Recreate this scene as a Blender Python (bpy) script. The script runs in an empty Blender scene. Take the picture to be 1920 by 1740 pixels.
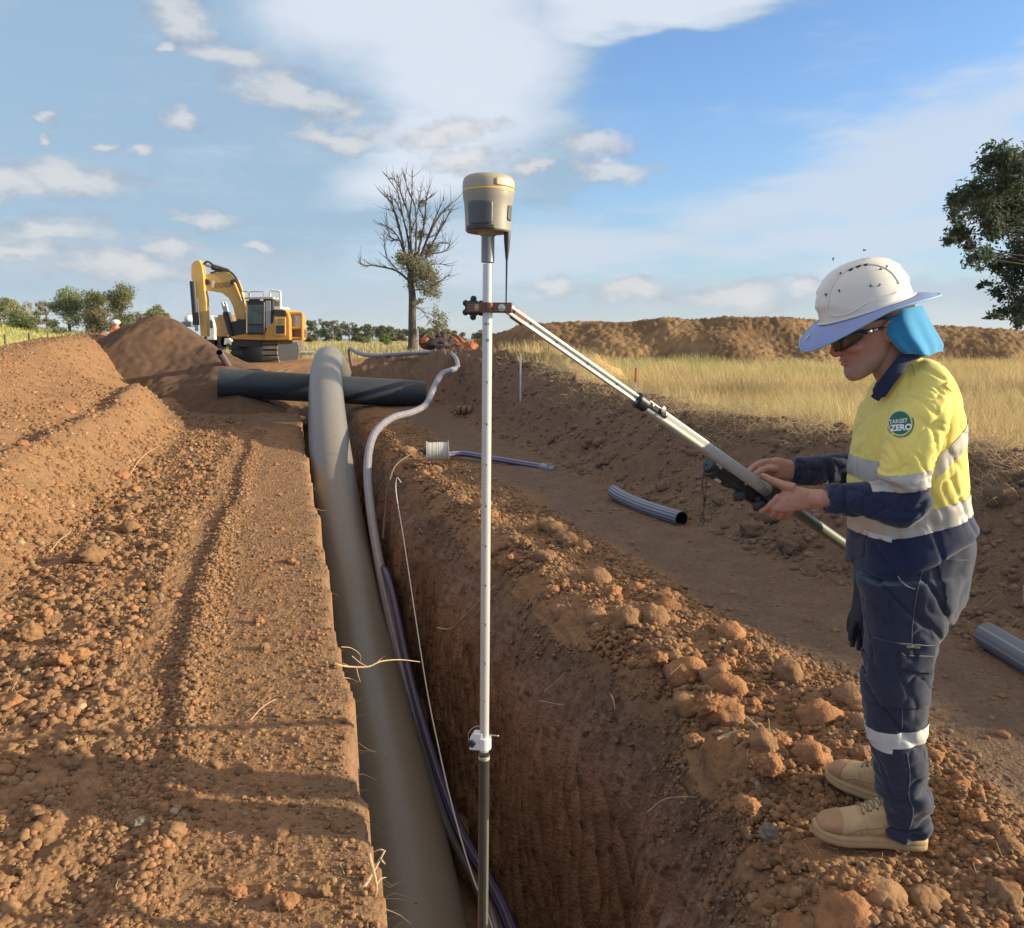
import bpy, bmesh, math, random
import numpy as np
from mathutils import Vector, Matrix, Euler
R = math.radians
random.seed(7); rng = np.random.default_rng(11)
sc = bpy.context.scene
COL = sc.collection

# ---------------------------------------------------------------- camera
FPX, PITCH, CAMZ = 1550.0, R(8.6), 1.6
cam = bpy.data.cameras.new('camera'); camo = bpy.data.objects.new('camera', cam); COL.objects.link(camo)
cam.sensor_width = 36; cam.sensor_fit = 'HORIZONTAL'; cam.lens = 36*FPX/1920
cam.clip_start = .05; cam.clip_end = 20000
camo.location = (0, 0, CAMZ); camo.rotation_euler = (R(90)-PITCH, 0, 0)
sc.camera = camo
CP, SP = math.cos(PITCH), math.sin(PITCH)
def ray(px, py):
    a = (px-960)/FPX; b = (870-py)/FPX
    return Vector((a, CP+b*SP, -SP+b*CP))
def P(px, py, Y):                      # a landmark of the photo taken to the vertical plane at distance Y
    d = ray(px, py); return Vector((0, 0, CAMZ)) + d*(Y/d.y)
def PG(px, py, z=0.0):                 # to the level z
    d = ray(px, py); return Vector((0, 0, CAMZ)) + d*((z-CAMZ)/d.z)
def M2(px, Y): return px/FPX*Y*1.03    # pixels to metres near Y

# ---------------------------------------------------------------- light
SUN_EL, SUN_AZ = R(15.2), R(95)        # azimuth from +Y towards +X
sun_dir = Vector((math.sin(SUN_AZ)*math.cos(SUN_EL), math.cos(SUN_AZ)*math.cos(SUN_EL), math.sin(SUN_EL)))
sl = bpy.data.lights.new('sun', 'SUN'); sl.energy = 4.7; sl.angle = R(.6); sl.color = (1, .84, .57)
so = bpy.data.objects.new('sun', sl); COL.objects.link(so)
so.rotation_euler = (-sun_dir).to_track_quat('-Z', 'Y').to_euler()
sc.view_settings.view_transform = 'Standard'; sc.view_settings.look = 'None'
EXPO = .78; sc.view_settings.exposure = EXPO; sc.view_settings.gamma = 1

# ---------------------------------------------------------------- world: sky texture with clouds by direction
wd = bpy.data.worlds.new('World'); sc.world = wd; wd.use_nodes = True
nt = wd.node_tree; nt.nodes.clear()
def N(t, **k):
    n = nt.nodes.new(t)
    for a, b in k.items(): setattr(n, a, b)
    return n
def MA(op, a, b=None, clamp=False):
    n = N('ShaderNodeMath', operation=op); n.use_clamp = clamp
    for i, v in enumerate((a, b)):
        if v is None: continue
        if isinstance(v, (int, float)): n.inputs[i].default_value = v
        else: nt.links.new(v, n.inputs[i])
    return n.outputs[0]
def SS(v, lo, hi):
    n = N('ShaderNodeMapRange', interpolation_type='SMOOTHSTEP'); nt.links.new(v, n.inputs[0])
    n.inputs[1].default_value = lo; n.inputs[2].default_value = hi; return n.outputs[0]
sky = N('ShaderNodeTexSky', sky_type='NISHITA'); sky.sun_disc = False
sky.sun_elevation = SUN_EL; sky.sun_rotation = SUN_AZ; sky.air_density = 1.0; sky.dust_density = 1.0; sky.ozone_density = 2.5
tc = N('ShaderNodeTexCoord'); sep = N('ShaderNodeSeparateXYZ'); nt.links.new(tc.outputs['Generated'], sep.inputs[0])
az = MA('ARCTAN2', sep.outputs[0], sep.outputs[1]); el = MA('ARCSINE', sep.outputs[2])
cmb = N('ShaderNodeCombineXYZ'); nt.links.new(az, cmb.inputs[0]); nt.links.new(el, cmb.inputs[1])
def noise(vec, scale, detail=6, rough=.55, sc3=(1,1,1), off=(0,0,0)):
    mp = N('ShaderNodeMapping'); nt.links.new(vec, mp.inputs[0]); mp.inputs['Scale'].default_value = sc3; mp.inputs['Location'].default_value = off
    n = N('ShaderNodeTexNoise'); nt.links.new(mp.outputs[0], n.inputs['Vector'])
    n.inputs['Scale'].default_value = scale; n.inputs['Detail'].default_value = detail; n.inputs['Roughness'].default_value = rough
    return n
def ang(px, py):
    d = ray(px, py).normalized(); return math.atan2(d.x, d.y), math.asin(d.z)
def warp(amount, scale, s3=(1,1,1)):
    w = noise(cmb.outputs[0], scale, 5, .6, s3)
    sb = N('ShaderNodeVectorMath', operation='SUBTRACT'); nt.links.new(w.outputs['Color'], sb.inputs[0]); sb.inputs[1].default_value = (.5,.5,.5)
    ml = N('ShaderNodeVectorMath', operation='SCALE'); nt.links.new(sb.outputs[0], ml.inputs[0]); ml.inputs['Scale'].default_value = amount
    ad = N('ShaderNodeVectorMath', operation='ADD'); nt.links.new(cmb.outputs[0], ad.inputs[0]); nt.links.new(ml.outputs[0], ad.inputs[1])
    return ad.outputs[0]
def blob(vec, px, py, rx, ry, rot=0):
    a, e = ang(px, py)
    cmp_ = N('ShaderNodeMapping', vector_type='TEXTURE'); nt.links.new(vec, cmp_.inputs[0])
    cmp_.inputs['Location'].default_value = (a, e, 0); cmp_.inputs['Rotation'].default_value = (0, 0, R(rot))
    cmp_.inputs['Scale'].default_value = (rx/FPX, ry/FPX, 10)
    g = N('ShaderNodeTexGradient', gradient_type='SPHERICAL'); nt.links.new(cmp_.outputs[0], g.inputs[0])
    return g.outputs['Fac']
def union(lst):
    o = lst[0]
    for x in lst[1:]: o = MA('MAXIMUM', o, x)
    return o
wv = warp(.22, 3.0); wf = warp(.07, 9.0, (1, 2, 1)); ws = warp(.16, 4.0, (.5, 2.2, 1))
# high thin veil
veil = union([blob(wv, 800, 90, 400, 300, -20), blob(wv, 690, -60, 620, 280, 0), blob(wv, 200, 120, 820, 520, 10),
              blob(ws, 1230, -15, 400, 66, 5), blob(wv, 560, 330, 560, 230, 12), blob(wv, -100, 480, 900, 260, 0), blob(ws, 950, 250, 260, 120, -30)])
vn = noise(cmb.outputs[0], 5.5, 8, .6, (1, 2.2, 1), (3, 1, 0)).outputs['Fac']
veil_d = SS(MA('ADD', MA('MULTIPLY', veil, 1.5), MA('MULTIPLY', MA('SUBTRACT', vn, .5), .9)), .14, .62)
core = SS(MA('ADD', union([blob(ws, 860, 110, 270, 260, -15), blob(wv, 760, 10, 360, 180, 5), blob(ws, 1230, -12, 330, 56, 5), blob(ws, 800, 300, 240, 90, 20)]), MA('MULTIPLY', MA('SUBTRACT', vn, .5), .5)), .0, .6)
cir = union([blob(ws, 1680, 310, 460, 130, 22), blob(ws, 1500, 400, 330, 70, -3), blob(ws, 1850, 210, 330, 70, 25), blob(ws, 1650, 455, 420, 50, 2), blob(ws, 1000, 490, 420, 60, 0)])
cn = noise(cmb.outputs[0], 7, 8, .62, (1, 4.5, 1), (7, 2, 0)).outputs['Fac']
cir_d = MA('MULTIPLY', SS(MA('ADD', cir, MA('MULTIPLY', MA('SUBTRACT', cn, .5), 1.5)), .0, .75), .85)
low = SS(MA('ADD', union([blob(wf, 1250, 560, 620, 60, 0), blob(wf, 300, 500, 640, 70, 0), blob(wf, 1800, 560, 400, 60, 0), blob(wf, 700, 560, 500, 60, 0)]),
      MA('MULTIPLY', MA('SUBTRACT', noise(cmb.outputs[0], 26, 7, .62, (1, 3, 1)).outputs['Fac'], .55), 1.3)), .25, .8)
pf = [(430,112,95,24,-4),(560,182,150,30,-7),(640,255,110,22,0),(830,250,120,24,2),(330,218,42,18,0),(88,202,22,10,0),(97,245,16,9,0),(207,264,26,12,0),
      (262,278,24,12,0),(130,325,120,32,-6),(30,330,90,30,0),(385,400,70,16,0),(310,455,70,20,0),(40,470,80,18,0),(235,495,150,26,0),(1150,318,100,22,2),
      (1120,270,90,26,8),(1000,320,50,16,0),(870,300,90,18,0),(100,430,110,26,0),(315,97,26,10,0),(1040,540,70,20,0),(1190,548,90,22,0),(1510,545,40,16,0),(1370,555,120,22,0),
      (330,30,70,40,-30),(495,465,40,14,0)]
cum = union([blob(wf, a, b, c*1.35, d*1.6, r) for a, b, c, d, r in pf])
kn = noise(cmb.outputs[0], 30, 6, .6, (1, 1.7, 1)).outputs['Fac']
cum_d = SS(MA('ADD', cum, MA('MULTIPLY', MA('SUBTRACT', kn, .5), 1.15)), .14, .72)
# lit tops, grey bases of the small clouds: density a little higher up compared with here
cum_top = SS(MA('ADD', cum, MA('MULTIPLY', MA('SUBTRACT', noise(cmb.outputs[0], 30, 6, .6, (1, 1.7, 1), (0, .03, 0)).outputs['Fac'], .5), 1.2)), .15, .9)
wis = MA('MULTIPLY', MA('MULTIPLY', SS(noise(warp(.25, 2.5, (.6, 1.6, 1)), 4.2, 9, .66, (1, 3.6, 1), (1.3, 4, 0)).outputs['Fac'], .44, .72), SS(MA('SUBTRACT', .27, el), .0, .16)), .62)
def mix(fac, a, b):
    m = N('ShaderNodeMix', data_type='RGBA')
    nt.links.new(fac, m.inputs['Factor'])
    for s, v in (('A', a), ('B', b)):
        i = [x for x in m.inputs if x.name == s and x.type == 'RGBA'][0]
        if isinstance(v, tuple): i.default_value = (*v, 1)
        else: nt.links.new(v, i)
    return [o for o in m.outputs if o.type == 'RGBA'][0]
SKYS = .15
def W(r, g, b):                        # what the eye sees of the sky, as sRGB 0-255
    f = lambda c: ((c/255+.055)/1.055)**2.4 if c > 10 else c/255/12.92
    k = SKYS*2**EXPO; return (f(r)/k, f(g)/k, f(b)/k)
horizon = SS(el, .0, .30)
hz = N('ShaderNodeMath', operation='SUBTRACT'); hz.inputs[0].default_value = 1; nt.links.new(horizon, hz.inputs[1])
skyc = N('ShaderNodeMix', data_type='RGBA', blend_type='MULTIPLY')
skyc.inputs['Factor'].default_value = 1
nt.links.new(sky.outputs[0], [x for x in skyc.inputs if x.name == 'A' and x.type == 'RGBA'][0])
[x for x in skyc.inputs if x.name == 'B' and x.type == 'RGBA'][0].default_value = (.66, .80, .97, 1)
c = [o for o in skyc.outputs if o.type == 'RGBA'][0]
c = mix(MA('MULTIPLY', hz.outputs[0], .55), c, W(166,196,218))
c = mix(MA('MULTIPLY', veil_d, .86), c, mix(core, W(156,186,210), W(230,236,245)))
c = mix(cir_d, c, W(206,220,238))
c = mix(wis, c, W(206, 217, 229))
c = mix(MA('MULTIPLY', low, .75), c, W(180,198,216))
c = mix(MA('MULTIPLY', cum_d, .72), c, mix(cum_top, W(160,170,190), W(226,225,224)))
over = SS(el, .46, .85)                # unseen bright sheet overhead, added to fill the shadows
c = mix(MA('MULTIPLY', over, .92), c, tuple(.95*x for x in W(245, 230, 208)))
bg = N('ShaderNodeBackground'); nt.links.new(c, bg.inputs[0]); bg.inputs[1].default_value = SKYS
wo = N('ShaderNodeOutputWorld'); nt.links.new(bg.outputs[0], wo.inputs[0])

# ---------------------------------------------------------------- helpers
def tag(o, label=None, cat=None, group=None, kind=None):
    if label: o['label'] = label
    if cat: o['category'] = cat
    if group: o['group'] = group
    if kind: o['kind'] = kind
    return o
def empty(name, loc, label=None, cat=None, group=None, rz=0):
    o = bpy.data.objects.new(name, None); COL.objects.link(o); o.location = loc; o.rotation_euler[2] = rz
    o.empty_display_size = .2
    return tag(o, label, cat, group)
def link(name, me, mat=None, parent=None, smooth=False):
    o = bpy.data.objects.new(name, me); COL.objects.link(o)
    if mat is not None:
        for m in (mat if isinstance(mat, (list, tuple)) else [mat]): me.materials.append(m)
    if parent is not None:
        o.parent = parent
        bpy.context.view_layer.update()
        o.matrix_parent_inverse = parent.matrix_world.inverted()
    if smooth: me.shade_smooth()
    return o
def np_mesh(name, V, F, k=None):       # fast mesh from arrays; F is (n, k)
    V = np.asarray(V, np.float32); F = np.asarray(F, np.int32); k = F.shape[1]
    me = bpy.data.meshes.new(name)
    me.vertices.add(len(V)); me.vertices.foreach_set('co', V.ravel())
    me.loops.add(F.size); me.loops.foreach_set('vertex_index', F.ravel())
    me.polygons.add(len(F)); me.polygons.foreach_set('loop_start', np.arange(0, F.size, k, dtype=np.int32))
    me.polygons.foreach_set('loop_total', np.full(len(F), k, np.int32))
    me.update(calc_edges=True)
    return me
def set_col(me, C, name='Col'):
    a = me.color_attributes.new(name, 'FLOAT_COLOR', 'POINT')
    C4 = np.ones((len(me.vertices), 4), np.float32); C4[:, :3] = C; a.data.foreach_set('color', C4.ravel())
class MB:                              # collects shapes into ONE mesh
    def __init__(s): s.v = []; s.f = []
    def add(s, v, f):
        b = len(s.v); s.v += [tuple(x) for x in v]; s.f += [tuple(i+b for i in q) for q in f]; return s
    def box(s, c, size, rot=None, taper=1.0):
        M = (rot.to_matrix() if hasattr(rot, 'to_matrix') else rot) if rot is not None else Matrix.Identity(3)
        vs = []
        for z in (-.5, .5):
            for x, y in ((-.5,-.5),(.5,-.5),(.5,.5),(-.5,.5)):
                t = taper if z > 0 else 1
                vs.append(Vector(c) + M @ Vector((x*size[0]*t, y*size[1]*t, z*size[2])))
        return s.add(vs, [(3,2,1,0),(4,5,6,7),(0,1,5,4),(1,2,6,5),(2,3,7,6),(3,0,4,7)])
    def tube(s, pts, rad, n=10, cap=True, squash=None):
        pts = [Vector(p) for p in pts]; rads = rad if isinstance(rad, (list, tuple)) else [rad]*len(pts)
        T = []
        for i in range(len(pts)):
            a = pts[max(i-1, 0)]; b = pts[min(i+1, len(pts)-1)]; T.append((b-a).normalized())
        up = Vector((0,0,1)) if abs(T[0].z) < .9 else Vector((0,1,0))
        u = T[0].cross(up).normalized(); vs = []; fs = []
        for i, p in enumerate(pts):
            u = (u - T[i]*u.dot(T[i])).normalized(); w = T[i].cross(u)
            for k in range(n):
                a = 2*math.pi*k/n
                vs.append(p + (u*math.cos(a) + w*math.sin(a))*rads[i])
        for i in range(len(pts)-1):
            for k in range(n):
                fs.append((i*n+k, i*n+(k+1) % n, (i+1)*n+(k+1) % n, (i+1)*n+k))
        if cap: fs.append(tuple(range(n-1, -1, -1))); fs.append(tuple(range((len(pts)-1)*n, len(pts)*n)))
        return s.add(vs, fs)
    def bar(s, a, b, r, n=8): return s.tube([a, b], r, n)
    def lathe(s, c, prof, n=24, axis=Vector((0,0,1)), cap=True):      # prof: (radius, height along axis)
        axis = Vector(axis).normalized(); q = Vector((0,0,1)).rotation_difference(axis); vs = []; fs = []
        for r, h in prof:
            for k in range(n):
                a = 2*math.pi*k/n; vs.append(Vector(c) + q @ Vector((r*math.cos(a), r*math.sin(a), h)))
        for i in range(len(prof)-1):
            for k in range(n): fs.append((i*n+k, i*n+(k+1) % n, (i+1)*n+(k+1) % n, (i+1)*n+k))
        if cap: fs.append(tuple(range(n-1, -1, -1))); fs.append(tuple(range((len(prof)-1)*n, len(prof)*n)))
        return s.add(vs, fs)
    def prism(s, poly, d, off=0):      # poly of 3D points, extruded by the vector d
        n = len(poly); a = [Vector(p) for p in poly]; b = [p + Vector(d) for p in a]
        return s.add(a+b, [tuple(range(n-1, -1, -1)), tuple(range(n, 2*n))] + [(i, (i+1) % n, (i+1) % n+n, i+n) for i in range(n)])
    def ellip(s, c, r, rot=None, nu=14, nv=9):
        M = rot.to_matrix() if hasattr(rot, 'to_matrix') else (rot if rot is not None else Matrix.Identity(3)); vs = []; fs = []
        for j in range(nv+1):
            t = math.pi*j/nv
            for k in range(nu):
                a = 2*math.pi*k/nu
                vs.append(Vector(c) + M @ Vector((r[0]*math.sin(t)*math.cos(a), r[1]*math.sin(t)*math.sin(a), r[2]*math.cos(t))))
        for j in range(nv):
            for k in range(nu): fs.append((j*nu+k, (j+1)*nu+k, (j+1)*nu+(k+1) % nu, j*nu+(k+1) % nu))
        return s.add(vs, fs)
    def mesh(s, name):
        me = bpy.data.meshes.new(name); me.from_pydata(s.v, [], s.f); me.update()
        bm = bmesh.new(); bm.from_mesh(me); bmesh.ops.remove_doubles(bm, verts=bm.verts, dist=1e-6)
        bmesh.ops.recalc_face_normals(bm, faces=bm.faces); bm.to_mesh(me); bm.free(); return me
    def build(s, name, mat, parent=None, smooth=False, bevel=0):
        me = s.mesh(name); o = link(name, me, mat, parent, smooth)
        if smooth:
            try: me.set_sharp_from_angle(angle=R(38))
            except Exception: pass
        if bevel:
            b = o.modifiers.new('b', 'BEVEL'); b.width = bevel; b.segments = 2; b.limit_method = 'ANGLE'
        return o
def spline(pts, n=8):                  # Catmull-Rom
    pts = [Vector(p) for p in pts]; out = []
    for i in range(len(pts)-1):
        a = pts[max(i-1, 0)]; b = pts[i]; c_ = pts[i+1]; d = pts[min(i+2, len(pts)-1)]
        for k in range(n):
            t = k/n
            out.append(.5*((2*b) + (c_-a)*t + (2*a-5*b+4*c_-d)*t*t + (3*b-a-3*c_+d)*t**3))
    out.append(pts[-1]); return out

# ---- gradient noise on arrays
_P = rng.permutation(256); _P = np.concatenate([_P, _P, _P]); _A = rng.random(256)*2*np.pi; _GX, _GY = np.cos(_A), np.sin(_A)
_G3 = rng.normal(size=(256, 3)); _G3 /= np.linalg.norm(_G3, axis=1)[:, None]
def n2(x, y, seed=0):
    x = np.asarray(x, float)+seed*17.31; y = np.asarray(y, float)+seed*7.77
    ix = np.floor(x).astype(np.int64); iy = np.floor(y).astype(np.int64); fx = x-ix; fy = y-iy
    u = fx*fx*fx*(fx*(fx*6-15)+10); v = fy*fy*fy*(fy*(fy*6-15)+10)
    def g(a, b):
        h = _P[_P[(ix+a) & 255] + ((iy+b) & 255)]
        return _GX[h]*(fx-a) + _GY[h]*(fy-b)
    return ((g(0,0)*(1-u)+g(1,0)*u)*(1-v) + (g(0,1)*(1-u)+g(1,1)*u)*v)*1.4
def n3(p, seed=0):
    p = np.asarray(p, float)+seed*13.17; i = np.floor(p).astype(np.int64); f = p-i; u = f*f*f*(f*(f*6-15)+10); out = 0
    for a in (0, 1):
        for b in (0, 1):
            for c_ in (0, 1):
                h = _P[_P[_P[(i[:,0]+a) & 255] + ((i[:,1]+b) & 255)] + ((i[:,2]+c_) & 255)]
                g = _G3[h]; d = g[:,0]*(f[:,0]-a) + g[:,1]*(f[:,1]-b) + g[:,2]*(f[:,2]-c_)
                out = out + d*(u[:,0] if a else 1-u[:,0])*(u[:,1] if b else 1-u[:,1])*(u[:,2] if c_ else 1-u[:,2])
    return out*1.5
def fbm2(x, y, f, octv, seed=0, gain=.5):
    o = 0; a = 1
    for k in range(octv): o = o + a*n2(x*f, y*f, seed+k*3+1); f *= 2.03; a *= gain
    return o
def sst(x, a, b):
    t = np.clip((x-a)/(b-a), 0, 1); return t*t*(3-2*t)

# ---- materials
def mat(name, col, rough=.6, metal=0, bump=0, bscale=50, var=0, vscale=8, spec=.5, attr=None, trans=0, col2=None, bdist=.01, coat=0):
    m = bpy.data.materials.new(name); m.use_nodes = True; t = m.node_tree; b = t.nodes['Principled BSDF']
    b.inputs['Roughness'].default_value = rough; b.inputs['Metallic'].default_value = metal
    b.inputs['Specular IOR Level'].default_value = spec
    if coat: b.inputs['Coat Weight'].default_value = coat
    if trans: b.inputs['Transmission Weight'].default_value = trans
    tcn = t.nodes.new('ShaderNodeTexCoord'); src = None
    if attr:
        a = t.nodes.new('ShaderNodeAttribute'); a.attribute_name = attr; src = a.outputs['Color']
    if var or col2:
        n = t.nodes.new('ShaderNodeTexNoise'); n.inputs['Scale'].default_value = vscale; n.inputs['Detail'].default_value = 6; n.inputs['Roughness'].default_value = .65
        t.links.new(tcn.outputs['Object'], n.inputs['Vector'])
        if col2:
            r = t.nodes.new('ShaderNodeValToRGB'); r.color_ramp.elements[0].position = .38; r.color_ramp.elements[1].position = .62
            r.color_ramp.elements[0].color = (*col, 1); r.color_ramp.elements[1].color = (*col2, 1)
            t.links.new(n.outputs['Fac'], r.inputs[0]); src = r.outputs[0]
        if var:
            r = t.nodes.new('ShaderNodeMapRange'); t.links.new(n.outputs['Fac'], r.inputs[0])
            r.inputs[1].default_value = .25; r.inputs[2].default_value = .75; r.inputs[3].default_value = 1-var; r.inputs[4].default_value = 1+var
            mx = t.nodes.new('ShaderNodeVectorMath'); mx.operation = 'SCALE'
            if src: t.links.new(src, mx.inputs[0])
            else: mx.inputs[0].default_value = col
            t.links.new(r.outputs[0], mx.inputs['Scale']); src = mx.outputs[0]
    if src: t.links.new(src, b.inputs['Base Color'])
    else: b.inputs['Base Color'].default_value = (*col, 1)
    if bump:
        n = t.nodes.new('ShaderNodeTexNoise'); n.inputs['Scale'].default_value = bscale; n.inputs['Detail'].default_value = 5; n.inputs['Roughness'].default_value = .6
        t.links.new(tcn.outputs['Object'], n.inputs['Vector'])
        bp = t.nodes.new('ShaderNodeBump'); bp.inputs['Strength'].default_value = bump; bp.inputs['Distance'].default_value = bdist
        t.links.new(n.outputs['Fac'], bp.inputs['Height']); t.links.new(bp.outputs[0], b.inputs['Normal'])
    return m

def translucent(m, w=.45):             # thin leaves let light through
    t = m.node_tree; b = t.nodes['Principled BSDF']; o = [n for n in t.nodes if n.type == 'OUTPUT_MATERIAL'][0]
    tr = t.nodes.new('ShaderNodeBsdfTranslucent'); mx = t.nodes.new('ShaderNodeMixShader'); mx.inputs[0].default_value = w
    t.links.new(b.inputs['Base Color'].links[0].from_socket, tr.inputs['Color']); t.links.new(b.outputs[0], mx.inputs[1]); t.links.new(tr.outputs[0], mx.inputs[2]); t.links.new(mx.outputs[0], o.inputs['Surface'])
# ================================================================ the ground: one sheet, with the trench cut into it
def eL_raw(Y):
    Yc = np.where(Y > 26, 26+8*(1-np.exp(-(Y-26)/8)), Y); return .211-.27*Yc
def eL(Y): return eL_raw(Y) + (.035*n2(Y*1.1, 0*Y+3.3, 1) + .030*n2(Y*4.7, 0*Y+5.1, 2) + .018*n2(Y*13, 0*Y+1.1, 3) + .009*n2(Y*40, 0*Y+1.1, 4)) - .05*sst(n2(Y*2.6, 0*Y+8.8, 8), .25, .5)
def lipw(Y): return np.interp(Y, [-4, 1.5, 2.3, 2.9, 3.5, 3.9, 4.4, 7, 10.6, 14, 20], [1.0, 1.02, 1.13, 1.34, 1.47, 1.42, 1.33, 1.24, 1.17, 1.12, 1.1])
def WD(Y): return lipw(Y) + .06*n2(Y*1.9, 0*Y+9.3, 5) + .035*n2(Y*6.3, 0*Y+2.3, 6) + .02*n2(Y*17, 0*Y+4.3, 7)
def depth(Y): return 1.95*(1-sst(Y, 18.2, 20.5))
def flat(Y): return np.interp(Y, [0, 12, 20, 40, 60, 400, 1500], [0, 0, .15, .5, .85, .9, .2])
def H(X, Y, fine=True):
    """height of the undisturbed and heaped ground, without the trench"""
    X = np.asarray(X, float); Y = np.asarray(Y, float)
    e = eL_raw(Y); q = e - X; sr = X - e - lipw(Y)
    z = flat(Y)
    near = 1-sst(Y, 26, 34)
    # ---- left bank
    ql = q + .12*n2(Y*.9, q*.3, 21)
    hA = np.interp(Y, [-2, 3, 7.4, 11.8, 14.2, 16.2, 24], [.30, .42, .55, .64, .80, .25, .2])
    hB = np.interp(Y, [-2, 5, 10, 13.7, 18, 22, 30], [.7, .85, 1.15, 1.36, 1.5, 1.55, .5])
    A = hA*sst(ql, 1.95, 2.85)
    B = (hB-hA)*sst(ql, 3.2, 5.0) - hB*.8*sst(ql, 5.3, 8.0)
    tr = -.09*np.exp(-((ql-3.1)/.22)**2)*sst(ql, 2.7, 3.0)
    L = (A + B + tr)*near
    rut = -.060*np.exp(-((ql-.95)/.10)**2)*(1-sst(Y, 15, 17)) + .030*np.exp(-((ql-.76)/.09)**2) - .02*np.exp(-((ql-1.5)/.12)**2)
    hill = 4.0*np.exp(-((X+82)/26)**2-((Y-100)/34)**2)
    # ---- right bank
    s2 = sr + .14*n2(Y*.8, sr*.4, 22)
    mh = np.interp(Y, [-2, 3.3, 5.5, 10, 14, 17, 22], [.42, .48, .78, .72, .85, 1.0, .7])  # unseen near end of the windrow kept low so sunlight reaches the boots
    fld = .42*(1-sst(Y, 40, 60))
    Mo = (mh*sst(s2, 2.05, 3.35) - (mh-fld)*sst(s2, 3.6, 4.6))*(1-sst(Y, 24, 30)*(1-sst(s2, 4, 5)))
    Mo = np.where(s2 > 4.6, fld*(1-sst(Y, 40, 60)*0), Mo)
    lip = .035*np.exp(-((s2-.22)/.16)**2) + .03*np.exp(-((s2-.75)/.16)**2)
    path = -.03*sst(s2, .9, 1.2)*(1-sst(s2, 1.9, 2.2))
    Rt = Mo + (lip + path)*(1-sst(Y, 14, 17))
    z = z + np.where(q > 0, L + rut*(q > 0), 0) + np.where(sr > 0, Rt, 0) + hill
    # heaped earth behind the black pipe, joining the windrow
    def ridge(ax, ay, bx, by, h, w):
        dx, dy = bx-ax, by-ay; t = np.clip(((X-ax)*dx+(Y-ay)*dy)/(dx*dx+dy*dy), 0, 1)
        d = np.hypot(X-ax-t*dx, Y-ay-t*dy); return h*np.exp(-(d/w)**2.4)
    rg = np.maximum(ridge(-3.2, 22.4, -1.0, 22.0, .95, 1.5), ridge(-1.6, 21.6, 1.4, 19.0, 1.12, 1.35))
    z = np.maximum(z, rg + flat(Y)*.6) if np.any(rg > .02) else z
    if fine:
        far = 1-sst(Y, 35, 60)
        rough = np.where(q > 0, np.interp(ql, [0, .85, 1.1, 2.2, 3.3, 8, 12], [.5, .8, 1.7, 1.3, 1.0, .9, .5]),
                         np.interp(s2, [0, .5, .9, 1.2, 2.0, 2.5, 3.6, 5, 8], [1.6, 1.5, .8, .32, .35, 1.5, 1.7, .7, .4]))
        rough = np.maximum(rough, np.where(rg > .1, 1.3, 0))
        rough = np.where((sr < 0) & (q < 0), .8, rough)*far
        zz = .020*fbm2(X, Y, 1.6, 3, 31) + .013*np.abs(fbm2(X, Y, 7.5, 2, 41)) + .011*np.abs(n2(X*19, Y*19, 51)) + .0085*np.abs(n2(X*37, Y*37, 52)) + .0055*np.abs(n2(X*72, Y*72, 53))
        big = np.maximum(rough-1.0, 0)*(.045*np.abs(n2(X*2.7, Y*2.7, 61)) + .045*np.abs(n2(X*5.6, Y*5.6, 62)) + .03*np.abs(n2(X*12, Y*12, 63)))
        stand = np.exp(-((X-1.13)/.34)**4-((Y-2.56)/.36)**4)*(sr > -.1)   # trodden flat where the worker stands
        z = z*(1-stand) + flat(Y)*stand; rough = rough*(1-.7*stand)
        z = z + rough*zz*(1) + big*(1-stand) + .03*fbm2(X, Y, .35, 2, 71)*far
        z = z + np.where(rg > .04, .15*np.abs(n2(X*1.9, Y*1.9, 64))+.11*np.abs(n2(X*4.3, Y*4.3, 65))+.06*np.abs(n2(X*9, Y*9, 66)), 0)*sst(rg, .04, .3)
        # straight drag marks of the bucket down the left heap face
        z = z + .012*n2(Y*9+q*2, q*.8, 81)*np.where(q > 0, sst(ql, 2.0, 2.3)*(1-sst(ql, 2.9, 3.2)), 0)*far
    return z
# rows
ys = list(np.arange(-4, 1.5, .06)); y = 1.5
while y < 26: ys.append(y); y += .0026*y+.00021*y*y
while y < 7000: ys.append(y); y *= 1.03
ys = np.array(ys)
def steps(a, b, d0, g=1.0):
    o = []; x = a; d = d0
    while x < b: o.append(x); x += d; d *= g
    return o
colq = steps(0, 1.1, .0052) + steps(1.1, 3.2, .0078) + steps(3.2, 8, .016, 1.002) + steps(8, 5200, .05, 1.07)
colr = steps(0, 1.1, .0052) + steps(1.1, 2.1, .009) + steps(2.1, 4.6, .010) + steps(4.6, 5200, .04, 1.07)
lw = np.linspace(0, 1, 30)[1:]; fl = np.linspace(0, 1, 40)[1:]; rw = np.linspace(0, 1, 250)[1:-1]
YY = ys[:, None]; one = np.ones_like(YY)
e_ = eL(YY); w_ = WD(YY); d_ = depth(YY)
qn = np.array(colq[::-1])[None, :]
XL = e_ - qn; YL = YY*np.ones_like(qn); ZL = H(XL, YL)
ZL -= .03*np.exp(-qn/.035)*(d_ > .3)                     # broken edge
Xe, Ze = XL[:, -1:], ZL[:, -1:]
fz = flat(YY) - d_
XLw = Xe + .06*lw[None, :]; ZLw = Ze + (fz-Ze)*lw[None, :]; YLw = YY*np.ones_like(XLw)
rn = np.array(colr)[None, :]
XR = e_ + w_ + rn; YR = YY*np.ones_like(rn); ZR = H(XR, YR)
lipdrop = .13*np.exp(-rn/.16)*(d_ > .3); ZR = ZR - lipdrop
Xr0, Zr0 = XR[:, :1], ZR[:, :1]
Zrw = fz + (Zr0-fz)*rw[None, :]; dep = Zr0 - Zrw
flare = -(.20+.10*n2(YY*.7, 0*YY+2, 91))*(1-np.exp(-dep/.22)) - .05*dep
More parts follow.
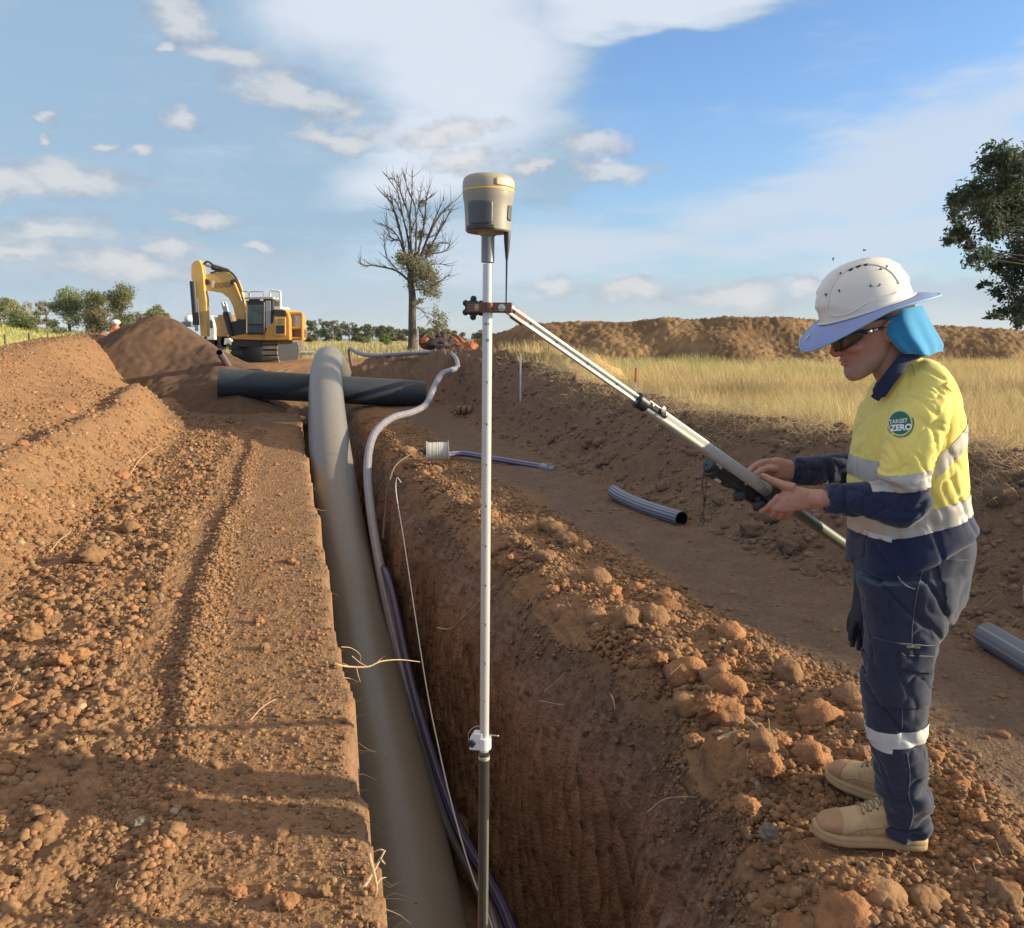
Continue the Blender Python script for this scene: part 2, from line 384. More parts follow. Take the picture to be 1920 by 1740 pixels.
YRw = YY*np.ones_like(Zrw)
wall = .020*np.sin((YRw*1.0+.22*dep+.03*n2(YRw*2, dep*2, 96))*2*np.pi/.078)*sst(dep, .25, .6)*(.25+.75*sst(n2(YRw*.9, dep*.7, 92), -.35, .1))
wall = wall + .045*n2(YRw*2.2, dep*1.1, 93) + .016*n2(YRw*11, dep*1.4, 94)*sst(dep, .1, .5) + .006*n2(YRw*34, dep*4, 95) + .004*np.abs(n2(YRw*60, dep*30, 97)) - .008*sst(n2(YRw*30, dep*16, 112), .32, .5) + (.03*np.abs(n2(YRw*6, dep*5, 98))+.02*np.abs(n2(YRw*15, dep*15, 99)))*(1-sst(dep, .15, .6))
wall *= np.clip(rw[None, :]*12, 0, 1)*np.clip((1-rw[None, :])*18, 0, 1)*np.clip(d_, 0, 1)
XRw = Xr0 + flare*(d_ > .02)*np.clip(d_, 0, 1) + wall
xa, xb = XLw[:, -1:], Xr0 + (flare + wall)[:, :1]*np.clip(d_, 0, 1)
XF = xa + (xb-xa)*fl[None, :]; YF = YY*np.ones_like(XF); ZF = fz + .05*fbm2(XF, YF, 4, 4, 99)*np.clip(d_, 0, 1)*np.minimum(1, (1-fl[None, :])*8)
XA = np.hstack([XL, XLw, XF, XRw, XR]); YA = np.hstack([YL, YLw, YF, YRw, YR]); ZA = np.hstack([ZL, ZLw, ZF, Zrw, ZR])
nr, nc = XA.shape
idx = np.arange(nr*nc).reshape(nr, nc)
F = np.stack([idx[:-1,:-1], idx[:-1,1:], idx[1:,1:], idx[1:,:-1]], -1).reshape(-1, 4)
V = np.stack([XA, YA, ZA], -1).reshape(-1, 3)
gm = np_mesh('ground', V, F)
# soil colours that belong to the place: reddish tipped soil, greyer compacted track, dry grass field
RED = np.array([.265,.152,.080]); TRK = np.array([.175,.116,.078]); TOP = np.array([.175,.112,.072]); STR = np.array([.46,.34,.16]); GRN = np.array([.20,.22,.06]); WALL = np.array([.275,.165,.104]); ORG = np.array([.29,.145,.068])
qA = eL_raw(YA) - XA; sA = XA - eL_raw(YA) - lipw(YA)
sA = sA + .25*n2(XA*1.3, YA*1.3, 101)
C = np.zeros((nr, nc, 3)) + RED
def blend(C, c2, w): return C + (c2-C)*w[..., None]
C = blend(C, ORG*.95, .35*sst(n2(XA*1.7, YA*1.7, 102), .1, .6))
C = blend(C, TRK, np.where(qA < 0, sst(sA, .75, 1.1), 0))
C = blend(C, TOP, np.where(qA < 0, sst(sA, 1.9, 2.3), 0))
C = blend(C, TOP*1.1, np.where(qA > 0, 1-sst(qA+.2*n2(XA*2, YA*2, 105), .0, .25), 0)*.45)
C = blend(C, STR*.75, np.where(qA < 0, sst(sA, 3.3, 3.9), 0)*.8)
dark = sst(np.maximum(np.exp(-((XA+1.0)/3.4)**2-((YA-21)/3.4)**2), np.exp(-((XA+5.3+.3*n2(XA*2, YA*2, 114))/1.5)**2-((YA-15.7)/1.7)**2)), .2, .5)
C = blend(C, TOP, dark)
grass = np.where(qA < 0, sst(sA, 4.0, 4.6), 0); grass = np.maximum(grass, np.where(qA > 0, sst(qA, 6.6, 7.6), 0)); grass = np.maximum(grass, sst(YA+2*n2(XA*.3, YA*.3, 103), 42, 46))
C = blend(C, STR, grass)
gg = sst(fbm2(XA, YA, .05, 3, 104), -.05, .45)*sst(YA, 12, 30); gg = np.maximum(gg, sst(-XA, 25, 45)*.75*(YA < 400))
C = blend(C, GRN, grass*gg*.7)
C = blend(C, np.array([.10,.14,.10]), sst(YA, 300, 900))
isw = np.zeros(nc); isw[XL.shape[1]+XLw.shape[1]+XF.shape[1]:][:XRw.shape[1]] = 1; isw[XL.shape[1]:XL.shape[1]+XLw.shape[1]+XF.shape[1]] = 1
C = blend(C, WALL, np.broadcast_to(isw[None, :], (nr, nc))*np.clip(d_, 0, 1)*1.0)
wx = XRw.shape[1]; c0 = XL.shape[1]+XLw.shape[1]+XF.shape[1]
C[:, c0:c0+wx] = blend(C[:, c0:c0+wx], TOP*1.12, .9*(1-sst(dep+.1*n2(YRw*3, dep*3, 106), .05, .45)))
pale = np.exp(-((YRw-2.75)/.10)**2)*sst(dep, .35, .5)*(1-sst(dep, 1.2, 1.5))*sst(n2(YRw*14, dep*5, 109)+.25, -.1, .4)   # pale clay smear near the camera
C[:, c0:c0+wx] = blend(C[:, c0:c0+wx], np.array([.42,.40,.38]), pale*.8)
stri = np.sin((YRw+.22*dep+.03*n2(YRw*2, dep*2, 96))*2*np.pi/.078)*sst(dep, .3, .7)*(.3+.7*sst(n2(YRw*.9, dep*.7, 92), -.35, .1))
tex = 1+.36*stri+.20*n2(YRw*30, dep*3.0, 110)+.15*n2(YRw*75, dep*9, 111)-.40*sst(n2(YRw*30, dep*16, 112), .32, .5)  # groove and pit shading put into the colour, along with soil smears
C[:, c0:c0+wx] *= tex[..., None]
C[:, c0:c0+wx] = blend(C[:, c0:c0+wx], RED*.8, (1-sst(dep+.12*n2(YRw*4, dep*4, 113), .0, .16))*.8)
C *= (1+.16*n2(XA*5, YA*5+ZA*5, 107)+.10*n2(XA*21, YA*21+ZA*21, 108))[..., None]
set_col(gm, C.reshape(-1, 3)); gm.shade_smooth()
def soil_mat(name, bump=1.0):
    m = mat(name, (1,1,1), rough=.95, attr='Col', var=.22, vscale=30, spec=.15)
    t = m.node_tree; b = t.nodes['Principled BSDF']; tcn = t.nodes.new('ShaderNodeTexCoord')
    n1 = t.nodes.new('ShaderNodeTexNoise'); n1.inputs['Scale'].default_value = 95; n1.inputs['Detail'].default_value = 6; n1.inputs['Roughness'].default_value = .7
    t.links.new(tcn.outputs['Object'], n1.inputs['Vector'])
    v = t.nodes.new('ShaderNodeTexVoronoi'); v.inputs['Scale'].default_value = 60; t.links.new(tcn.outputs['Object'], v.inputs['Vector'])
    a = t.nodes.new('ShaderNodeMath'); a.operation = 'SUBTRACT'; t.links.new(n1.outputs['Fac'], a.inputs[0]); t.links.new(v.outputs['Distance'], a.inputs[1])
    bp = t.nodes.new('ShaderNodeBump'); bp.inputs['Strength'].default_value = bump*.8; bp.inputs['Distance'].default_value = .008
    t.links.new(a.outputs[0], bp.inputs['Height']); t.links.new(bp.outputs[0], b.inputs['Normal'])
    return m
M_soil = soil_mat('soil'); M_clod = soil_mat('clod_soil', .7)
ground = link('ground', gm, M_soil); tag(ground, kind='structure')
def Hp(x, y): return float(H(np.array([x]), np.array([y]))[0])
# ================================================================ pipes and hoses
M_pipe = mat('grey_pipe', (.150,.150,.145), rough=.40, var=.14, vscale=3, bump=.08, bscale=60, spec=.35)
M_dust = M_pipe
t_ = M_pipe.node_tree; b_ = t_.nodes['Principled BSDF']
_src = b_.inputs['Base Color'].links[0].from_socket
_n = t_.nodes.new('ShaderNodeTexNoise'); _n.inputs['Scale'].default_value = 1.3; _n.inputs['Detail'].default_value = 8; _n.inputs['Roughness'].default_value = .7
_r = t_.nodes.new('ShaderNodeValToRGB'); _r.color_ramp.elements[0].position = .48; _r.color_ramp.elements[1].position = .7
_r.color_ramp.elements[1].color = (.6,.6,.6,1); _r.color_ramp.elements[0].color = (0,0,0,1)
_m = t_.nodes.new('ShaderNodeMix'); _m.data_type = 'RGBA'
_g = t_.nodes.new('ShaderNodeNewGeometry'); _s = t_.nodes.new('ShaderNodeSeparateXYZ'); t_.links.new(_g.outputs['Normal'], _s.inputs[0])      # dust lies on what faces up
_q = t_.nodes.new('ShaderNodeMapRange'); _q.interpolation_type = 'SMOOTHSTEP'; t_.links.new(_s.outputs['Z'], _q.inputs[0]); _q.inputs[1].default_value = .1; _q.inputs[2].default_value = .75
_x = t_.nodes.new('ShaderNodeMath'); _x.operation = 'MAXIMUM'; _y = t_.nodes.new('ShaderNodeMath'); _y.operation = 'MULTIPLY'; _y.inputs[1].default_value = .55; t_.links.new(_q.outputs[0], _y.inputs[0])
t_.links.new(_n.outputs['Fac'], _r.inputs[0]); t_.links.new(_r.outputs[0], _x.inputs[0]); t_.links.new(_y.outputs[0], _x.inputs[1]); t_.links.new(_x.outputs[0], _m.inputs[0]); t_.links.new(_src, _m.inputs[6]); _m.inputs[7].default_value = (.235,.195,.150,1)
t_.links.new(_m.outputs[2], b_.inputs['Base Color'])
M_black = mat('black_pipe', (.030,.040,.050), rough=.42, var=.25, vscale=2.5, bump=.05, bscale=30, spec=.4)
M_bore = mat('pipe_bore', (.02,.02,.022), rough=.6)
def pipe(name, pts, r, m, label, cat, wall=.02, n=48, group=None, seg=10, hollow=True):
    pts = spline(pts, seg); mb = MB(); mb.tube(pts, r, n, cap=False)
    if hollow:
        rev = pts[::-1]; i0 = len(mb.v); mb.tube(rev, r-wall, n, cap=False)
        L_ = len(pts)
        for k in range(n):                       # end rings
            a, b = k, (k+1) % n
            ang0 = mb.v[0]
        # close with flat annuli built apart so that windings need no matching
        for end, (p, q) in enumerate(((pts[0], pts[1]), (pts[-1], pts[-2]))):
            ax = (p-q).normalized(); mb.lathe(p, [(r, 0), (r-wall, 0)], n, ax, cap=False)
    else:
        mb.tube([pts[0], pts[0]+(pts[1]-pts[0])*.001], r, n); mb.tube([pts[-1], pts[-1]+(pts[-2]-pts[-1])*.001], r, n)
    o = mb.build(name, m, smooth=True); tag(o, label, cat, group); return o
RP = .308
mp = [(.38,-3.5,-1.60),(-.10,1.0,-1.60),(-.52,3.9,-1.58),(-1.42,7.5,-1.42),(-1.80,8.9,-1.15)]
def PC(px, py, Y): v = P(px, py, Y); return tuple(v)
mp += [PC(638,985,10.4), PC(620,852,12.2), PC(613,772,14.0), PC(611,710,16.1), PC(616,676,18.3), PC(624,682,20.0), PC(636,700,21.4), PC(642,722,24.0)]
pipe('pipeline', mp, RP, M_pipe, 'large dusty grey pipe lying in the trench and arching up over the black pipe', 'pipe', wall=.03, n=72, seg=14)
bl, br = P(408,712,17.2), P(794,737,18.6)
bl.z -= .06; br.z -= .03; pipe('cross_pipe', [bl, bl*.5+br*.5, br], .30, M_black, 'thick black pipe lying across the trench under the grey pipe', 'pipe', wall=.035, n=64, seg=4)
# ---- ribbed suction hose with pale lengthwise lines
def hose_mat(name, c1, c2, stripes, rough=.38):
    m = bpy.data.materials.new(name); m.use_nodes = True; t = m.node_tree; b = t.nodes['Principled BSDF']; b.inputs['Roughness'].default_value = rough
    a = t.nodes.new('ShaderNodeAttribute'); a.attribute_name = 'Col'
    t.links.new(a.outputs['Color'], b.inputs['Base Color']); return m
def striped_hose(name, pts, r, c1, c2, stripes, label, cat, parent=None, wave=0, group=None, seg=10, n=40, wall=0, duty=.18, rough=.4, wavelen=.03, res=None):
    pts = spline(pts, seg)
    if res:
        q = [pts[0]]
        for a, b in zip(pts[:-1], pts[1:]):
            k = max(1, int((b-a).length/res))
            for j in range(k): q.append(a+(b-a)*((j+1)/k))
        pts = q
    s = 0; rad = []
    for i, p in enumerate(pts):
        if i: s += (p-pts[i-1]).length
        rad.append(r+wave*math.sin(s*2*math.pi/wavelen))
    mb = MB(); mb.tube(pts, rad, n, cap=(wall == 0)); nv = len(pts)*n
    if wall:
        mb.tube(pts, r-wall, n, cap=False)
        for p, q in ((pts[0], pts[1]), (pts[-1], pts[-2])): mb.lathe(p, [(r, 0), (r-wall, 0)], n, (p-q).normalized(), cap=False)
    me = bpy.data.meshes.new(name); me.from_pydata(mb.v, [], mb.f); me.update()
    C_ = np.zeros((len(mb.v), 3)) + np.array(c1)
    k = np.arange(nv) % n; ph = (k/n*stripes) % 1; C_[:nv][ph < duty] = c2
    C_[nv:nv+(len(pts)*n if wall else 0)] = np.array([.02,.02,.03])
    s_ = np.arange(len(C_))//n; C_ *= (1+.12*n2(s_*.13, np.zeros(len(C_))+4, 5))[:, None]
    set_col(me, C_); me.shade_smooth()
    o = link(name, me, hose_mat(name, c1, c2, stripes, rough), parent); tag(o, label, cat, group); return o
LIL = (.185,.172,.195); LIL2 = (.285,.272,.298)
hp = [(.35,-1.5,-1.72),(.12,2.2,-1.72),PC(932,1745,4.25),PC(835,1520,5.4),PC(757,1260,7.2),PC(712,1060,9.0),PC(692,930,10.4),PC(690,860,11.3),PC(703,812,12.2),PC(735,784,13.2),
      PC(775,772,14.0),PC(800,757,14.6),PC(813,728,15.4),PC(828,702,16.4),PC(846,694,17.6),PC(858,688,19.2),PC(853,670,20.4),PC(836,661,21.6),PC(800,661,21.6),PC(740,665,21.8),PC(700,667,22.8),PC(672,662,24.5),PC(655,655,27),(-5.8,30,.7)]
striped_hose('suction_hose', hp, .056, LIL, LIL2, 10, 'long grey lilac ribbed hose running beside the grey pipe and over the dirt behind', 'hose', wave=.0025, wavelen=.05, seg=22, n=40, duty=.34, res=.02)
# second thinner hose lying deeper in the trench
striped_hose('drain_hose', [(.55,-1,-1.80),(.33,2.5,-1.80),PC(962,1752,4.05),PC(850,1530,5.2),PC(774,1290,6.8),PC(722,1070,8.7),(-2.0,11,-1.7),(-2.7,14,-1.75),(-3.4,16.5,-1.75)], .036, (.035,.03,.075), (.16,.12,.30), 5,
             'thin dark violet hose under the lilac hose on the trench floor', 'hose', seg=14, n=30, duty=.12, rough=.3)
# ---- white cord hanging down the trench wall
mb = MB(); mb.tube(spline([PC(752,905,8.75),PC(744,896,8.8),PC(743,925,8.7),PC(757,1010,7.7),PC(778,1150,6.4),PC(800,1290,5.6),PC(822,1400,5.0),PC(850,1520,4.5),PC(885,1640,4.1),PC(925,1745,3.8),(.1,3.3,-1.75)], 8), .0045, 6)
cord = mb.build('cord', mat('white_cord', (.62,.60,.58), rough=.7), smooth=True); tag(cord, 'thin white cord hanging into the trench along the right wall', 'cord')
# ---- hose with coupling from the reel
hz0 = [PC(838,853,10.6),PC(870,851,10.9),PC(930,861,10.5),PC(985,870,10.3),PC(1022,881,10.05)]
hz0 = [Vector(p) for p in hz0]
for p in hz0: p.z = max(p.z, Hp(p.x, p.y)+.045)
co = striped_hose('coupled_hose', hz0, .038, (.085,.07,.15), (.34,.30,.40), 6, 'dark violet hose with a grey metal coupling lying on the track by the reel', 'hose', seg=10, n=24, duty=.2, rough=.32)
e0 = hz0[-1]; e1 = (hz0[-1]-hz0[-2]).normalized()
M_alu = mat('aluminium', (.60,.60,.56), rough=.45, metal=.4)
M_galv = mat('galvanised', (.30,.31,.32), rough=.55, metal=.5, var=.3, vscale=25, bump=.3, bscale=40)
mb = MB(); mb.lathe(e0-e1*.06, [(.045,0),(.052,.01),(.052,.05),(.044,.06),(.044,.10),(.058,.105),(.058,.135),(.035,.14),(.035,.20),(.042,.20),(.042,.225)], 20, e1)
mb.box(e0+e1*.07+Vector((0,0,.05)), (.06,.02,.02)); mb.box(e0+e1*.1+Vector((0,-.05,-.01)), (.10,.02,.018), Euler((0,.2,.4)))
mb.build('coupling', M_galv, co, smooth=True)
# ---- two cut lengths of hose on the track
a = [PG(1150,925,.07), PG(1172,935,.065), PG(1215,953,.065), PG(1278,973,.07)]
a = [Vector(p) for p in a]; a[0].z += .02
striped_hose('hose_offcut', a, .066, (.075,.076,.092), (.25,.25,.285), 14, 'short curved offcut of ribbed grey hose with an open end, lying on the track', 'hose', wave=.001, seg=12, n=56, wall=.006, duty=.3, group='hose offcuts on the track')
b = [PG(1850,1190,.065), PG(1905,1222,.065), PG(1990,1275,.065), PG(2080,1340,.065)]
striped_hose('hose_offcut', b, .068, (.125,.132,.140), (.28,.29,.30), 8, 'straight grey hose offcut at the right edge behind the worker', 'hose', seg=6, n=56, wall=.006, duty=.12, group='hose offcuts on the track')
# pipe stub poking out of the heap
striped_hose('pipe_stub', [PC(411,661,18.0), PC(424,680,18.9), PC(438,702,20.2)], .075, (.14,.09,.13), (.26,.19,.26), 6, 'short purple pipe end sticking up out of the earth beside the black pipe', 'pipe', seg=4, n=32, wall=.012, duty=.2)

# printed line, scuffs and mud flecks on the big pipe
_mpts = spline(mp, 14); mb = MB(); rs_ = np.random.default_rng(3)
for _ in range(70):
    i = int(rs_.integers(20, 100)); p = Vector(_mpts[i]); t = (Vector(_mpts[i+1])-p).normalized(); u = t.cross(Vector((0,0,1))).normalized(); w = u.cross(t); a = rs_.normal(.15, .55)+math.pi/2*0
    d = (u*math.sin(a)+w*math.cos(a)).normalized(); s_ = rs_.uniform(.0015, .005); mb.ellip(p+d*RP+t*rs_.uniform(-.2,.2), (s_*1.4, s_*1.2, s_*.8), None, 6, 4)
o = mb.build('mud_flecks', M_clod if 'M_clod' in globals() else M_pipe, bpy.data.objects['pipeline']); set_col(o.data, np.zeros((len(o.data.vertices), 3))+np.array([.08,.05,.035])); o['kind'] = 'stuff'
# ================================================================ loose earth: clods and crumbs lying on the ground
def ico(sub):
    bm = bmesh.new(); bmesh.ops.create_icosphere(bm, subdivisions=sub, radius=1)
    v = np.array([x.co[:] for x in bm.verts]); f = np.array([[q.index for q in p.verts] for p in bm.faces]); bm.free(); return v, f
def clod_protos(sub, n, amp, f0):
    v, f = ico(sub); out = []
    for k in range(n):
        s = rng.uniform(.75, 1.15, 3); p = v*s
        r = 1 + amp*(.45 if k % 3 != 2 else 1)*(n3(v*f0, k*3+1) + .5*n3(v*f0*2.3, k*3+2) + (.25*n3(v*f0*5, k*3+3) if sub > 2 else 0))
        p = p*r[:, None]
        if sub > 2: p = p*(1+.34*np.abs(n3(v*3.6, k*3+4))+.26*np.abs(n3(v*7.5, k*3+5))+(.14*np.abs(n3(v*16, k*3+6))+.06*n3(v*30, k*3+7) if sub > 3 else 0))[:, None]*.88
        out.append(p)
    return out, f
def scatter_mesh(name, protos, f, X, Y, Z, S, Cc, mtl, label=None, kind='stuff', sink=.35, flat_=False):
    n = len(X); nv = len(protos[0]); PV = np.array(protos)[rng.integers(0, len(protos), n)]
    a = rng.uniform(0, 2*np.pi, (n, 2)); ca, sa, cb, sb = np.cos(a[:,0]), np.sin(a[:,0]), np.cos(a[:,1]), np.sin(a[:,1])
    Rm = np.zeros((n, 3, 3)); Rm[:,0,0] = ca; Rm[:,0,1] = -sa; Rm[:,1,0] = sa*cb; Rm[:,1,1] = ca*cb; Rm[:,1,2] = -sb; Rm[:,2,0] = sa*sb; Rm[:,2,1] = ca*sb; Rm[:,2,2] = cb
    V_ = np.einsum('nij,nvj->nvi', Rm, PV)*S[:, None, None]; V_[:,:,2] *= .8
    V_ += np.stack([X, Y, Z + S*.8*(1-2*sink)*.5], -1)[:, None, :]
    F_ = (f[None] + (np.arange(n)*nv)[:, None, None]).reshape(-1, 3)
    me = np_mesh(name, V_.reshape(-1, 3), F_); set_col(me, np.repeat(Cc, nv, 0))
    if not flat_: me.shade_smooth()
    o = link(name, me, mtl); tag(o, label, None, None, kind); return o
def ysamp(n, y0, y1, p=1.7):           # density falls as Y^-p
    u = rng.random(n); k = 1-p; return (y0**k + u*(y1**k-y0**k))**(1/k)
def zone(n, side, a, b, y0, y1, smin, smax, p=1.7, pw=2.6, thresh=None, nf=3, mode=None):
    Y = ysamp(n, y0, y1, p); s = rng.uniform(a, b, n) if mode is None else rng.normal(a, b, n)
    w = lipw(Y); X = eL_raw(Y) - s if side == 'L' else eL_raw(Y) + w + s
    if side == 'L': ok = X < eL(Y)-.01
    else: ok = (X > eL(Y)+WD(Y)+.0) & ~((smax > .03) & (np.abs(X-1.12) < .36) & (np.abs(Y-2.55) < .36)) & ~((np.abs(X-1.11) < .20) & (np.abs(Y-2.43) < .08))
    if thresh is not None: ok &= (n2(X*nf, Y*nf, 200)+.6*n2(X*nf*2.7, Y*nf*2.7, 201)) > thresh
    X, Y = X[ok], Y[ok]; u = rng.random(len(X))
    S = smin*(smax/smin)**(u**pw)*(Y/4)**.25
    return X, Y, S
def cols(X, Y, base, o=.25):
    n = len(X); C_ = np.zeros((n, 3)) + base; t = rng.random(n)
    C_[t < o] = [.32,.160,.078]; C_[t > .93] = [.40,.29,.18]
    return C_*rng.uniform(.78, 1.2, (n, 1))
zs_small = [zone(9000,'L',.02,.8,1.7,14,.0025,.014), zone(11000,'L',.78,.075,1.7,14,.006,.020,mode='n'), zone(30000,'L',1.05,2.35,2.0,16,.004,.030,thresh=-.4),
            zone(9000,'L',2.2,3.6,5,18,.006,.03,thresh=-.1), zone(5000,'L',3.4,5.6,8,22,.008,.024,pw=3.5), zone(26000,'R',-.0,.95,1.9,16,.003,.022,thresh=-.35),
            zone(6000,'R',.20,.09,1.9,14,.006,.024,mode='n'), zone(6000,'R',.76,.11,1.9,14,.006,.022,mode='n'),
            zone(6000,'R',.9,2.1,2.2,14,.002,.008), zone(11000,'R',2.0,4.2,3.2,20,.006,.035,thresh=-.3)]
X = np.concatenate([z[0] for z in zs_small]); Y = np.concatenate([z[1] for z in zs_small]); S = np.concatenate([z[2] for z in zs_small])
sR = X - eL_raw(Y) - lipw(Y)
base = np.where((sR > 1.9)[:, None], TOP*1.15, np.where((sR > .95)[:, None], TRK*1.15, RED*1.02))
Cc = np.zeros((len(X), 3)) + base; t_r = rng.random(len(X)); rd = sR < 1.0
Cc[rd & (t_r < .10)] = [.32,.160,.078]; Cc[(t_r > .985) & rd] = [.34,.25,.16]; Cc[rd & (t_r > .55) & (t_r < .75)] *= .68; Cc *= rng.uniform(.72, 1.25, (len(X), 1))
Z = H(X, Y) - .13*np.exp(-np.clip(sR, 0, 9)/.16)*(sR > -.3)*(sR < 3)
pr, pf_ = clod_protos(2, 10, .45, 1.6)
scatter_mesh('loose_earth', pr, pf_, X, Y, Z, S, Cc, M_clod, flat_=True)
# earth spilled over the rounded edge on to the wall
Y = ysamp(5000, 1.9, 14, 1.6); ss_ = -.15*rng.random(5000)**2; ok = n2(Y*5, ss_*14, 230) > -.25; Y, ss_ = Y[ok], ss_[ok]
X = eL(Y)+WD(Y)+ss_+.0; Z = H(eL(Y)+WD(Y), Y)-.13+.22*np.log(1+ss_/.2)*1.0; S = .003*(5.0)**(rng.random(len(X))**2.2)*(Y/4)**.25
Cc = np.where(rng.random((len(X), 1)) < .4, TOP*1.3, RED*.9)*rng.uniform(.75, 1.2, (len(X), 1)); scatter_mesh('spilled_earth', pr, pf_, X, Y, Z, S, Cc, M_clod)
# larger clods: many, each with pits
zb = [zone(260,'L',1.25,2.3,2.8,14,.020,.065,thresh=-.1), zone(70,'L',.1,1.2,2,12,.015,.035), zone(90,'L',2.4,3.4,5,16,.015,.045,thresh=.0),
      zone(300,'R',.02,.95,2,14,.012,.034,thresh=.02,pw=2.0), zone(170,'R',.05,.75,2,12,.05,.10,thresh=.1,pw=1.6), zone(70,'R',1,2,3,13,.012,.03), zone(260,'R',2.1,3.9,3.5,18,.03,.10,thresh=-.1)]
X = np.concatenate([z[0] for z in zb]); Y = np.concatenate([z[1] for z in zb]); S = np.concatenate([z[2] for z in zb])
pr4, pf4 = clod_protos(4, 8, .55, 1.35)
sR = X - eL_raw(Y) - lipw(Y); Z = H(X, Y, True) - .13*np.exp(-np.clip(sR, 0, 9)/.16)*(sR > -.3)*(sR < 3)
Cc = np.where((sR > 1.9)[:, None], TOP*1.1, np.where(rng.random((len(X), 1)) < .45, np.array([[.32,.160,.078]]), RED[None]))*rng.uniform(.85, 1.15, (len(X), 1))
pr3, pf3 = clod_protos(3, 8, .55, 1.35)
scatter_mesh('earth_lumps', pr3, pf3, X, Y, Z, S, Cc, M_clod)
# the clods one can point at
zc = [zone(260,'R',.03,.85,2,13,.016,.050,thresh=.05,pw=2.2), zone(150,'L',1.3,2.2,2.6,12,.025,.075,thresh=.0,pw=2.0)]
X = np.concatenate([z[0] for z in zc]); Y = np.concatenate([z[1] for z in zc]); S = np.concatenate([z[2] for z in zc])
Z = H(X, Y)-.13*np.exp(-np.clip(X-eL_raw(Y)-lipw(Y), 0, 9)/.16)*(X > eL_raw(Y))
Cc = np.where(rng.random((len(X), 1)) < .6, np.array([[.32,.160,.078]]), RED[None])*rng.uniform(.85, 1.15, (len(X), 1)); scatter_mesh('broken_lumps', pr4, pf4, X, Y, Z, S, Cc, M_clod, sink=.2)
notable = [ # px, py, size m, colour, label
 (262,915,.075,0,'dark angular clod on the lit strip below the slope, beside a thin root'),
 (168,1045,.15,1,'big rounded brown boulder of earth at the foot of the left slope'),
 (112,1240,.085,2,'pale orange clod at the left edge above the long leg shadows'),
 (50,1190,.13,1,'large crumbly lump of earth near the left edge of the photo'),
 (545,1052,.05,2,'small orange clod close to the left trench edge'),
 (485,1165,.045,2,'reddish clod on the flat strip with a long shadow to its left'),
 (495,1215,.05,1,'flat orange brown clod on the strip left of the trench, low in the strip'),
 (262,1545,.05,3,'pale grey stone among the pebbles of the wheel windrow'),
 (365,1510,.045,2,'bright orange clod just right of the pebble windrow'),
 (536,1690,.05,2,'square reddish clod near the bottom of the left bank'),
 (603,1672,.05,1,'pointed brown clod near the trench edge at the bottom'),
 (450,1672,.035,2,'small red clod left of the square reddish one at the bottom'),
 (325,1560,.055,1,'knobbly brown clod in the middle of the pebble windrow'),
 (1147,1118,.10,2,'big reddish double clod on the right trench lip'),
 (1258,1135,.055,2,'smooth orange clod standing alone where the track begins'),
 (1235,1140,.035,3,'small grey stone beside the smooth orange clod'),
 (985,1020,.075,1,'dark brown clod on the right lip just past the survey pole'),
 (955,1045,.04,2,'orange clod on the right trench edge next to the survey pole'),
 (1095,1035,.05,2,'small orange clod at the outer rim of the loose soil'),
 (1395,1215,.075,2,'upright red clod on the outer rim of the loose soil'),
 (1235,1235,.06,2,'red clod in the middle of the right lip'),
 (1330,1325,.085,2,'tall crumbling orange clod on the right lip, the largest there'),
 (1185,1245,.05,2,'orange clod overhanging the trench wall'),
 (1440,1435,.09,2,'knobbly red orange clod left of the worker\'s boots'),
 (1300,1390,.06,2,'orange clod beside bent straw on the trench edge'),
 (1400,1510,.055,2,'small sunlit clod below the far boot'),
 (1440,1560,.05,3,'grey flat stone in front of the near boot'),
 (1795,1490,.055,1,'round brown clod behind the near trouser cuff'),
 (1890,1590,.06,1,'brown clod at the right edge behind the boots'),
 (1620,1665,.045,2,'orange clod right below the near boot')]
ccol = [np.array([.18,.11,.075]), RED*.95, np.array([.32,.160,.078]), np.array([.25,.205,.15])]
for k, (px, py, s, ci, lb) in enumerate(notable):
    p = PG(px, py, 0)
    for _ in range(12):
        p = PG(px, py, Hp(p.x, p.y)+s*.2)
    me = bpy.data.meshes.new('clod'); V_ = pr4[k % 8]*s*.62; V_ = V_*np.array([1, 1, .85]); me = np_mesh('clod', V_, pf4)
    r = 1+.18*n3(pr4[k % 8]*5, k)[:, None]; V_ = V_*r; me.vertices.foreach_set('co', V_.astype(np.float32).ravel())
    set_col(me, np.zeros((len(V_), 3)) + ccol[ci]*rng.uniform(.9, 1.1)); me.shade_smooth()
    o = link('clod' if ci != 3 else 'stone', me, M_clod); o.location = p; o.rotation_euler = (0, 0, rng.uniform(0, 6))
    tag(o, lb, 'clod' if ci != 3 else 'stone')

# ================================================================ straw, roots and grass
def ribbons(name, A, B, Wd, Cc, mtl, bend=None, kind='stuff'):
    """thin blades from A to B, width Wd, with a bend at the middle; every blade two quads tapering"""
    n = len(A); d = B-A; side = np.cross(d, rng.normal(size=(n, 3))); side /= np.linalg.norm(side, axis=1)[:, None]+1e-9
    mid = (A+B)/2 + (bend if bend is not None else 0)
    w = Wd[:, None]
    V_ = np.stack([A-side*w, A+side*w, mid+side*w*.8, mid-side*w*.8, B+side*w*.2, B-side*w*.2], 1).reshape(-1, 3)
    i = np.arange(n)[:, None]*6
    F_ = np.concatenate([i+np.array([[0,1,2,3]]), i+np.array([[3,2,4,5]])], 0)
    me = np_mesh(name, V_, F_); set_col(me, np.repeat(Cc, 6, 0)); o = link(name, me, mtl); tag(o, None, None, None, kind); return o
M_straw = mat('straw', (1,1,1), rough=.8, attr='Col', spec=.2); translucent(M_straw, .35)
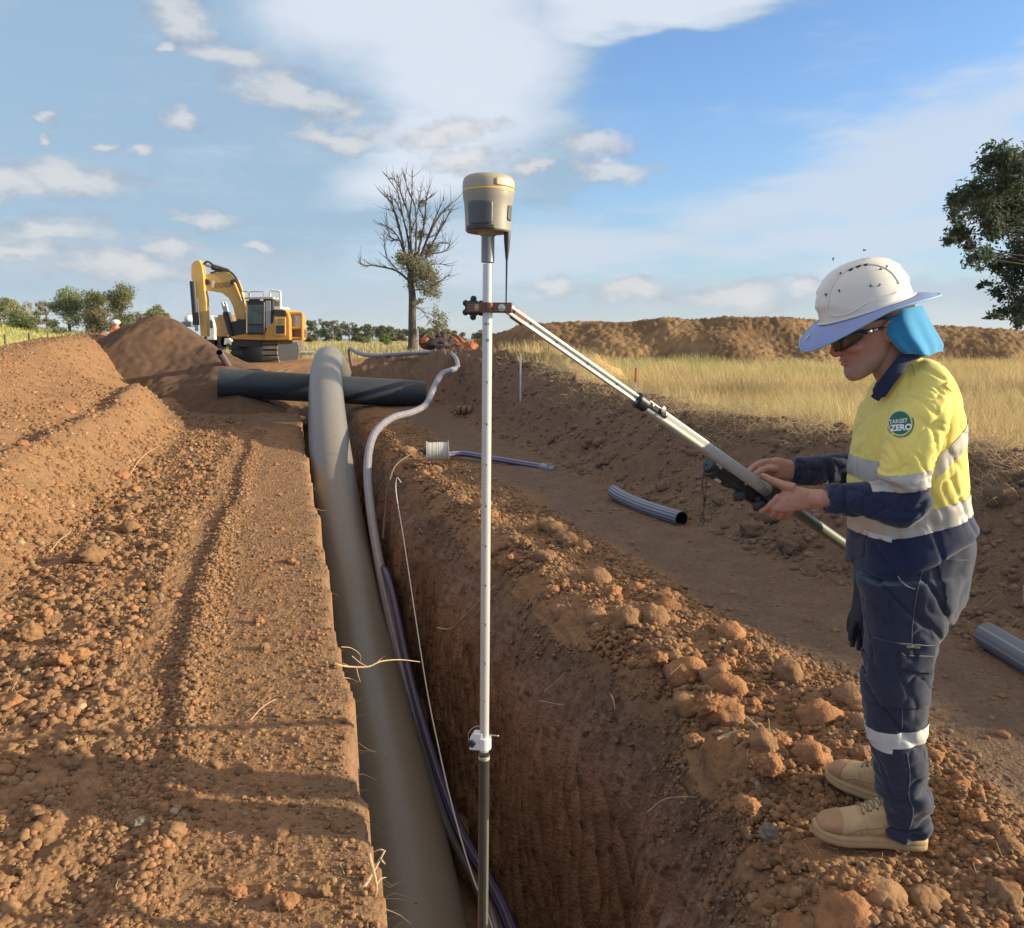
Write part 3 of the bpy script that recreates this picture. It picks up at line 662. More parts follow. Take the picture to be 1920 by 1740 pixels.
def grass_patch(name, n, X, Y, hmin, hmax, w0, c1, c2, lean=.3, kind='stuff'):
    n = len(X); Z = H(X, Y, False) + .02; h = rng.uniform(hmin, hmax, n)*(1+.5*n2(X*.8, Y*.8, 210)+.3*n2(X*.25, Y*.4, 216))
    A = np.stack([X, Y, Z-.03], -1); ln = rng.normal(0, lean, (n, 2))*h[:, None]; ln[:, 0] -= .12*h
    B = A + np.concatenate([ln, h[:, None]], 1); t = np.clip(rng.random((n, 1))*.6+.35*n2(X*.35, Y*.35, 211)[:, None]+.2, 0, 1)
    Cc = (np.array(c1)*(1-t)+np.array(c2)*t)*rng.uniform(.75, 1.25, (n, 1))
    g3 = sst(n2(X*.10, Y*.22, 213)+.5*n2(X*.9, Y*.9, 214), .0, .5)[:, None]*.55; Cc = Cc*(1-g3)+np.array([.40,.41,.17])*g3*rng.uniform(.75, 1.2, (n, 1)); Cc *= (1+.25*n2(X*.5, Y*1.2, 215))[:, None]
    bend = np.concatenate([-ln*.25, np.zeros((n, 1))], 1)
    return ribbons(name, A, B, w0*(.6+Y/14)*rng.uniform(.6, 1.3, n), Cc, M_straw, bend, kind)
# the field right of the windrow
n = 150000; Y = ysamp(n, 3.0, 33, .6); a = -.02+rng.random(n)*.72; X = a*Y + rng.normal(0, .1, n)
sR = X - eL_raw(Y) - lipw(Y) + .2*n2(X*1.2, Y*1.2, 212); ok = (sR > 3.95); X, Y = X[ok], Y[ok]
grass_patch('dry_grass', 0, X, Y, .16, .42, .0022, (.50,.37,.17), (.66,.53,.29), .26)
n = 30000; Y = 30+rng.random(n)*35; X = (-.08+rng.random(n)*.7)*Y; grass_patch('dry_grass_far', 0, X, Y, .25, .55, .0035, (.58,.44,.19), (.74,.58,.29), .2)
n = 45000; Y = rng.uniform(10, 110, n); X = (-.66+rng.random(n)*.28)*Y; q = eL_raw(Y)-X; ok = (q > 7.3); X, Y = X[ok], Y[ok]
grass_patch('green_grass', 0, X, Y, .2, .5, .0045, (.44,.45,.14), (.62,.56,.22), .2)
n = 16000; Y = rng.uniform(44, 130, n); X = (-.36+rng.random(n)*.36)*Y; grass_patch('paddock_grass', 0, X, Y, .2, .45, .006, (.48,.40,.20), (.42,.38,.20), .2)
# matted straw along the crest of the windrow and strewn over the bank
def straw(name, n, sa, sb, y0, y1, lmin, lmax, w, thr, nf=1.6, up=.35, p=1.5):
    Y = ysamp(n, y0, y1, p); s = rng.uniform(sa, sb, n); X = eL_raw(Y)+lipw(Y)+s
    ok = n2(X*nf, Y*nf, 220) > thr; X, Y = X[ok], Y[ok]; n = len(X); Z = H(X, Y)+.01
    L = rng.uniform(lmin, lmax, n); th = rng.uniform(0, 2*np.pi, n); el_ = np.abs(rng.normal(0, up, n))
    A = np.stack([X, Y, Z], -1); B = A + np.stack([np.cos(th)*np.cos(el_), np.sin(th)*np.cos(el_), np.sin(el_)], -1)*L[:, None]
    B[:, 2] = np.maximum(B[:, 2]-A[:, 2]+Z, H(B[:, 0], B[:, 1])+.012)
    bend = rng.normal(0, .16, (n, 3))*L[:, None]; bend[:, 2] = np.abs(bend[:, 2])+.01
    Cc = (np.array([.40,.30,.18])+np.array([.16,.13,.09])*rng.random((n, 1)))*rng.uniform(.6, 1.2, (n, 1))
    ribbons(name, A, B, w*rng.uniform(.5, 1.2, n)*(Y/6)**.5, Cc, M_straw, bend)
straw('matted_straw', 15000, 2.75, 4.1, 3, 16, .06, .30, .0020, .02, 1.5, .35)
straw('strewn_roots', 2600, 2.0, 3.4, 3, 16, .03, .14, .0018, -.2, 2.0, .25)
straw('track_straw', 900, .0, 2.2, 2.2, 13, .02, .09, .0014, -.3, 2.0, .12)
def strawL(n):
    Y = ysamp(n, 2, 14, 1.6); s = rng.uniform(.02, 3.2, n); X = eL_raw(Y)-s; Z = H(X, Y)+.008; L = rng.uniform(.02, .09, n); th = rng.uniform(0, 2*np.pi, n)
    A = np.stack([X, Y, Z], -1); B = A+np.stack([np.cos(th)*L, np.sin(th)*L, rng.uniform(0, .02, n)], -1)
    Cc = np.array([.46,.34,.19])*rng.uniform(.6, 1.2, (n, 1)); ribbons('strewn_straw', A, B, .0013*rng.uniform(.5, 1.3, n), Cc, M_straw, rng.normal(0, .01, (n, 3)))
strawL(700)
# fine roots standing out of the trench edges and the wall
def hairs(n):
    Y = ysamp(n, 1.9, 14, 1.4); left = rng.random(n) < .5
    X = np.where(left, eL(Y)-.005, eL(Y)+WD(Y)-.23); Z = np.where(left, flat(Y)-rng.uniform(.01, .10, n), flat(Y)-rng.uniform(.25, 1.1, n))
    L = rng.uniform(.02, .11, n)*np.where(left, 1, .7); A = np.stack([X, Y, Z], -1); dx = np.where(left, 1, -.9)
    B = A + np.stack([dx*L, rng.normal(0, .4, n)*L, rng.normal(-.1, .45, n)*L], -1)
    Cc = np.array([.42,.30,.18])*rng.uniform(.5, 1.2, (n, 1)); ribbons('fine_roots', A, B, .0009*rng.uniform(.6, 1.3, n)*(Y/3)**.4, Cc, M_straw, rng.normal(0, .012, (n, 3)))
hairs(170)
M_root = mat('root', (.52,.36,.20), rough=.8, var=.3, vscale=40, bump=.4, bscale=90)
def root(label, main, rad, branches=()):
    mb = MB(); pts = spline(main, 8); mb.tube(pts, [rad*(1-.6*i/len(pts)) for i in range(len(pts))], 7)
    for br in branches: q = spline(br, 6); mb.tube(q, [rad*.5*(1-.6*i/len(q)) for i in range(len(q))], 5)
    o = mb.build('root', M_root, smooth=True); tag(o, label, 'root'); return o
root('forked orange root reaching from the left trench edge across the grey pipe', [PC(632,1246,3.95),PC(655,1250,4.0),PC(690,1250,4.05),PC(715,1240,4.1),PC(750,1237,4.2),PC(787,1241,4.3)], .0052,
     [[PC(655,1250,4.0),PC(640,1243,4.0),PC(622,1246,3.98)],[PC(668,1250,4.0),PC(672,1268,4.0),PC(676,1279,4.0)],[PC(660,1230,3.97),PC(676,1243,4.02),PC(690,1250,4.05)],[PC(640,1213,3.93),PC(658,1215,3.97),PC(674,1226,3.99),PC(676,1240,4.02)],[PC(706,1243,4.1),PC(716,1234,4.12),PC(722,1230,4.1)],[PC(635,1270,3.95),PC(655,1272,4.0),PC(672,1279,4.0)]])
root('pale stout root sticking up at the bottom of the left trench edge', [PC(677,1672,2.22),PC(697,1640,2.26),PC(722,1594,2.30)], .0065, [[PC(722,1596,2.3),PC(712,1593,2.3),PC(700,1598,2.3)],[PC(715,1612,2.28),PC(722,1620,2.3)]])
root('thin bent root hanging at the lower left trench edge', [PC(692,1600,2.2),PC(706,1660,2.2),PC(704,1690,2.2),PC(716,1738,2.16)], .005, [[PC(706,1660,2.2),PC(714,1648,2.22),PC(724,1645,2.24)],[PC(708,1690,2.2),PC(722,1698,2.22)]])
def wallpt(px, py, off=.01):           # where the ray meets the right trench wall
    d = ray(px, py)
    for t in np.arange(1.5, 14, .02):
        p = Vector((0,0,CAMZ))+d*t; xr = float(eL(np.array([p.y]))[0]+WD(np.array([p.y]))[0]); z0 = Hp(xr, p.y)-.13; dp = z0-p.z
        if dp > 0:
            xw = xr-.2*(1-math.exp(-dp/.22))-.05*dp
            if p.x > xw-off: return p
        elif p.x > xr: return Vector(p)+Vector((0,0,.02))
    return p
root('curved yellow root on the right trench wall beside the survey pole', [wallpt(820,1177,.12), wallpt(845,1179,.12), wallpt(868,1158,.08), wallpt(900,1125,.05), wallpt(928,1098,.02)], .006)
root('long straw coloured root on the trench wall near the bottom', [wallpt(1215,1522,.05), wallpt(1243,1500,.05), wallpt(1275,1494,.03), wallpt(1310,1495,.02)], .003)
root('forked dry stem on the trench wall right of the pole', [wallpt(1012,1314,.06), wallpt(1035,1318,.05), wallpt(1058,1322,.03)], .0032, [[wallpt(1018,1327,.06), wallpt(1058,1319,.05)]])
root('short pale root on the trench wall under the lip', [wallpt(1145,1302,.05), wallpt(1150,1312,.05), wallpt(1153,1328,.04)], .004)
root('slanting thin root on the trench wall', [wallpt(1020,1297,.06), wallpt(1042,1278,.05), wallpt(1062,1258,.03)], .0028)
def gpt(px, py, up=.03):
    p = PG(px, py, 0)
    for _ in range(10): p = PG(px, py, Hp(p.x, p.y)+up)
    return p
root('thin pale root arching over the earth of the left slope', [gpt(245,888), gpt(262,862,.05), gpt(285,843,.06), gpt(310,832,.04)], .006)
root('pale forked root at the foot of the left slope above the boulder', [gpt(95,1035), gpt(112,1012,.05), gpt(130,1000,.06), gpt(133,988,.06)], .004)
root('bunch of dry straw stems at the left edge of the photo', [gpt(2,1308,.02), gpt(30,1298,.04), gpt(62,1282,.05)], .004, [[gpt(30,1298,.04), gpt(20,1275,.06), gpt(14,1250,.08)], [gpt(36,1295,.04), gpt(44,1310,.03)], [gpt(20,1300,.03), gpt(34,1272,.07)]])
root('small pale twig on the strip near the wheel track', [gpt(470,1350,.01), gpt(490,1328,.02), gpt(515,1312,.02), gpt(528,1312,.02)], .0028)
root('flat curved bone coloured root by the worker\'s boots', [gpt(1345,1385,.02), gpt(1370,1375,.03), gpt(1395,1368,.03)], .007)
root('short pale root fragment on the loose soil of the right lip', [gpt(1400,1345,.02), gpt(1412,1356,.02), gpt(1424,1367,.02)], .007)
# ================================================================ heaps of spoil
def heap(name, fn, x0, x1, y0, y1, st, mtl, colfn, label, cat, zb=None):
    xs = np.arange(x0, x1+st, st); yy = np.arange(y0, y1+st, st); X, Y = np.meshgrid(xs, yy); Z = fn(X, Y)
    nr, nc = X.shape; idx = np.arange(nr*nc).reshape(nr, nc)
    F = np.stack([idx[:-1,:-1], idx[:-1,1:], idx[1:,1:], idx[1:,:-1]], -1).reshape(-1, 4)
    G = H(X.ravel(), Y.ravel(), False).reshape(X.shape); keep = (Z > G-.25)
    kf = keep[:-1,:-1] | keep[:-1,1:] | keep[1:,1:] | keep[1:,:-1]
    Z = np.maximum(Z, G-.35)
    V = np.stack([X, Y, Z], -1).reshape(-1, 3); F = F[kf.ravel()]
    used = np.unique(F); rm = np.zeros(len(V), int); rm[used] = np.arange(len(used))
    me = np_mesh(name, V[used], rm[F]); set_col(me, colfn(X, Y, Z).reshape(-1, 3)[used]); me.shade_smooth()
    o = link(name, me, mtl); tag(o, label, cat); return o
def seg_d(X, Y, a, b):
    dx, dy = b[0]-a[0], b[1]-a[1]; t = np.clip(((X-a[0])*dx+(Y-a[1])*dy)/(dx*dx+dy*dy), 0, 1); return np.hypot(X-a[0]-t*dx, Y-a[1]-t*dy), t
def f1(X, Y):
    wx = X+.25*n2(X*.7, Y*.7, 301); wy = Y+.25*n2(X*.7, Y*.7, 302)
    d, t = seg_d(wx, wy, (-8.65, 20.6), (-7.3, 19.9)); z = 2.36-.70*t-.62*np.sqrt(d*d+.12)
    d2, t2 = seg_d(wx, wy, (-7.1, 19.4), (-6.2, 17.9)); z2 = 1.40-.50*t2-.60*np.sqrt(d2*d2+.10)
    z = np.maximum(z, z2)
    return z + .06*np.abs(n2(X*1.5, Y*1.5, 303)) + .05*np.abs(n2(X*3.7, Y*3.7, 304)) + .025*np.abs(n2(X*9, Y*9, 305)) + .012*n2(X*21, Y*21, 306)
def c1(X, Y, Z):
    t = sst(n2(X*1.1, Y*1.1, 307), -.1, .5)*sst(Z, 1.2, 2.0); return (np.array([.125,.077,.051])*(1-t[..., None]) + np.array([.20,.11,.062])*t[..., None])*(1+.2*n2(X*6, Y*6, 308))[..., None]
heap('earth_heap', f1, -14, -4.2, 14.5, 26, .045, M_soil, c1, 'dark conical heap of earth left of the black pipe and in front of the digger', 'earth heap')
# long spoil bank behind the dry field
bank_line = [(-3.0, 33.5), (1.5, 31.5), (8, 30.5), (14, 31.0), (19.0, 30.8), (22.5, 29.0)]
bank_h = [.9, 1.95, 2.15, 1.95, 1.65, .30]
def f2(X, Y):
    z = np.full(X.shape, -9.0); wx = X+.5*n2(X*.5, Y*.5, 311)+.12*n2(X*2.1, Y*2.1, 312); wy = Y+.5*n2(X*.5, Y*.5, 313)
    for a, b, ha, hb in zip(bank_line[:-1], bank_line[1:], bank_h[:-1], bank_h[1:]):
        d, t = seg_d(wx, wy, a, b); h = ha+(hb-ha)*t
        z = np.maximum(z, .5+h*1.0-.62*np.maximum(np.sqrt(d*d+.3)-1.1, 0)*1.0-.06*d*d*0)
    z = z - .38
    return z + .10*n2(X*.55, Y*.55, 314) + .07*np.abs(n2(X*1.3, Y*1.3, 315)) + .10*np.abs(n2(X*3.4, Y*3.4, 316)) + .09*np.abs(n2(X*7, Y*7, 317)) + .06*np.abs(n2(X*15, Y*15, 318))
def c2(X, Y, Z):
    t = sst(fbm2(X, Y, .6, 3, 319), -.2, .4); return (np.array([.195,.12,.065])*(1-t[..., None]) + np.array([.27,.17,.088])*t[..., None])*(1+.25*n2(X*4, Y*4, 320))[..., None]
heap('spoil_bank', f2, -9, 26, 26, 37, .06, M_soil, c2, 'long rough brown bank of spoil standing behind the dry grass field', 'spoil bank')
# ================================================================ survey pole with receiver
M_white = mat('white_paint', (.72,.71,.68), rough=.35, var=.05, vscale=30)
M_blk = mat('black_plastic', (.022,.022,.024), rough=.42, var=.2, vscale=40, bump=.05, bscale=200)
M_dgrey = mat('dark_grey_plastic', (.085,.088,.09), rough=.45, var=.08, vscale=60)
M_taupe = mat('taupe_plastic', (.27,.25,.205), rough=.48, var=.08, vscale=40, bump=.04, bscale=150)
M_tan = mat('tan_band', (.36,.32,.24), rough=.5, var=.06)
M_yel = mat('yellow_ring', (.75,.42,.06), rough=.45)
M_carbon = mat('dark_pole', (.042,.042,.036), rough=.38, var=.2, vscale=20)
M_brown = mat('brown_anodised', (.155,.055,.028), rough=.35, metal=.35, var=.25, vscale=(30))
M_steel = mat('steel', (.55,.54,.50), rough=.28, metal=.9)
M_ink = mat('black_ink', (.03,.03,.03), rough=.6)
M_org = mat('orange_print', (.62,.14,.04), rough=.5)
M_cream = mat('cream_label', (.62,.52,.36), rough=.5)
M_led = mat('glass_lens', (.30,.34,.36), rough=.12, spec=.8)
YP = 2.0
top = P(915, 440, YP); bot = P(905.5, 1740, YP-.03); ax = (top-bot).normalized(); up = ax
def on(py):                            # point of the pole axis seen at image height py
    lo, hi = -4.0, 2.0
    base = top
    for _ in range(50):
        mid = (lo+hi)/2; p = base+ax*mid; d = p-Vector((0,0,CAMZ)); c_ = d.y*CP-d.z*SP; v = d.y*SP+d.z*CP; yy = 870-FPX*v/c_
        if yy > py: lo = mid
        else: hi = mid
    return base+ax*lo
rv = on(440)
gnss = empty('survey_pole', on(1390), 'white graduated survey pole with a grey satellite receiver on top, standing in the trench', 'survey pole')
M_pole = mat('pole_paint', (.56,.55,.52), rough=.34, metal=.25, var=.05, vscale=20)
mb = MB(); mb.tube([on(1408), on(495)], .0117, 28); mb.build('pole', M_pole, gnss, smooth=True)
# graduation: ticks each centimetre and numbers each decimetre on the face towards the camera
fr = Vector((-.12,-1,0)).normalized(); fr = (fr-ax*fr.dot(ax)).normalized(); sd = fr.cross(ax).normalized()
if sd.x < 0: sd = -sd
mbt = MB(); L0 = (on(610)-on(1380)).length; base0 = on(1380)
for k in range(int(L0/.01)):
    w = .0052 if k % 10 == 0 else (.0038 if k % 5 == 0 else .0022)
    p = base0+ax*(.01*k)
    a0 = -.9; steps_ = 3; pts = []
    for j in range(steps_+1):
        an = a0+(w/.0118)*j/steps_; pts.append(p+(fr*math.cos(an)+sd*math.sin(an))*.01185)
    for j in range(steps_):
        q0, q1 = pts[j], pts[j+1]; mbt.add([q0-ax*.0005, q1-ax*.0005, q1+ax*.0005, q0+ax*.0005], [(0,1,2,3)])
sc_o = mbt.build('scale', M_ink, gnss)
def text_mesh(txt, size, bold=0, extr=.0):
    cu = bpy.data.curves.new('t', 'FONT'); cu.body = txt; cu.size = size; cu.align_x = 'CENTER'; cu.align_y = 'CENTER'; cu.offset = bold; cu.resolution_u = 3
    o = bpy.data.objects.new('t', cu); COL.objects.link(o); dg = bpy.context.evaluated_depsgraph_get(); me = bpy.data.meshes.new_from_object(o.evaluated_get(dg))
    bpy.data.objects.remove(o); v = np.array([x.co[:] for x in me.vertices]); f = [tuple(p.vertices) for p in me.polygons]; return v, f
mbn = MB(); k = 0
for i in range(1, int(L0/.1)+1):
    v, f = text_mesh(str(i), .0085, .0003); p = base0+ax*(.1*i-.003)
    vs = [p + ax*float(q[1]) + (fr*math.cos(.15+q[0]/.0118) + sd*math.sin(.15+q[0]/.0118))*.01195 for q in v]; mbn.add(vs, f)
v, f = text_mesh('4 Ft 2', .006, .0003); p = on(608)
mbn.add([p + ax*float(q[1]) + (fr*math.cos(q[0]/.0118) + sd*math.sin(q[0]/.0118))*.01195 for q in v], f)
mbn.build('scale_numbers', M_ink, gnss)
mb = MB(); mb.lathe(on(492), [(.0125,0),(.0155,0),(.0155,.072),(.0165,.074),(.0165,.084),(.0135,.092)], 28, ax); mb.build('quick_release', mat('grey_collar', (.20,.205,.21), rough=.4, metal=.3), gnss, smooth=True)
# receiver
rb = on(436); head = bpy.data.objects.new('receiver', None); COL.objects.link(head); head.location = rb; head.parent = gnss; head.matrix_parent_inverse = Matrix.Translation(-gnss.location)
def rc(prof, name, m, parent, n=56):
    b = MB(); b.lathe(rb, prof, n, ax); return b.build(name, m, parent, smooth=True)
body = rc([(.014,-.010),(.020,-.006),(.024,0),(.050,.000),(.053,.003),(.0535,.012),(.0545,.040),(.0565,.066),(.0585,.074),(.0595,.082),(.0600,.0895)], 'receiver_body', M_taupe, gnss)
bpy.data.objects.remove(head)
rc([(.0601,.0895),(.0607,.0905),(.0607,.0925),(.0601,.0935)], 'yellow_ring', M_yel, body)
rc([(.0600,.0935),(.0603,.104),(.0595,.114),(.0565,.1215),(.050,.126),(.040,.1275),(.0,.128)], 'receiver_cap', M_tan, body)
def curved(name, parent, m, a0, a1, h0, h1, r, rt=.004, dr=.0015, n=14, nh=10):
    """panel on the receiver's wall between two angles (0 faces the camera, + to the right)"""
    b = MB(); vs = []; fs = []
    for j in range(nh+1):
        for i in range(n+1):
            u = i/n; w = j/nh; rr = 3.0; x = (u-.5)*2; y = (w-.5)*2
            kx = 1-.08*abs(y)**8; ky = 1-.05*abs(x)**8
            an = (a0+a1)/2+(a1-a0)/2*x*kx; hh = (h0+h1)/2+(h1-h0)/2*y*ky; rad = r(hh)+dr
            vs.append(rb+ax*hh+(fr*math.cos(an)+sd*math.sin(an))*rad)
    for j in range(nh):
        for i in range(n): q = j*(n+1)+i; fs.append((q, q+1, q+n+2, q+n+1))
    b.add(vs, fs); o = b.build(name, m, parent, smooth=True); s_ = o.modifiers.new('s', 'SOLIDIFY'); s_.thickness = .003; s_.offset = 0; return o
def rr_(h): return float(np.interp(h, [0,.003,.012,.040,.066,.074,.082,.0895,.104,.114], [.050,.053,.0535,.0545,.0565,.0585,.0595,.0600,.0603,.0595]))
curved('battery_door', body, M_dgrey, -.78, .34, .012, .064, rr_, dr=.0008)
curved('base_panel', body, mat('dark_base', (.05,.045,.045), rough=.5), -1.0, .46, .0015, .011, rr_, dr=.0008)
curved('port_cover', body, M_dgrey, 1.10, 1.42, .024, .058, rr_, dr=.0008)
curved('cap_label', body, mat('cream_orange_label', (.62,.44,.25), rough=.45, col2=(.60,.47,.33), vscale=60), .42, 1.50, .098, .114, lambda h: rr_(h), dr=.0006)
b = MB()
for an0, wdt in ((.62,.06),(.70,.05),(.77,.03),(1.0,.05),(1.08,.03),(1.14,.07),(1.24,.04),(1.31,.05)):     # unreadable orange print
    for hh in (.1035,.1065):
        p = rb+ax*(hh)+(fr*math.cos(an0)+sd*math.sin(an0))*(.0622); q = rb+ax*(hh)+(fr*math.cos(an0+wdt)+sd*math.sin(an0+wdt))*.0622
        b.add([p-ax*.0013, q-ax*.0013, q+ax*.0012, p+ax*.0012], [(0,1,2,3)])
b.build('cap_print', M_org, body)
# whip antenna
wa = P(951, 436, YP-.01); wb = P(949, 568, YP-.01); mb = MB(); dv = (wb-wa)
mb.tube([wa-dv.normalized()*.006, wa+dv*.08, wa+dv*.2, wa+dv*.36, wa+dv*.40, wb], [.0075,.0078,.0062,.0035,.0024,.0019], 14); mb.build('antenna', M_blk, gnss, smooth=True)
# lower clamp with pin, ring and knob, then the dark extension pole
mb = MB(); c0 = on(1395)
rotx = Matrix((sd, -fr, ax)).transposed()
mb.lathe(c0-ax*.012, [(.0118,0),(.0172,0),(.0178,.002),(.0178,.030),(.017,.032),(.0118,.032)], 28, ax)
mb.prism([c0+sd*x+fr*(-.011)+ax*z for x, z in ((-.036,-.012),(-.004,-.012),(-.004,.032),(-.026,.032),(-.037,.014))], fr*.024)
cl = mb.build('lower_clamp', M_white, gnss, bevel=.0012)
mb = MB(); kc = c0-sd*.031+fr*.014+ax*.006
for a_ in range(5):
    an = a_*2*math.pi/5; mb.ellip(kc+(sd*math.cos(an)+ax*math.sin(an))*.0065, (.0045,.0045,.0045), None, 8, 6)
mb.lathe(kc-fr*.006, [(.008,0),(.0085,.009),(.006,.011)], 14, fr); mb.build('clamp_knob', M_blk, cl, smooth=True)
mb = MB(); mb.bar(c0+ax*.026-sd*.004, c0+ax*.024+sd*.035, .0017, 8); mb.ellip(c0+ax*.024+sd*.0355, (.0025,.0025,.003))
rg_ = [c0+ax*(.028+.010*math.sin(t))+sd*(-.027+.0)+sd*(.016*math.cos(t)) + fr*.004*math.sin(t*2) for t in np.linspace(-.2, 4.4, 26)]
mb.tube([c0+ax*.026-sd*.002] + [c0-sd*(.008+.034*math.sin(t))+ax*(.018+.030*math.cos(t)) for t in np.linspace(.15, 2.4, 16)], .0007, 6); mb.build('locking_pin', M_steel, cl, smooth=True)
# dark threaded lower pole down to the trench floor
low = on(1415); foot = low-ax*2.32
mb = MB(); mb.tube([low+ax*.004, foot+ax*.05, foot], [.0138,.0138,.003], 24); lp = mb.build('extension_pole', M_carbon, gnss, smooth=True)
mb = MB(); mb.lathe(low-ax*.012, [(.0140,0),(.0146,.001),(.0146,.009),(.0140,.010)], 24, ax); mb.build('collar_ring', mat('worn_ring', (.6,.58,.45), rough=.5, col2=(.1,.09,.07), vscale=120), lp, smooth=True)
mb = MB()
for k in range(70):
    p = low-ax*(.175+.0042*k); an0, an1 = .75, 1.35
    q = [p+(fr*math.cos(a_)+sd*math.sin(a_))*.0141 for a_ in np.linspace(an0, an1, 4)]
    for j in range(3): mb.add([q[j]-ax*.0008, q[j+1]-ax*.0008, q[j+1]+ax*.0008, q[j]+ax*.0008], [(0,1,2,3)])
mb.build('notches', mat('notch_metal', (.5,.47,.38), rough=.4, metal=.5), lp)
# ================================================================ bipod leg: clamp, inner section, ribbed outer section, rear section
leg = empty('support_leg', P(957, 578, YP), 'telescopic aluminium leg clamped to the survey pole and slanting down into the worker\'s hands', 'pole support')
A0 = P(965, 588, 2.01); B0 = P(1600, 1033, 2.86); dl = (B0-A0).normalized()
def at_px(px):                         # point of the leg axis seen at image column px
    lo, hi = -1, 4
    for _ in range(50):
        m_ = (lo+hi)/2; p = A0+dl*m_; c_ = p.y*CP-(p.z-CAMZ)*SP
        if 960+FPX*p.x/c_ < px: lo = m_
        else: hi = m_
    return A0+dl*lo
nl = Vector((0,-1,.25)); nl = (nl-dl*nl.dot(dl)).normalized(); bl_ = dl.cross(nl)
if bl_.z < 0: bl_ = -bl_
Rl = Matrix((dl, bl_, -nl)).transposed()
a1, a2, a3 = at_px(968), at_px(1196), at_px(1440)
mb = MB(); Lm = (a2-a1).length; cc = (a1+a2)/2
for o_ in (-.0075, .0075): mb.box(cc+bl_*o_, (Lm+.06, .0065, .015), Rl)
mb.box(cc+nl*(-.003), (Lm+.06, .012, .008), Rl); inn = mb.build('inner_section', M_alu, leg, bevel=.001)
mb = MB()
for s_ in (.10,.30,.55,.8): mb.lathe(a1+dl*Lm*s_+nl*.002, [(.0026,0),(.0026,.0015)], 10, nl)
mb.build('rivet_row', M_blk, inn)
mb = MB(); mb.tube([a2-dl*.004, a2+dl*.030], .0205, 28); mb.tube([a2-dl*.006, a2-dl*.002], .0185, 28); mb.build('collar', M_blk, leg, smooth=True)
# ribbed outer tube
n = 64; mb = MB(); s0, s1 = a2+dl*.028, a3; vs = []; fs = []
ref = nl; w_l = bl_
for s_ in (s0, s1):
    for k in range(n):
        t = 2*math.pi*k/n; r = .0180+.0007*(1 if k % 2 else -1); vs.append(s_+(ref*math.cos(t)+w_l*math.sin(t))*r)
for k in range(n): fs.append((k, (k+1) % n, n+(k+1) % n, n+k))
mb.add(vs, fs); M_rib = mat('ribbed_aluminium', (.50,.50,.47), rough=.5, metal=.35); mb.build('outer_section', M_rib, leg)
a4 = at_px(1424); mb = MB(); mb.tube([a4, a4+dl*.012, a4+dl*.0121, a4+dl*.045], [.0187,.0187,.0205,.0205], 28); mb.tube([a4+dl*.012*k for k in range(1, 2)]+[a4+dl*.02], .0195, 28); mb.build('lower_collar', M_galv, leg, smooth=True)
mb = MB(); mb.box(at_px(1444)-bl_*.004, (.042,.050,.046), Rl); mb.box(at_px(1444)-bl_*.006+nl*.0235, (.030,.012,.002), Rl); mb.build('lever_clamp', M_blk, leg, bevel=.003)
mb = MB(); mb.tube([at_px(1450), at_px(1765)], .0185, 28); mb.build('rear_section', mat('olive_aluminium', (.17,.18,.155), rough=.45, metal=.4, var=.1), leg, smooth=True)
# lever fitting with bolts, half way
l0 = at_px(1225)+bl_*.004; mb = MB(); mb.box(l0+nl*.019, (.075,.015,.006), Rl); lv = mb.build('lever', M_blk, leg, bevel=.002)
mb = MB()
mb.lathe(l0+nl*.021-dl*.028, [(.0035,0),(.0035,.003),(.002,.0035)], 10, nl); mb.lathe(l0+nl*.021+dl*.030, [(.0035,0),(.0035,.003),(.002,.0035)], 10, nl)
mb.lathe(l0+nl*.021+dl*.010+bl_*.006, [(.0085,0),(.0095,.002),(.0095,.006),(.006,.007),(.003,.007)], 20, nl); mb.build('bolts', M_steel, lv, smooth=True)
# brown head clamp round the pole
hc = on(577); r2 = Matrix((sd, -fr, ax)).transposed(); mb = MB()
mb.box(hc-sd*.028+fr*.002, (.040,.020,.0235), r2); mb.box(hc+sd*.036+fr*.002, (.046,.020,.0235), r2); mb.lathe(hc-ax*.01175, [(.0118,0),(.0185,0),(.0185,.0235),(.0118,.0235)], 32, ax)
hcl = mb.build('head_clamp', M_brown, leg, bevel=.0012)
mb = MB()                              # engraved lines
for s_ in (-.006, .000, .006): mb.box(hc-sd*.028+fr*.0122+ax*s_, (.036,.0003,.0006), r2); mb.box(hc+sd*.037+fr*.0122+ax*s_, (.042,.0003,.0006), r2)
mb.build('engraving', mat('pale_engraving', (.55,.38,.28), rough=.5), hcl)
mb = MB(); bb = hc+sd*.036+fr*.012; mb.lathe(bb, [(.0085,0),(.0085,.002),(.0060,.0022),(.0060,.005),(.0045,.006)], 20, fr); mb.build('bolt', M_steel, hcl, smooth=True)
mb = MB(); mb.ellip(hc-sd*.024+fr*.0122, (.0055,.0085,.0015), Matrix((sd, ax, fr)).transposed()); mb.build('brass_inlay', mat('brass', (.42,.34,.20), rough=.4, metal=.6), hcl, smooth=True)
mb = MB(); kc = hc-sd*.036-fr*.012
for a_ in range(6):
    an = a_*2*math.pi/6+.5; mb.ellip(kc+(sd*math.cos(an)+ax*math.sin(an))*.0215, (.0080,.0080,.006), Matrix((sd, ax, fr)).transposed(), 10, 7)
mb.lathe(kc-fr*.006, [(.0195,0),(.0195,.012)], 20, fr); mb.build('star_knob', M_blk, hcl, smooth=True)
mb = MB(); j0 = at_px(975); mb.box(j0-dl*.004, (.040,.028,.014), Rl); mb.build('hinge', M_brown, leg, bevel=.0015)
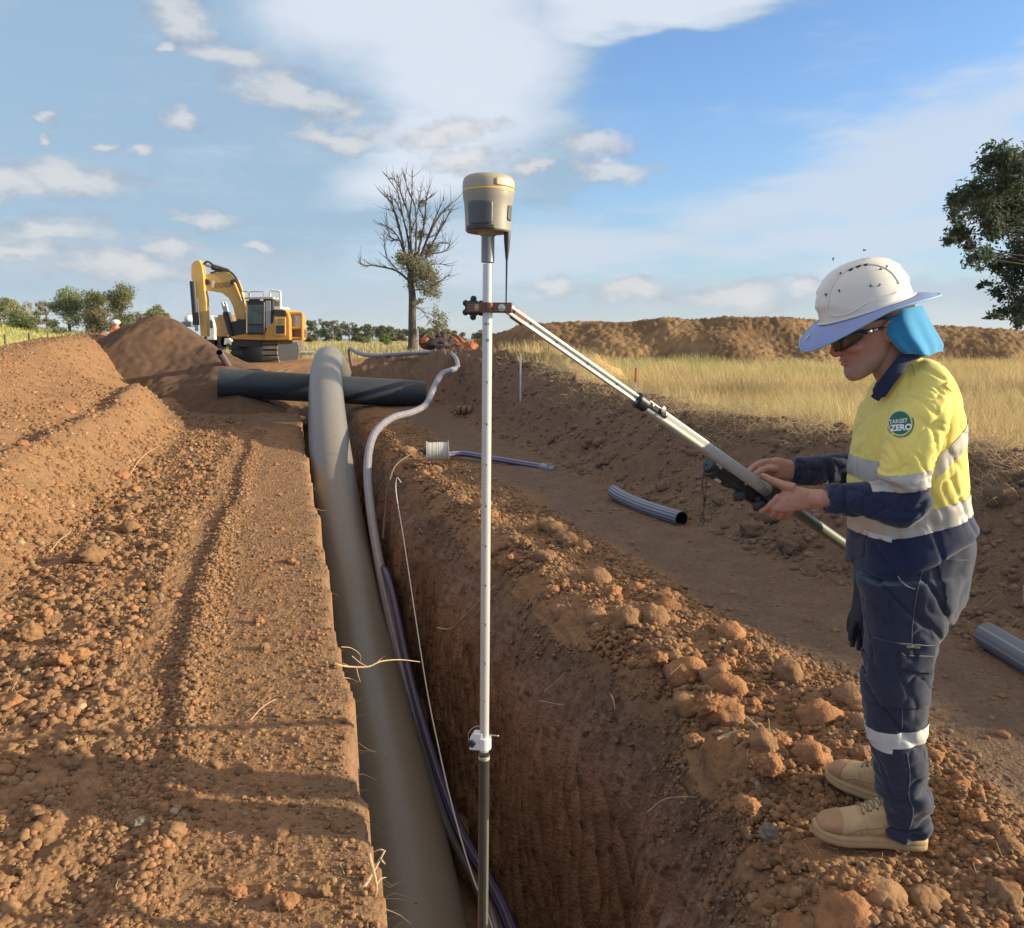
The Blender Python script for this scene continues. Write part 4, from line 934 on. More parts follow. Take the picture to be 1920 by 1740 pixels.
# ---- hand controller hung under the leg
ctl = empty('field_controller', at_px(1380)-bl_*.05, 'black hand held instrument with two round knobs under the leg in the worker\'s hands', 'instrument')
Lp = lambda px, py, Y: P(px, py, Y)
ca, cb_ = P(1335, 872, 2.56), P(1435, 935, 2.62); cd = (cb_-ca).normalized(); cn = Vector((0,-1,.2)); cn = (cn-cd*cn.dot(cd)).normalized(); cu_ = cd.cross(cn)
if cu_.z < 0: cu_ = -cu_
Rc = Matrix((cd, cu_, -cn)).transposed(); cm = (ca+cb_)/2; Lc = (cb_-ca).length
mb = MB(); mb.box(cm-cu_*.006, (Lc, .046, .050), Rc); mb.box(cm-cd*Lc*.32-cu_*.012, (Lc*.4, .050, .044), Rc); mb.box(cm+cd*Lc*.30-cu_*.020, (Lc*.34, .035, .04), Rc); cbod = mb.build('housing', M_blk, ctl, bevel=.006)
mb = MB(); mb.lathe(ca-cd*.014-cu_*.002, [(.026,0),(.028,.004),(.028,.022),(.024,.026)], 26, cd); mb.build('eyepiece', M_blk, ctl, smooth=True)
mb = MB(); mb.box(ca+cd*.008+cu_*.008+cn*.0265, (.026,.020,.002), Rc); mb.build('window', M_led, ctl, bevel=.0008)
for kx, ky in ((1387,926),(1424,944)):
    c_ = P(kx, ky, 2.575); d_k = (Vector((.25,-.15,-1))).normalized(); mb = MB(); mb.lathe(c_-d_k*.022, [(.011,0),(.011,.012),(.0215,.014),(.0235,.018),(.0235,.038),(.0205,.042),(.006,.042)], 24, d_k); mb.build('knob', M_blk, ctl, smooth=True)
M_lt = mat('pale_latch', (.45,.46,.46), rough=.4, metal=.4)
for c_l, s_l in ((P(1345,901,2.545), (.022,.010,.012)), (P(1400,905,2.55), (.008,.016,.004))): mb = MB(); mb.box(c_l, s_l, Rc); mb.build('latch', M_lt, ctl, bevel=.001)
mb = MB(); mb.tube(spline([P(1323,868,2.55),P(1319,890,2.55),P(1316,915,2.55),P(1322,935,2.55),P(1318,958,2.55),P(1313,975,2.55),P(1320,980,2.55),P(1318,958,2.55)], 8), .0016, 6); mb.tube(spline([P(1324,870,2.56),P(1325,900,2.56),P(1322,935,2.55)], 6), .0013, 6)
mb.ellip(P(1321,935,2.55), (.005,.005,.012)); mb.build('lanyard', M_blk, ctl, smooth=True)
# ================================================================ the worker
def ring(xl, yl, xr, yr, Y, hy, ex=2.3, Y2=None):
    xr = 960+(xr-960)*(1-.5*hy/Y); xl = 960+(xl-960)*(1+.10*hy/Y)    # the near side stands out to the right of the middle plane
    a = P(xl, yl, Y); b = P(xr, yr, Y2 if Y2 else Y); return ((a+b)/2, (b-a)/2, Vector((0, hy, 0)), ex)
def loft(mb, rings, n=36):
    vs = []; fs = []
    for c, a, b, ex in rings:
        for k in range(n):
            t = 2*math.pi*k/n; ct, st_ = math.cos(t), math.sin(t)
            vs.append(Vector(c) + Vector(a)*(math.copysign(abs(ct)**(2/ex), ct)) + Vector(b)*(math.copysign(abs(st_)**(2/ex), st_)))
    m_ = len(rings)
    for i in range(m_-1):
        for k in range(n): fs.append((i*n+k, i*n+(k+1) % n, (i+1)*n+(k+1) % n, (i+1)*n+k))
    fs.append(tuple(range(n-1, -1, -1))); fs.append(tuple(range((m_-1)*n, m_*n))); mb.add(vs, fs)
def smooth_rings(rings, m_=4):
    out = []
    for i in range(len(rings)-1):
        g = [rings[max(i-1, 0)], rings[i], rings[i+1], rings[min(i+2, len(rings)-1)]]
        for k in range(m_):
            t = k/m_
            def cr(j): a, b, c, d = [Vector(q[j]) for q in g]; return .5*((2*b)+(c-a)*t+(2*a-5*b+4*c-d)*t*t+(3*b-a-3*c+d)*t**3)
            out.append((cr(0), cr(1), cr(2), g[1][3]*(1-t)+g[2][3]*t))
    out.append(rings[-1]); return out
def remeshed(mb, voxel, smooth=4, name='tmp', sf=.5):
    me = mb.mesh(name); o = bpy.data.objects.new(name, me); COL.objects.link(o)
    r = o.modifiers.new('r', 'REMESH'); r.mode = 'VOXEL'; r.voxel_size = voxel; r.adaptivity = 0
    if smooth: s = o.modifiers.new('s', 'SMOOTH'); s.factor = sf; s.iterations = smooth
    dg = bpy.context.evaluated_depsgraph_get(); dg.update(); out = bpy.data.meshes.new_from_object(o.evaluated_get(dg), depsgraph=dg)
    bpy.data.objects.remove(o); out.name = name; return out
def vco(me): a = np.empty(len(me.vertices)*3, np.float32); me.vertices.foreach_get('co', a); return a.reshape(-1, 3).astype(float)
def vno(me): a = np.empty(len(me.vertices)*3, np.float32); me.vertices.foreach_get('normal', a); return a.reshape(-1, 3).astype(float)
def setco(me, V): me.vertices.foreach_set('co', np.asarray(V, np.float32).ravel()); me.update()
def wrinkle(me, fns):
    V = vco(me); Nn = vno(me); d = fns(V); setco(me, V+Nn*d[:, None])
def cut_piece(me, planes, keep=None, offset=.002, thick=0.0, name='piece'):
    """copy of the part of a mesh between planes (point, normal pointing outwards), pushed off the surface"""
    bm = bmesh.new(); bm.from_mesh(me)
    for p, n_ in planes: bmesh.ops.bisect_plane(bm, geom=bm.verts[:]+bm.edges[:]+bm.faces[:], plane_co=p, plane_no=n_, clear_outer=True)
    if keep: bmesh.ops.delete(bm, geom=[f for f in bm.faces if not keep(f)], context='FACES')
    bm.normal_update()
    for v in bm.verts: v.co = v.co + v.normal*offset
    out = bpy.data.meshes.new(name); bm.to_mesh(out); bm.free(); out.shade_smooth(); return out
def split_mats(me, planes):
    """cut along planes and give the far side of each the material index of the list"""
    bm = bmesh.new(); bm.from_mesh(me)
    for p, n_, mi in planes:
        bmesh.ops.bisect_plane(bm, geom=bm.verts[:]+bm.edges[:]+bm.faces[:], plane_co=p, plane_no=n_)
        n_ = Vector(n_); p = Vector(p)
        for f in bm.faces:
            if (f.calc_center_median()-p).dot(n_) > 0: f.material_index = mi
    bm.to_mesh(me); bm.free()
def cloth(name, col, rough=.85, wv_=900, var=.06, bump=.12):
    m = mat(name, col, rough=rough, var=var, vscale=14, bump=bump, bscale=wv_, bdist=.002, spec=.2)
    b = m.node_tree.nodes['Principled BSDF']; b.inputs['Sheen Weight'].default_value = .25; b.inputs['Sheen Roughness'].default_value = .5; return m
M_yc = cloth('yellow_cloth', (.82,.68,.17)); M_nc = cloth('navy_cloth', (.018,.026,.066)); M_tr = cloth('navy_trousers', (.028,.034,.058), var=.2)
M_ref = mat('reflective_tape', (.46,.43,.38), rough=.45, metal=.15, var=.1, vscale=25, bump=.1, bscale=300, bdist=.002)
M_refw = mat('pale_tape', (.62,.62,.58), rough=.5, var=.06, vscale=25, bump=.1, bscale=300, bdist=.002)
person_me = None
YC = 2.52
# ---- head frame
ha = R(16); hf = Vector((-math.cos(ha), 0, -math.sin(ha))); hu = Vector((-math.sin(ha), 0, math.cos(ha))); hs = Vector((0, -1, 0))   # forward, up, towards the camera
HS = 1.03; nose = P(1557, 666, YC); HO = nose - hf*.130*HS - hu*.093*HS
def hp_(f, s, u): return HO + hf*f*HS + hs*s*HS + hu*u*HS
body = MB()
sl_ = [(.000,.060,.082,.012),(.006,.042,.092,.026),(.018,.010,.098,.038),(.032,-.020,.100,.047),(.046,-.036,.096,.055),(.060,-.046,.0975,.0605),(.074,-.055,.099,.064),(.092,-.068,.097,.067),
       (.110,-.084,.096,.070),(.124,-.094,.091,.0715),(.140,-.101,.100,.073),(.156,-.104,.101,.075),(.178,-.103,.096,.075),(.200,-.093,.080,.068),(.218,-.070,.052,.050),(.228,-.03,.02,.022)]
rg = []
for u, fb, ff, hw in sl_: rg.append((hp_((fb+ff)/2, 0, u), hf*(ff-fb)/2*HS, hs*hw*HS, 2.25))
loft(body, smooth_rings(rg, 3), 40)
for pts, r0 in (([(.090,0,.142),(.103,0,.127),(.115,0,.110),(.1205,0,.0985),(.116,0,.091),(.100,0,.088)], [.0085,.0085,.0105,.0115,.0095,.007]),):
    body.tube([hp_(*p) for p in pts], [x*HS for x in r0], 14)
Hm = Matrix((hf, hs, hu)).transposed()
for s in (-1, 1):
    body.ellip(hp_(.106, s*.0125, .0935), (.0115,.0075,.0085), Hm); body.ellip(hp_(.070, s*.040, .100), (.028,.026,.020), Hm)
    body.ellip(hp_(.092, s*.030, .146), (.012,.024,.008), Hm)           # brow
    body.ellip(hp_(-.018, s*.0745, .128), (.019,.0065,.020), Hm); body.ellip(hp_(-.013, s*.0735, .106), (.011,.0065,.016), Hm)
    body.tube([hp_(-.004, s*.0755, .122), hp_(-.006, s*.080, .142), hp_(-.020, s*.084, .151), hp_(-.036, s*.085, .143), hp_(-.037, s*.083, .125), hp_(-.026, s*.079, .105), hp_(-.014, s*.075, .096)], .0048, 8)
body.ellip(hp_(.099, 0, .0695), (.0085,.023,.0060), Hm); body.ellip(hp_(.0965, 0, .0570), (.0085,.021,.0062), Hm); body.ellip(hp_(.088, 0, .022), (.014,.020,.014), Hm)
# neck, torso, legs (under the clothes)
loft(body, smooth_rings([ring(1618,640,1705,612,YC,.060), ring(1628,676,1708,640,YC,.058), ring(1640,705,1722,668,YC,.060), ring(1655,735,1738,708,YC,.062), ring(1660,780,1775,760,YC,.14),
     ring(1640,830,1780,830,YC,.145), ring(1630,900,1785,890,YC,.14), ring(1630,980,1795,960,YC,.14), ring(1635,1060,1795,1040,YC,.14), ring(1640,1130,1785,1120,YC,.135)], 3))
def legs(mb, near, tgt=0):
    for s, rr in near: loft(mb, smooth_rings(rr, 4))
YN, YF_ = 2.415, 2.63
loft(body, smooth_rings([ring(1630,1110,1790,1090,YN,.075), ring(1632,1200,1745,1195,YN,.07), ring(1640,1290,1730,1290,YN,.055), ring(1650,1400,1728,1400,YN,.05), ring(1665,1520,1728,1520,YN,.038), ring(1660,1575,1730,1580,YN,.036)], 3))
loft(body, smooth_rings([ring(1640,1110,1785,1090,YF_,.075), ring(1640,1190,1740,1190,YF_,.07), ring(1645,1270,1732,1270,YF_,.055), ring(1650,1370,1722,1370,YF_,.05), ring(1658,1440,1718,1440,YF_,.038), ring(1650,1480,1722,1482,YF_,.036)], 3))
# arms: tubes through joints
def limb(mb, pts, rad, n=20, m_=4):
    q = spline(pts, m_); r = np.interp(np.linspace(0, len(pts)-1, len(q)), range(len(pts)), rad); mb.tube(q, list(r), n)
NSH, NEL, NWR = P(1732,765,2.36), P(1680,932,2.285), P(1530,935,2.42)
FSH, FEL, FWR = P(1705,765,2.70), P(1642,880,2.82), P(1478,882,2.69)
limb(body, [NSH, (NSH+NEL)/2, NEL, P(1612,938,2.345), NWR], [.040,.040,.026,.024,.025])
limb(body, [FSH, (FSH+FEL)/2, FEL, (FEL*.6+FWR*.4), FWR], [.040,.040,.026,.022,.024])
# near hand: seen from its back, thumb laid along the leg, fingers closing round the clamp
limb(body, [P(1548,936,2.40), P(1522,934,2.43)], [.026,.028], 20, 2)
hd = [(P(1540,936,2.41), Vector((0,0,.030)), Vector((.0,.021,0))), (P(1518,935,2.435), Vector((0,0,.030)), Vector((0,.019,0))), (P(1500,935,2.45), Vector((0,0,.036)), Vector((.0,.018,0))),
      (P(1482,936,2.463), Vector((.006,0,.041)), Vector((0,.0175,0))), (P(1466,937,2.472), Vector((.012,0,.038)), Vector((0,.0160,0))), (P(1455,939,2.485), Vector((.014,0,.027)), Vector((0,.0120,0)))]
loft(body, smooth_rings([(c, a, b, 2.4) for c, a, b in hd], 3), 28)
def finger(pts, rad): limb(body, pts, rad, 12, 4)
finger([P(1490,915,2.455), P(1470,909,2.47), P(1452,902,2.488), P(1437,895,2.510), P(1428,890,2.530)], [.0150,.0125,.0108,.0098,.0068])       # thumb
finger([P(1462,930,2.475), P(1447,945,2.492), P(1437,954,2.515), P(1429,958,2.545), P(1427,952,2.575)], [.0125,.0112,.0102,.0093,.0065])     # index
finger([P(1468,944,2.470), P(1456,957,2.487), P(1449,964,2.515), P(1446,964,2.550), P(1446,957,2.580)], [.0125,.0115,.0102,.0094,.0066])     # middle
finger([P(1478,950,2.468), P(1467,962,2.485), P(1461,969,2.512), P(1459,968,2.548), P(1459,960,2.575)], [.0120,.0108,.0098,.0088,.0062])     # ring
finger([P(1488,950,2.468), P(1479,963,2.485), P(1474,970,2.508), P(1472,969,2.538), P(1472,962,2.560)], [.0110,.0098,.0087,.0078,.0056])     # little
# far hand: palm behind the leg, thumb and index on top of it
hd = [(P(1486,882,2.68), Vector((0,0,.031)), Vector((0,.021,0))), (P(1468,880,2.67), Vector((0,0,.036)), Vector((0,.019,0))), (P(1452,880,2.665), Vector((0,0,.040)), Vector((0,.018,0))), (P(1438,884,2.665), Vector((0,0,.037)), Vector((0,.016,0))), (P(1428,890,2.668), Vector((0,0,.028)), Vector((0,.012,0)))]
loft(body, smooth_rings([(c, a, b, 2.4) for c, a, b in hd], 3), 28)
finger([P(1452,868,2.655), P(1436,866,2.640), P(1420,871,2.625), P(1408,879,2.607), P(1403,884,2.590)], [.0130,.0110,.0100,.0092,.0068])     # index
finger([P(1455,880,2.645), P(1440,879,2.620), P(1426,883,2.600), P(1414,889,2.580)], [.0140,.0118,.0105,.0072])                             # thumb
finger([P(1440,890,2.670), P(1418,897,2.672), P(1399,905,2.665), P(1387,912,2.640), P(1384,916,2.610)], [.0120,.0110,.0100,.0090,.0065])     # middle
finger([P(1440,900,2.672), P(1420,910,2.676), P(1404,919,2.665), P(1394,926,2.640), P(1392,928,2.610)], [.0115,.0105,.0095,.0086,.0062])     # ring
finger([P(1442,908,2.670), P(1426,920,2.672), P(1414,928,2.660), P(1406,933,2.630)], [.0105,.0095,.0086,.0060])                             # little
bme = remeshed(body, .0033, 3, 'person', .45)
V = vco(bme); rel = V-np.array(HO); f_ = rel@np.array(hf)/HS; s_ = rel@np.array(hs)/HS; u_ = rel@np.array(hu)/HS
Nn = vno(bme)
hand = (V[:,0] < P(1520,930,2.5).x)
dsp = .0006*n3(V*90, 5) + np.where(hand, .0009*n3(V*np.array([40,120,120]), 6), 0)
mouth = (np.abs(u_-.0633) < .0022) & (f_ > .085) & (np.abs(s_) < .024); dsp = dsp - .0035*mouth
setco(bme, V+Nn*dsp[:, None])
C_ = np.zeros((len(V), 3)) + np.array([.44,.205,.135]); C_[hand] = [.46,.235,.165]
onh = (u_ > -.03) & (f_ < .2) & (V[:,2] > 1.35)
red = np.exp(-((f_-.115)/.03)**2-((u_-.095)/.02)**2) + .7*np.exp(-((f_-.06)/.03)**2-((u_-.09)/.02)**2); C_ = C_ + (np.array([.46,.17,.12])-C_)*(np.clip(red, 0, 1)*onh)[:, None]*.35
st = onh*sst(-u_, -.078, -.055)*sst(f_, -.03, .02)*(.55+.45*sst(n3(V*330, 7), -.3, .3)); C_ = C_ + (np.array([.36,.27,.22])-C_)*st[:, None]*.65
lip = onh*(np.abs(s_) < .025)*(f_ > .092)*np.exp(-((u_-.0633)/.008)**2); C_ = C_ + (np.array([.42,.15,.12])-C_)*lip[:, None]*.7
C_ *= (1+.10*n3(V*30, 8)+.07*n3(V*110, 9))[:, None]
set_col(bme, C_); bme.shade_smooth()
M_skin = mat('skin', (.5,.27,.19), rough=.5, attr='Col', bump=.25, bscale=350, bdist=.001, spec=.4); M_skin.node_tree.nodes['Principled BSDF'].inputs['Subsurface Weight'].default_value = .12
M_skin.node_tree.nodes['Principled BSDF'].inputs['Subsurface Radius'].default_value = (.012,.005,.003); M_skin.node_tree.nodes['Principled BSDF'].inputs['Subsurface Scale'].default_value = .5
pers = link('person', bme, M_skin); tag(pers, 'worker in white hard hat, yellow shirt, navy trousers and tan boots holding the slanting leg', 'person')
def part(name, me, m, parent=None, lab=None):
    o = link(name, me, m, parent or pers); o.data.shade_smooth()
    if lab: o['label'] = lab
    return o
# nails
mb = MB()
for p, d in ((P(1430,891,2.517), (-.4,-.75,.6)), (P(1416,888,2.571), (-.4,-.75,.6))):
    d = Vector(d).normalized(); mb.ellip(p+d*.0045, (.0042,.0055,.0015), d.to_track_quat('Z','Y')); 
# ---- shirt torso
tr_ = [ring(1640,1074,1750,1034,YC,.165,2.5), ring(1599,1062,1795,1006,YC,.180,2.5), ring(1596,1044,1838,984,YC,.188,2.5), ring(1597,1012,1842,974,YC,.188,2.5), ring(1600,985,1828,955,YC,.184,2.5), ring(1599,950,1823,930,YC,.185,2.5),
       ring(1599,905,1824,890,YC,.186,2.5), ring(1602,855,1820,845,YC,.190,2.4), ring(1612,805,1816,795,YC,.198,2.4), ring(1624,768,1808,745,YC,.207,2.3), ring(1636,742,1795,708,YC,.195,2.2), ring(1648,722,1775,682,YC,.150,2.1), ring(1652,712,1748,670,YC,.10,2.1), ring(1655,706,1728,668,YC,.068,2.1), ring(1662,692,1732,657,YC,.066,2.1)]
mb = MB(); loft(mb, smooth_rings(tr_, 4), 48)
sh = remeshed(mb, .006, 6, 'shirt')
def wr_sh(V):
    x, y, z = V.T; zz = z
    d = .009*n3(np.stack([x*7+z*3, y*6, z*4-x*3], -1), 31) + .004*np.abs(n3(np.stack([x*10+z*8, y*9, z*8-x*8], -1), 32)) - .002
    fold = -.006*np.exp(-(n3(np.stack([x*9+z*5, y*4, z*2.2], -1), 33)/.09)**2)
    low = sst(-z, -1.22, -1.05); d = d*(1+.3*low) + fold
    return d - .0040*np.exp(-(n3(np.stack([x*17+z*9, y*11, z*9-x*5], -1), 34)/.07)**2)*sst(n3(V*4, 35), -.2, .3)
wrinkle(sh, wr_sh)
pL, pR = P(1600,999,YC), P(1826,936,YC); nlow = Vector(((pR-pL).z, 0, -(pR-pL).x)).normalized()
if nlow.z > 0: nlow = -nlow
pts_c = P(1655,700,YC)
split_mats(sh, [(pL, nlow, 1)])
shirt = part('shirt', sh, [M_yc, M_nc])
bandU1, bandU2 = P(1600,960,YC), P(1826,897,YC); nup = Vector((-(bandU2-bandU1).z, 0, (bandU2-bandU1).x)).normalized()
if nup.z < 0: nup = -nup
part('reflective_band', cut_piece(sh, [(pL, nlow), (bandU1, nup)], offset=.0022), M_ref, shirt, 'silver band round the waist of the shirt')
# upper band across the chest at the front, slanting braces at the back
q1, q2 = P(1600,893,YC), P(1700,893,YC); q3 = P(1600,856,YC)
part('reflective_band', cut_piece(sh, [(q1, (0,0,-1)), (q3+Vector((0,0,.0)), (0,0,1)), (P(1662,880,YC), (1,0,0))], offset=.0022), M_ref, shirt, 'silver band on the chest of the shirt')
b1, b2 = P(1744,862,YC-.12), P(1816,800,YC-.12); dd = (b2-b1).normalized(); nn = Vector((-dd.z, 0, dd.x))
if nn.z < 0: nn = -nn
part('reflective_band', cut_piece(sh, [(b1+nn*.024, nn), (b1-nn*.024, -nn), (P(1735,850,YC-.12), (-1,0,0))], keep=lambda f: f.normal.y < .5, offset=.0022), M_ref, shirt, 'silver band slanting across the back of the shirt')
# navy collar standing round the neck down to the placket
mb = MB(); cpts = spline([P(1642,742,2.57), P(1660,712,2.595), P(1692,680,2.60), P(1722,664,2.56), P(1730,660,2.52), P(1716,662,2.465), P(1694,676,2.440), P(1675,700,2.437), P(1657,724,2.448), P(1641,747,2.470)], 6)
n_c = len(cpts); cr_ = []
for i, p in enumerate(cpts):
    t = (cpts[min(i+1, n_c-1)]-cpts[max(i-1, 0)]).normalized(); upc = Vector((-.45,0,1)); upc = (upc-t*upc.dot(t)).normalized(); sdv = t.cross(upc)
    w = .021 if 2 < i < n_c-3 else .014; cr_.append((p, upc*w, sdv*.0075, 2.6))
loft(mb, cr_, 20); part('collar', mb.mesh('collar'), M_nc, shirt)
# pocket flap, seams
part('chest_pocket', cut_piece(sh, [(P(1640,845,2.4), (1,0,0)), (P(1604,845,2.4), (-1,0,0)), (P(1620,808,2.4), (0,0,1)), (P(1620,852,2.4), (0,0,-1))], keep=lambda f: f.normal.y < -.05, offset=.005), M_yc, shirt)
mb = MB(); mb.box(P(1646,1003,2.335)-Vector((0,0,0)), (.040,.003,.010), Euler((0,R(2),0))); tabp = cut_piece(sh, [(P(1664,1012,2.40), (1,0,0)), (P(1640,1012,2.40), (-1,0,0)), (P(1640,1002,2.40), (0,0,1)), (P(1640,1012,2.40), (0,0,-1))], keep=lambda f: f.normal.y < 0, offset=.004)
part('size_tab', tabp, M_refw, shirt)
def piping(name, me, px_pts, m, r, parent, lift=.001, seg=10):
    """a stitched line laid on the camera side of a mesh"""
    bm = bmesh.new(); bm.from_mesh(me)
    from mathutils.bvhtree import BVHTree
    t = BVHTree.FromBMesh(bm); bm.free(); out = []
    flat_pts = spline([Vector((x, y, 0)) for x, y in px_pts], seg)
    for p in flat_pts:
        h = t.ray_cast(Vector((0,0,CAMZ)), ray(p.x, p.y).normalized())
        if h[0]: out.append(h[0]+h[1]*lift)
    if len(out) > 1: mb = MB(); mb.tube(out, r, 5); return part(name, mb.mesh(name), m, parent)
M_ys = cloth('yellow_seam', (.62,.48,.06)); M_ns = cloth('navy_seam', (.02,.025,.055)); M_ts = cloth('trouser_seam', (.10,.11,.14))
# ---- sleeves
def sleeve(sh_, el_, cuff, rr, Yband, near):
    mb = MB(); pts = [sh_, sh_*.55+el_*.45, el_*.85+sh_*.15, el_*.55+cuff*.45, cuff]
    return pts
mb = MB()
ns = [ring(1692,732,1786,706,2.40,.075), ring(1674,768,1795,748,2.345,.082), ring(1662,812,1778,806,2.315,.085), ring(1652,855,1757,858,2.29,.080), ring(1645,893,1743,900,2.275,.073)]
ns += [((P(1698,925,2.275)+Vector((0,0,-.0))), Vector((.062,0,-.040)), Vector((0,.067,0)), 2.2), (P(1678,944,2.28), Vector((.028,0,-.065)), Vector((0,.062,0)), 2.2), (P(1645,940,2.31), Vector((-.006,0,-.057)), Vector((0,.055,0)), 2.2),
       (P(1605,938,2.35), Vector((-.006,0,-.050)), Vector((0,.049,0)), 2.2), (P(1570,937,2.385), Vector((-.004,0,-.043)), Vector((0,.043,0)), 2.2), (P(1547,936,2.41), Vector((-.006,0,-.041)), Vector((0,.041,0)), 2.2)]
loft(mb, smooth_rings(ns, 5), 40); sn = remeshed(mb, .005, 5, 'sleeve')
def wr_sl(V):
    x, y, z = V.T; bd = np.array(P(1687, 793, 2.24)); calm = 1-.85*np.exp(-(((x-bd[0])/.055)**2+((z-bd[2])/.055)**2)**2)
    return calm*(.010*n3(np.stack([x*9-z*6, y*7, z*9+x*6], -1), 41) + .005*np.abs(n3(np.stack([x*15-z*10, y*10, z*13+x*9], -1), 42)) - .006*np.exp(-(n3(np.stack([x*11+z*5, y*5, z*10-x*4], -1), 43)/.10)**2) - .0035*np.exp(-(n3(np.stack([x*22+z*8, y*12, z*22-x*9], -1), 44)/.08)**2))
wrinkle(sn, wr_sl)
aN = (P(1694,896,2.29)-P(1727,790,2.33)).normalized(); ydir = aN
sp = P(1694,912,2.28); aZ = Vector((.22,0,-1)).normalized()
split_mats(sn, [(sp, aZ, 1)])
SL = part('sleeve', sn, [M_yc, M_nc], shirt)
# the navy forearm left of the elbow is above that plane: paint by a second cut
bm = bmesh.new(); bm.from_mesh(sn)
for f in bm.faces:
    c = f.calc_center_median()
    if c.x < P(1640,900,2.3).x: f.material_index = 1
bm.to_mesh(sn); bm.free()
part('reflective_band', cut_piece(sn, [(sp, aZ), (P(1694,878,2.29), -aZ), (P(1641,900,2.28), (-1,0,0))], offset=.0022), M_ref, SL, 'silver band round the upper arm')
part('cuff', cut_piece(sn, [(P(1569,936,2.39), (1,0,-.1))], offset=.003), M_nc, SL)
# badge on the sleeve: green disc, white outline, words TARGET ZERO
from mathutils.bvhtree import BVHTree
bm = bmesh.new(); bm.from_mesh(sn); bvs = BVHTree.FromBMesh(bm); bm.free()
BC = (1687.5, 793)
def onsl(px, py, lift):
    h = bvs.ray_cast(Vector((0,0,CAMZ)), ray(px, py).normalized())
    if h[0] is None: return P(px, py, 2.24)
    return h[0] - ray(px, py).normalized()*lift
def disc(r0, r1, a0, a1, lift, n=48, nr_=5):
    vs = []; fs = []
    for j in range(nr_+1):
        for i in range(n+1):
            r = r0+(r1-r0)*j/nr_; a = a0+(a1-a0)*i/n; vs.append(onsl(BC[0]+r*math.cos(a), BC[1]-r*math.sin(a)*1.06, lift))
    for j in range(nr_):
        for i in range(n): q = j*(n+1)+i; fs.append((q, q+1, q+n+2, q+n+1))
    return vs, fs
mb = MB(); mb.add(*disc(.5, 21.2, 0, 2*math.pi, .0030)); badge = part('badge', mb.mesh('badge'), mat('badge_green', (.018,.15,.085), rough=.7, var=.15), SL)
mb = MB(); mb.add(*disc(20.6, 22.6, 0, 2*math.pi, .0036, nr_=1)); part('badge_outline', mb.mesh('o'), mat('badge_pale', (.55,.62,.38), rough=.7), badge)
mb = MB(); mb.add(*disc(24.2, 26.0, R(-75), R(22), .0026, 20, 1)); part('badge_arc', mb.mesh('o'), bpy.data.materials['badge_green'], badge)
mb = MB(); mb.add(*disc(24.0, 25.4, R(-120), R(-78), .0026, 20, 1)); part('badge_arc', mb.mesh('o'), bpy.data.materials['badge_green'], badge)
mb = MB(); mb.add(*disc(24.0, 25.6, R(200), R(228), .0026, 12, 1)); part('badge_arc', mb.mesh('o'), bpy.data.materials['badge_green'], badge)
M_bw = mat('badge_white', (.78,.80,.78), rough=.6)
def sl_text(txt, cx, cy, size, sx, bold, slant=0):
    v, f = text_mesh(txt, 1.0, bold)
    bm = bmesh.new(); vs = [bm.verts.new((q[0], q[1], 0)) for q in v]
    for q in f:
        try: bm.faces.new([vs[i] for i in q])
        except Exception: pass
    bmesh.ops.triangulate(bm, faces=bm.faces[:]); bmesh.ops.subdivide_edges(bm, edges=bm.edges[:], cuts=1, use_grid_fill=True)
    pts = [onsl(cx+q.co.x*size*sx, cy-q.co.y*size-q.co.x*slant, .0046) for q in bm.verts]; bm.verts.index_update(); fs = [tuple(w.index for w in q.verts) for q in bm.faces]; bm.free()
    return pts, fs
mb = MB(); mb.add(*sl_text('TARGET', BC[0]-3, BC[1]-3, 10.5, .88, .018, 1)); part('badge_word', mb.mesh('w'), M_bw, badge)
mb = MB(); mb.add(*sl_text('ZERO', BC[0]+2.0, BC[1]+9, 15.5, 1.02, .045, 1)); part('badge_word', mb.mesh('w'), M_bw, badge)
# far sleeve
mb = MB()
fs_ = [ring(1668,740,1765,712,2.66,.07), ring(1650,775,1750,760,2.74,.075), ring(1625,820,1720,815,2.80,.075), (P(1650,868,2.83), Vector((.072,0,-.03)), Vector((0,.066,0)), 2.2), (P(1630,890,2.83), Vector((.03,0,-.062)), Vector((0,.062,0)), 2.2),
       (P(1592,880,2.80), Vector((-.002,0,-.064)), Vector((0,.056,0)), 2.2), (P(1550,881,2.76), Vector((-.002,0,-.054)), Vector((0,.05,0)), 2.2), (P(1515,882,2.72), Vector((-.004,0,-.047)), Vector((0,.046,0)), 2.2), (P(1487,883,2.69), Vector((-.005,0,-.044)), Vector((0,.043,0)), 2.2)]
loft(mb, smooth_rings(fs_, 5), 36); sf_ = remeshed(mb, .007, 6, 'sleeve'); wrinkle(sf_, wr_sl)
split_mats(sf_, [(P(1640,840,2.78), (-.3,0,-1), 1)]); SR = part('sleeve', sf_, [M_yc, M_nc], shirt)
part('cuff', cut_piece(sf_, [(P(1518,880,2.70), (1,0,0))], offset=.003), M_nc, SR)
# shoulder seam lines
piping('shoulder_seam', sh, [(1702,668),(1712,690),(1716,705)], M_ys, .0016, shirt)
piping('armhole_seam', sn, [(1700,722),(1735,714),(1762,718),(1785,738),(1793,770)], M_ys, .0020, shirt, .001)
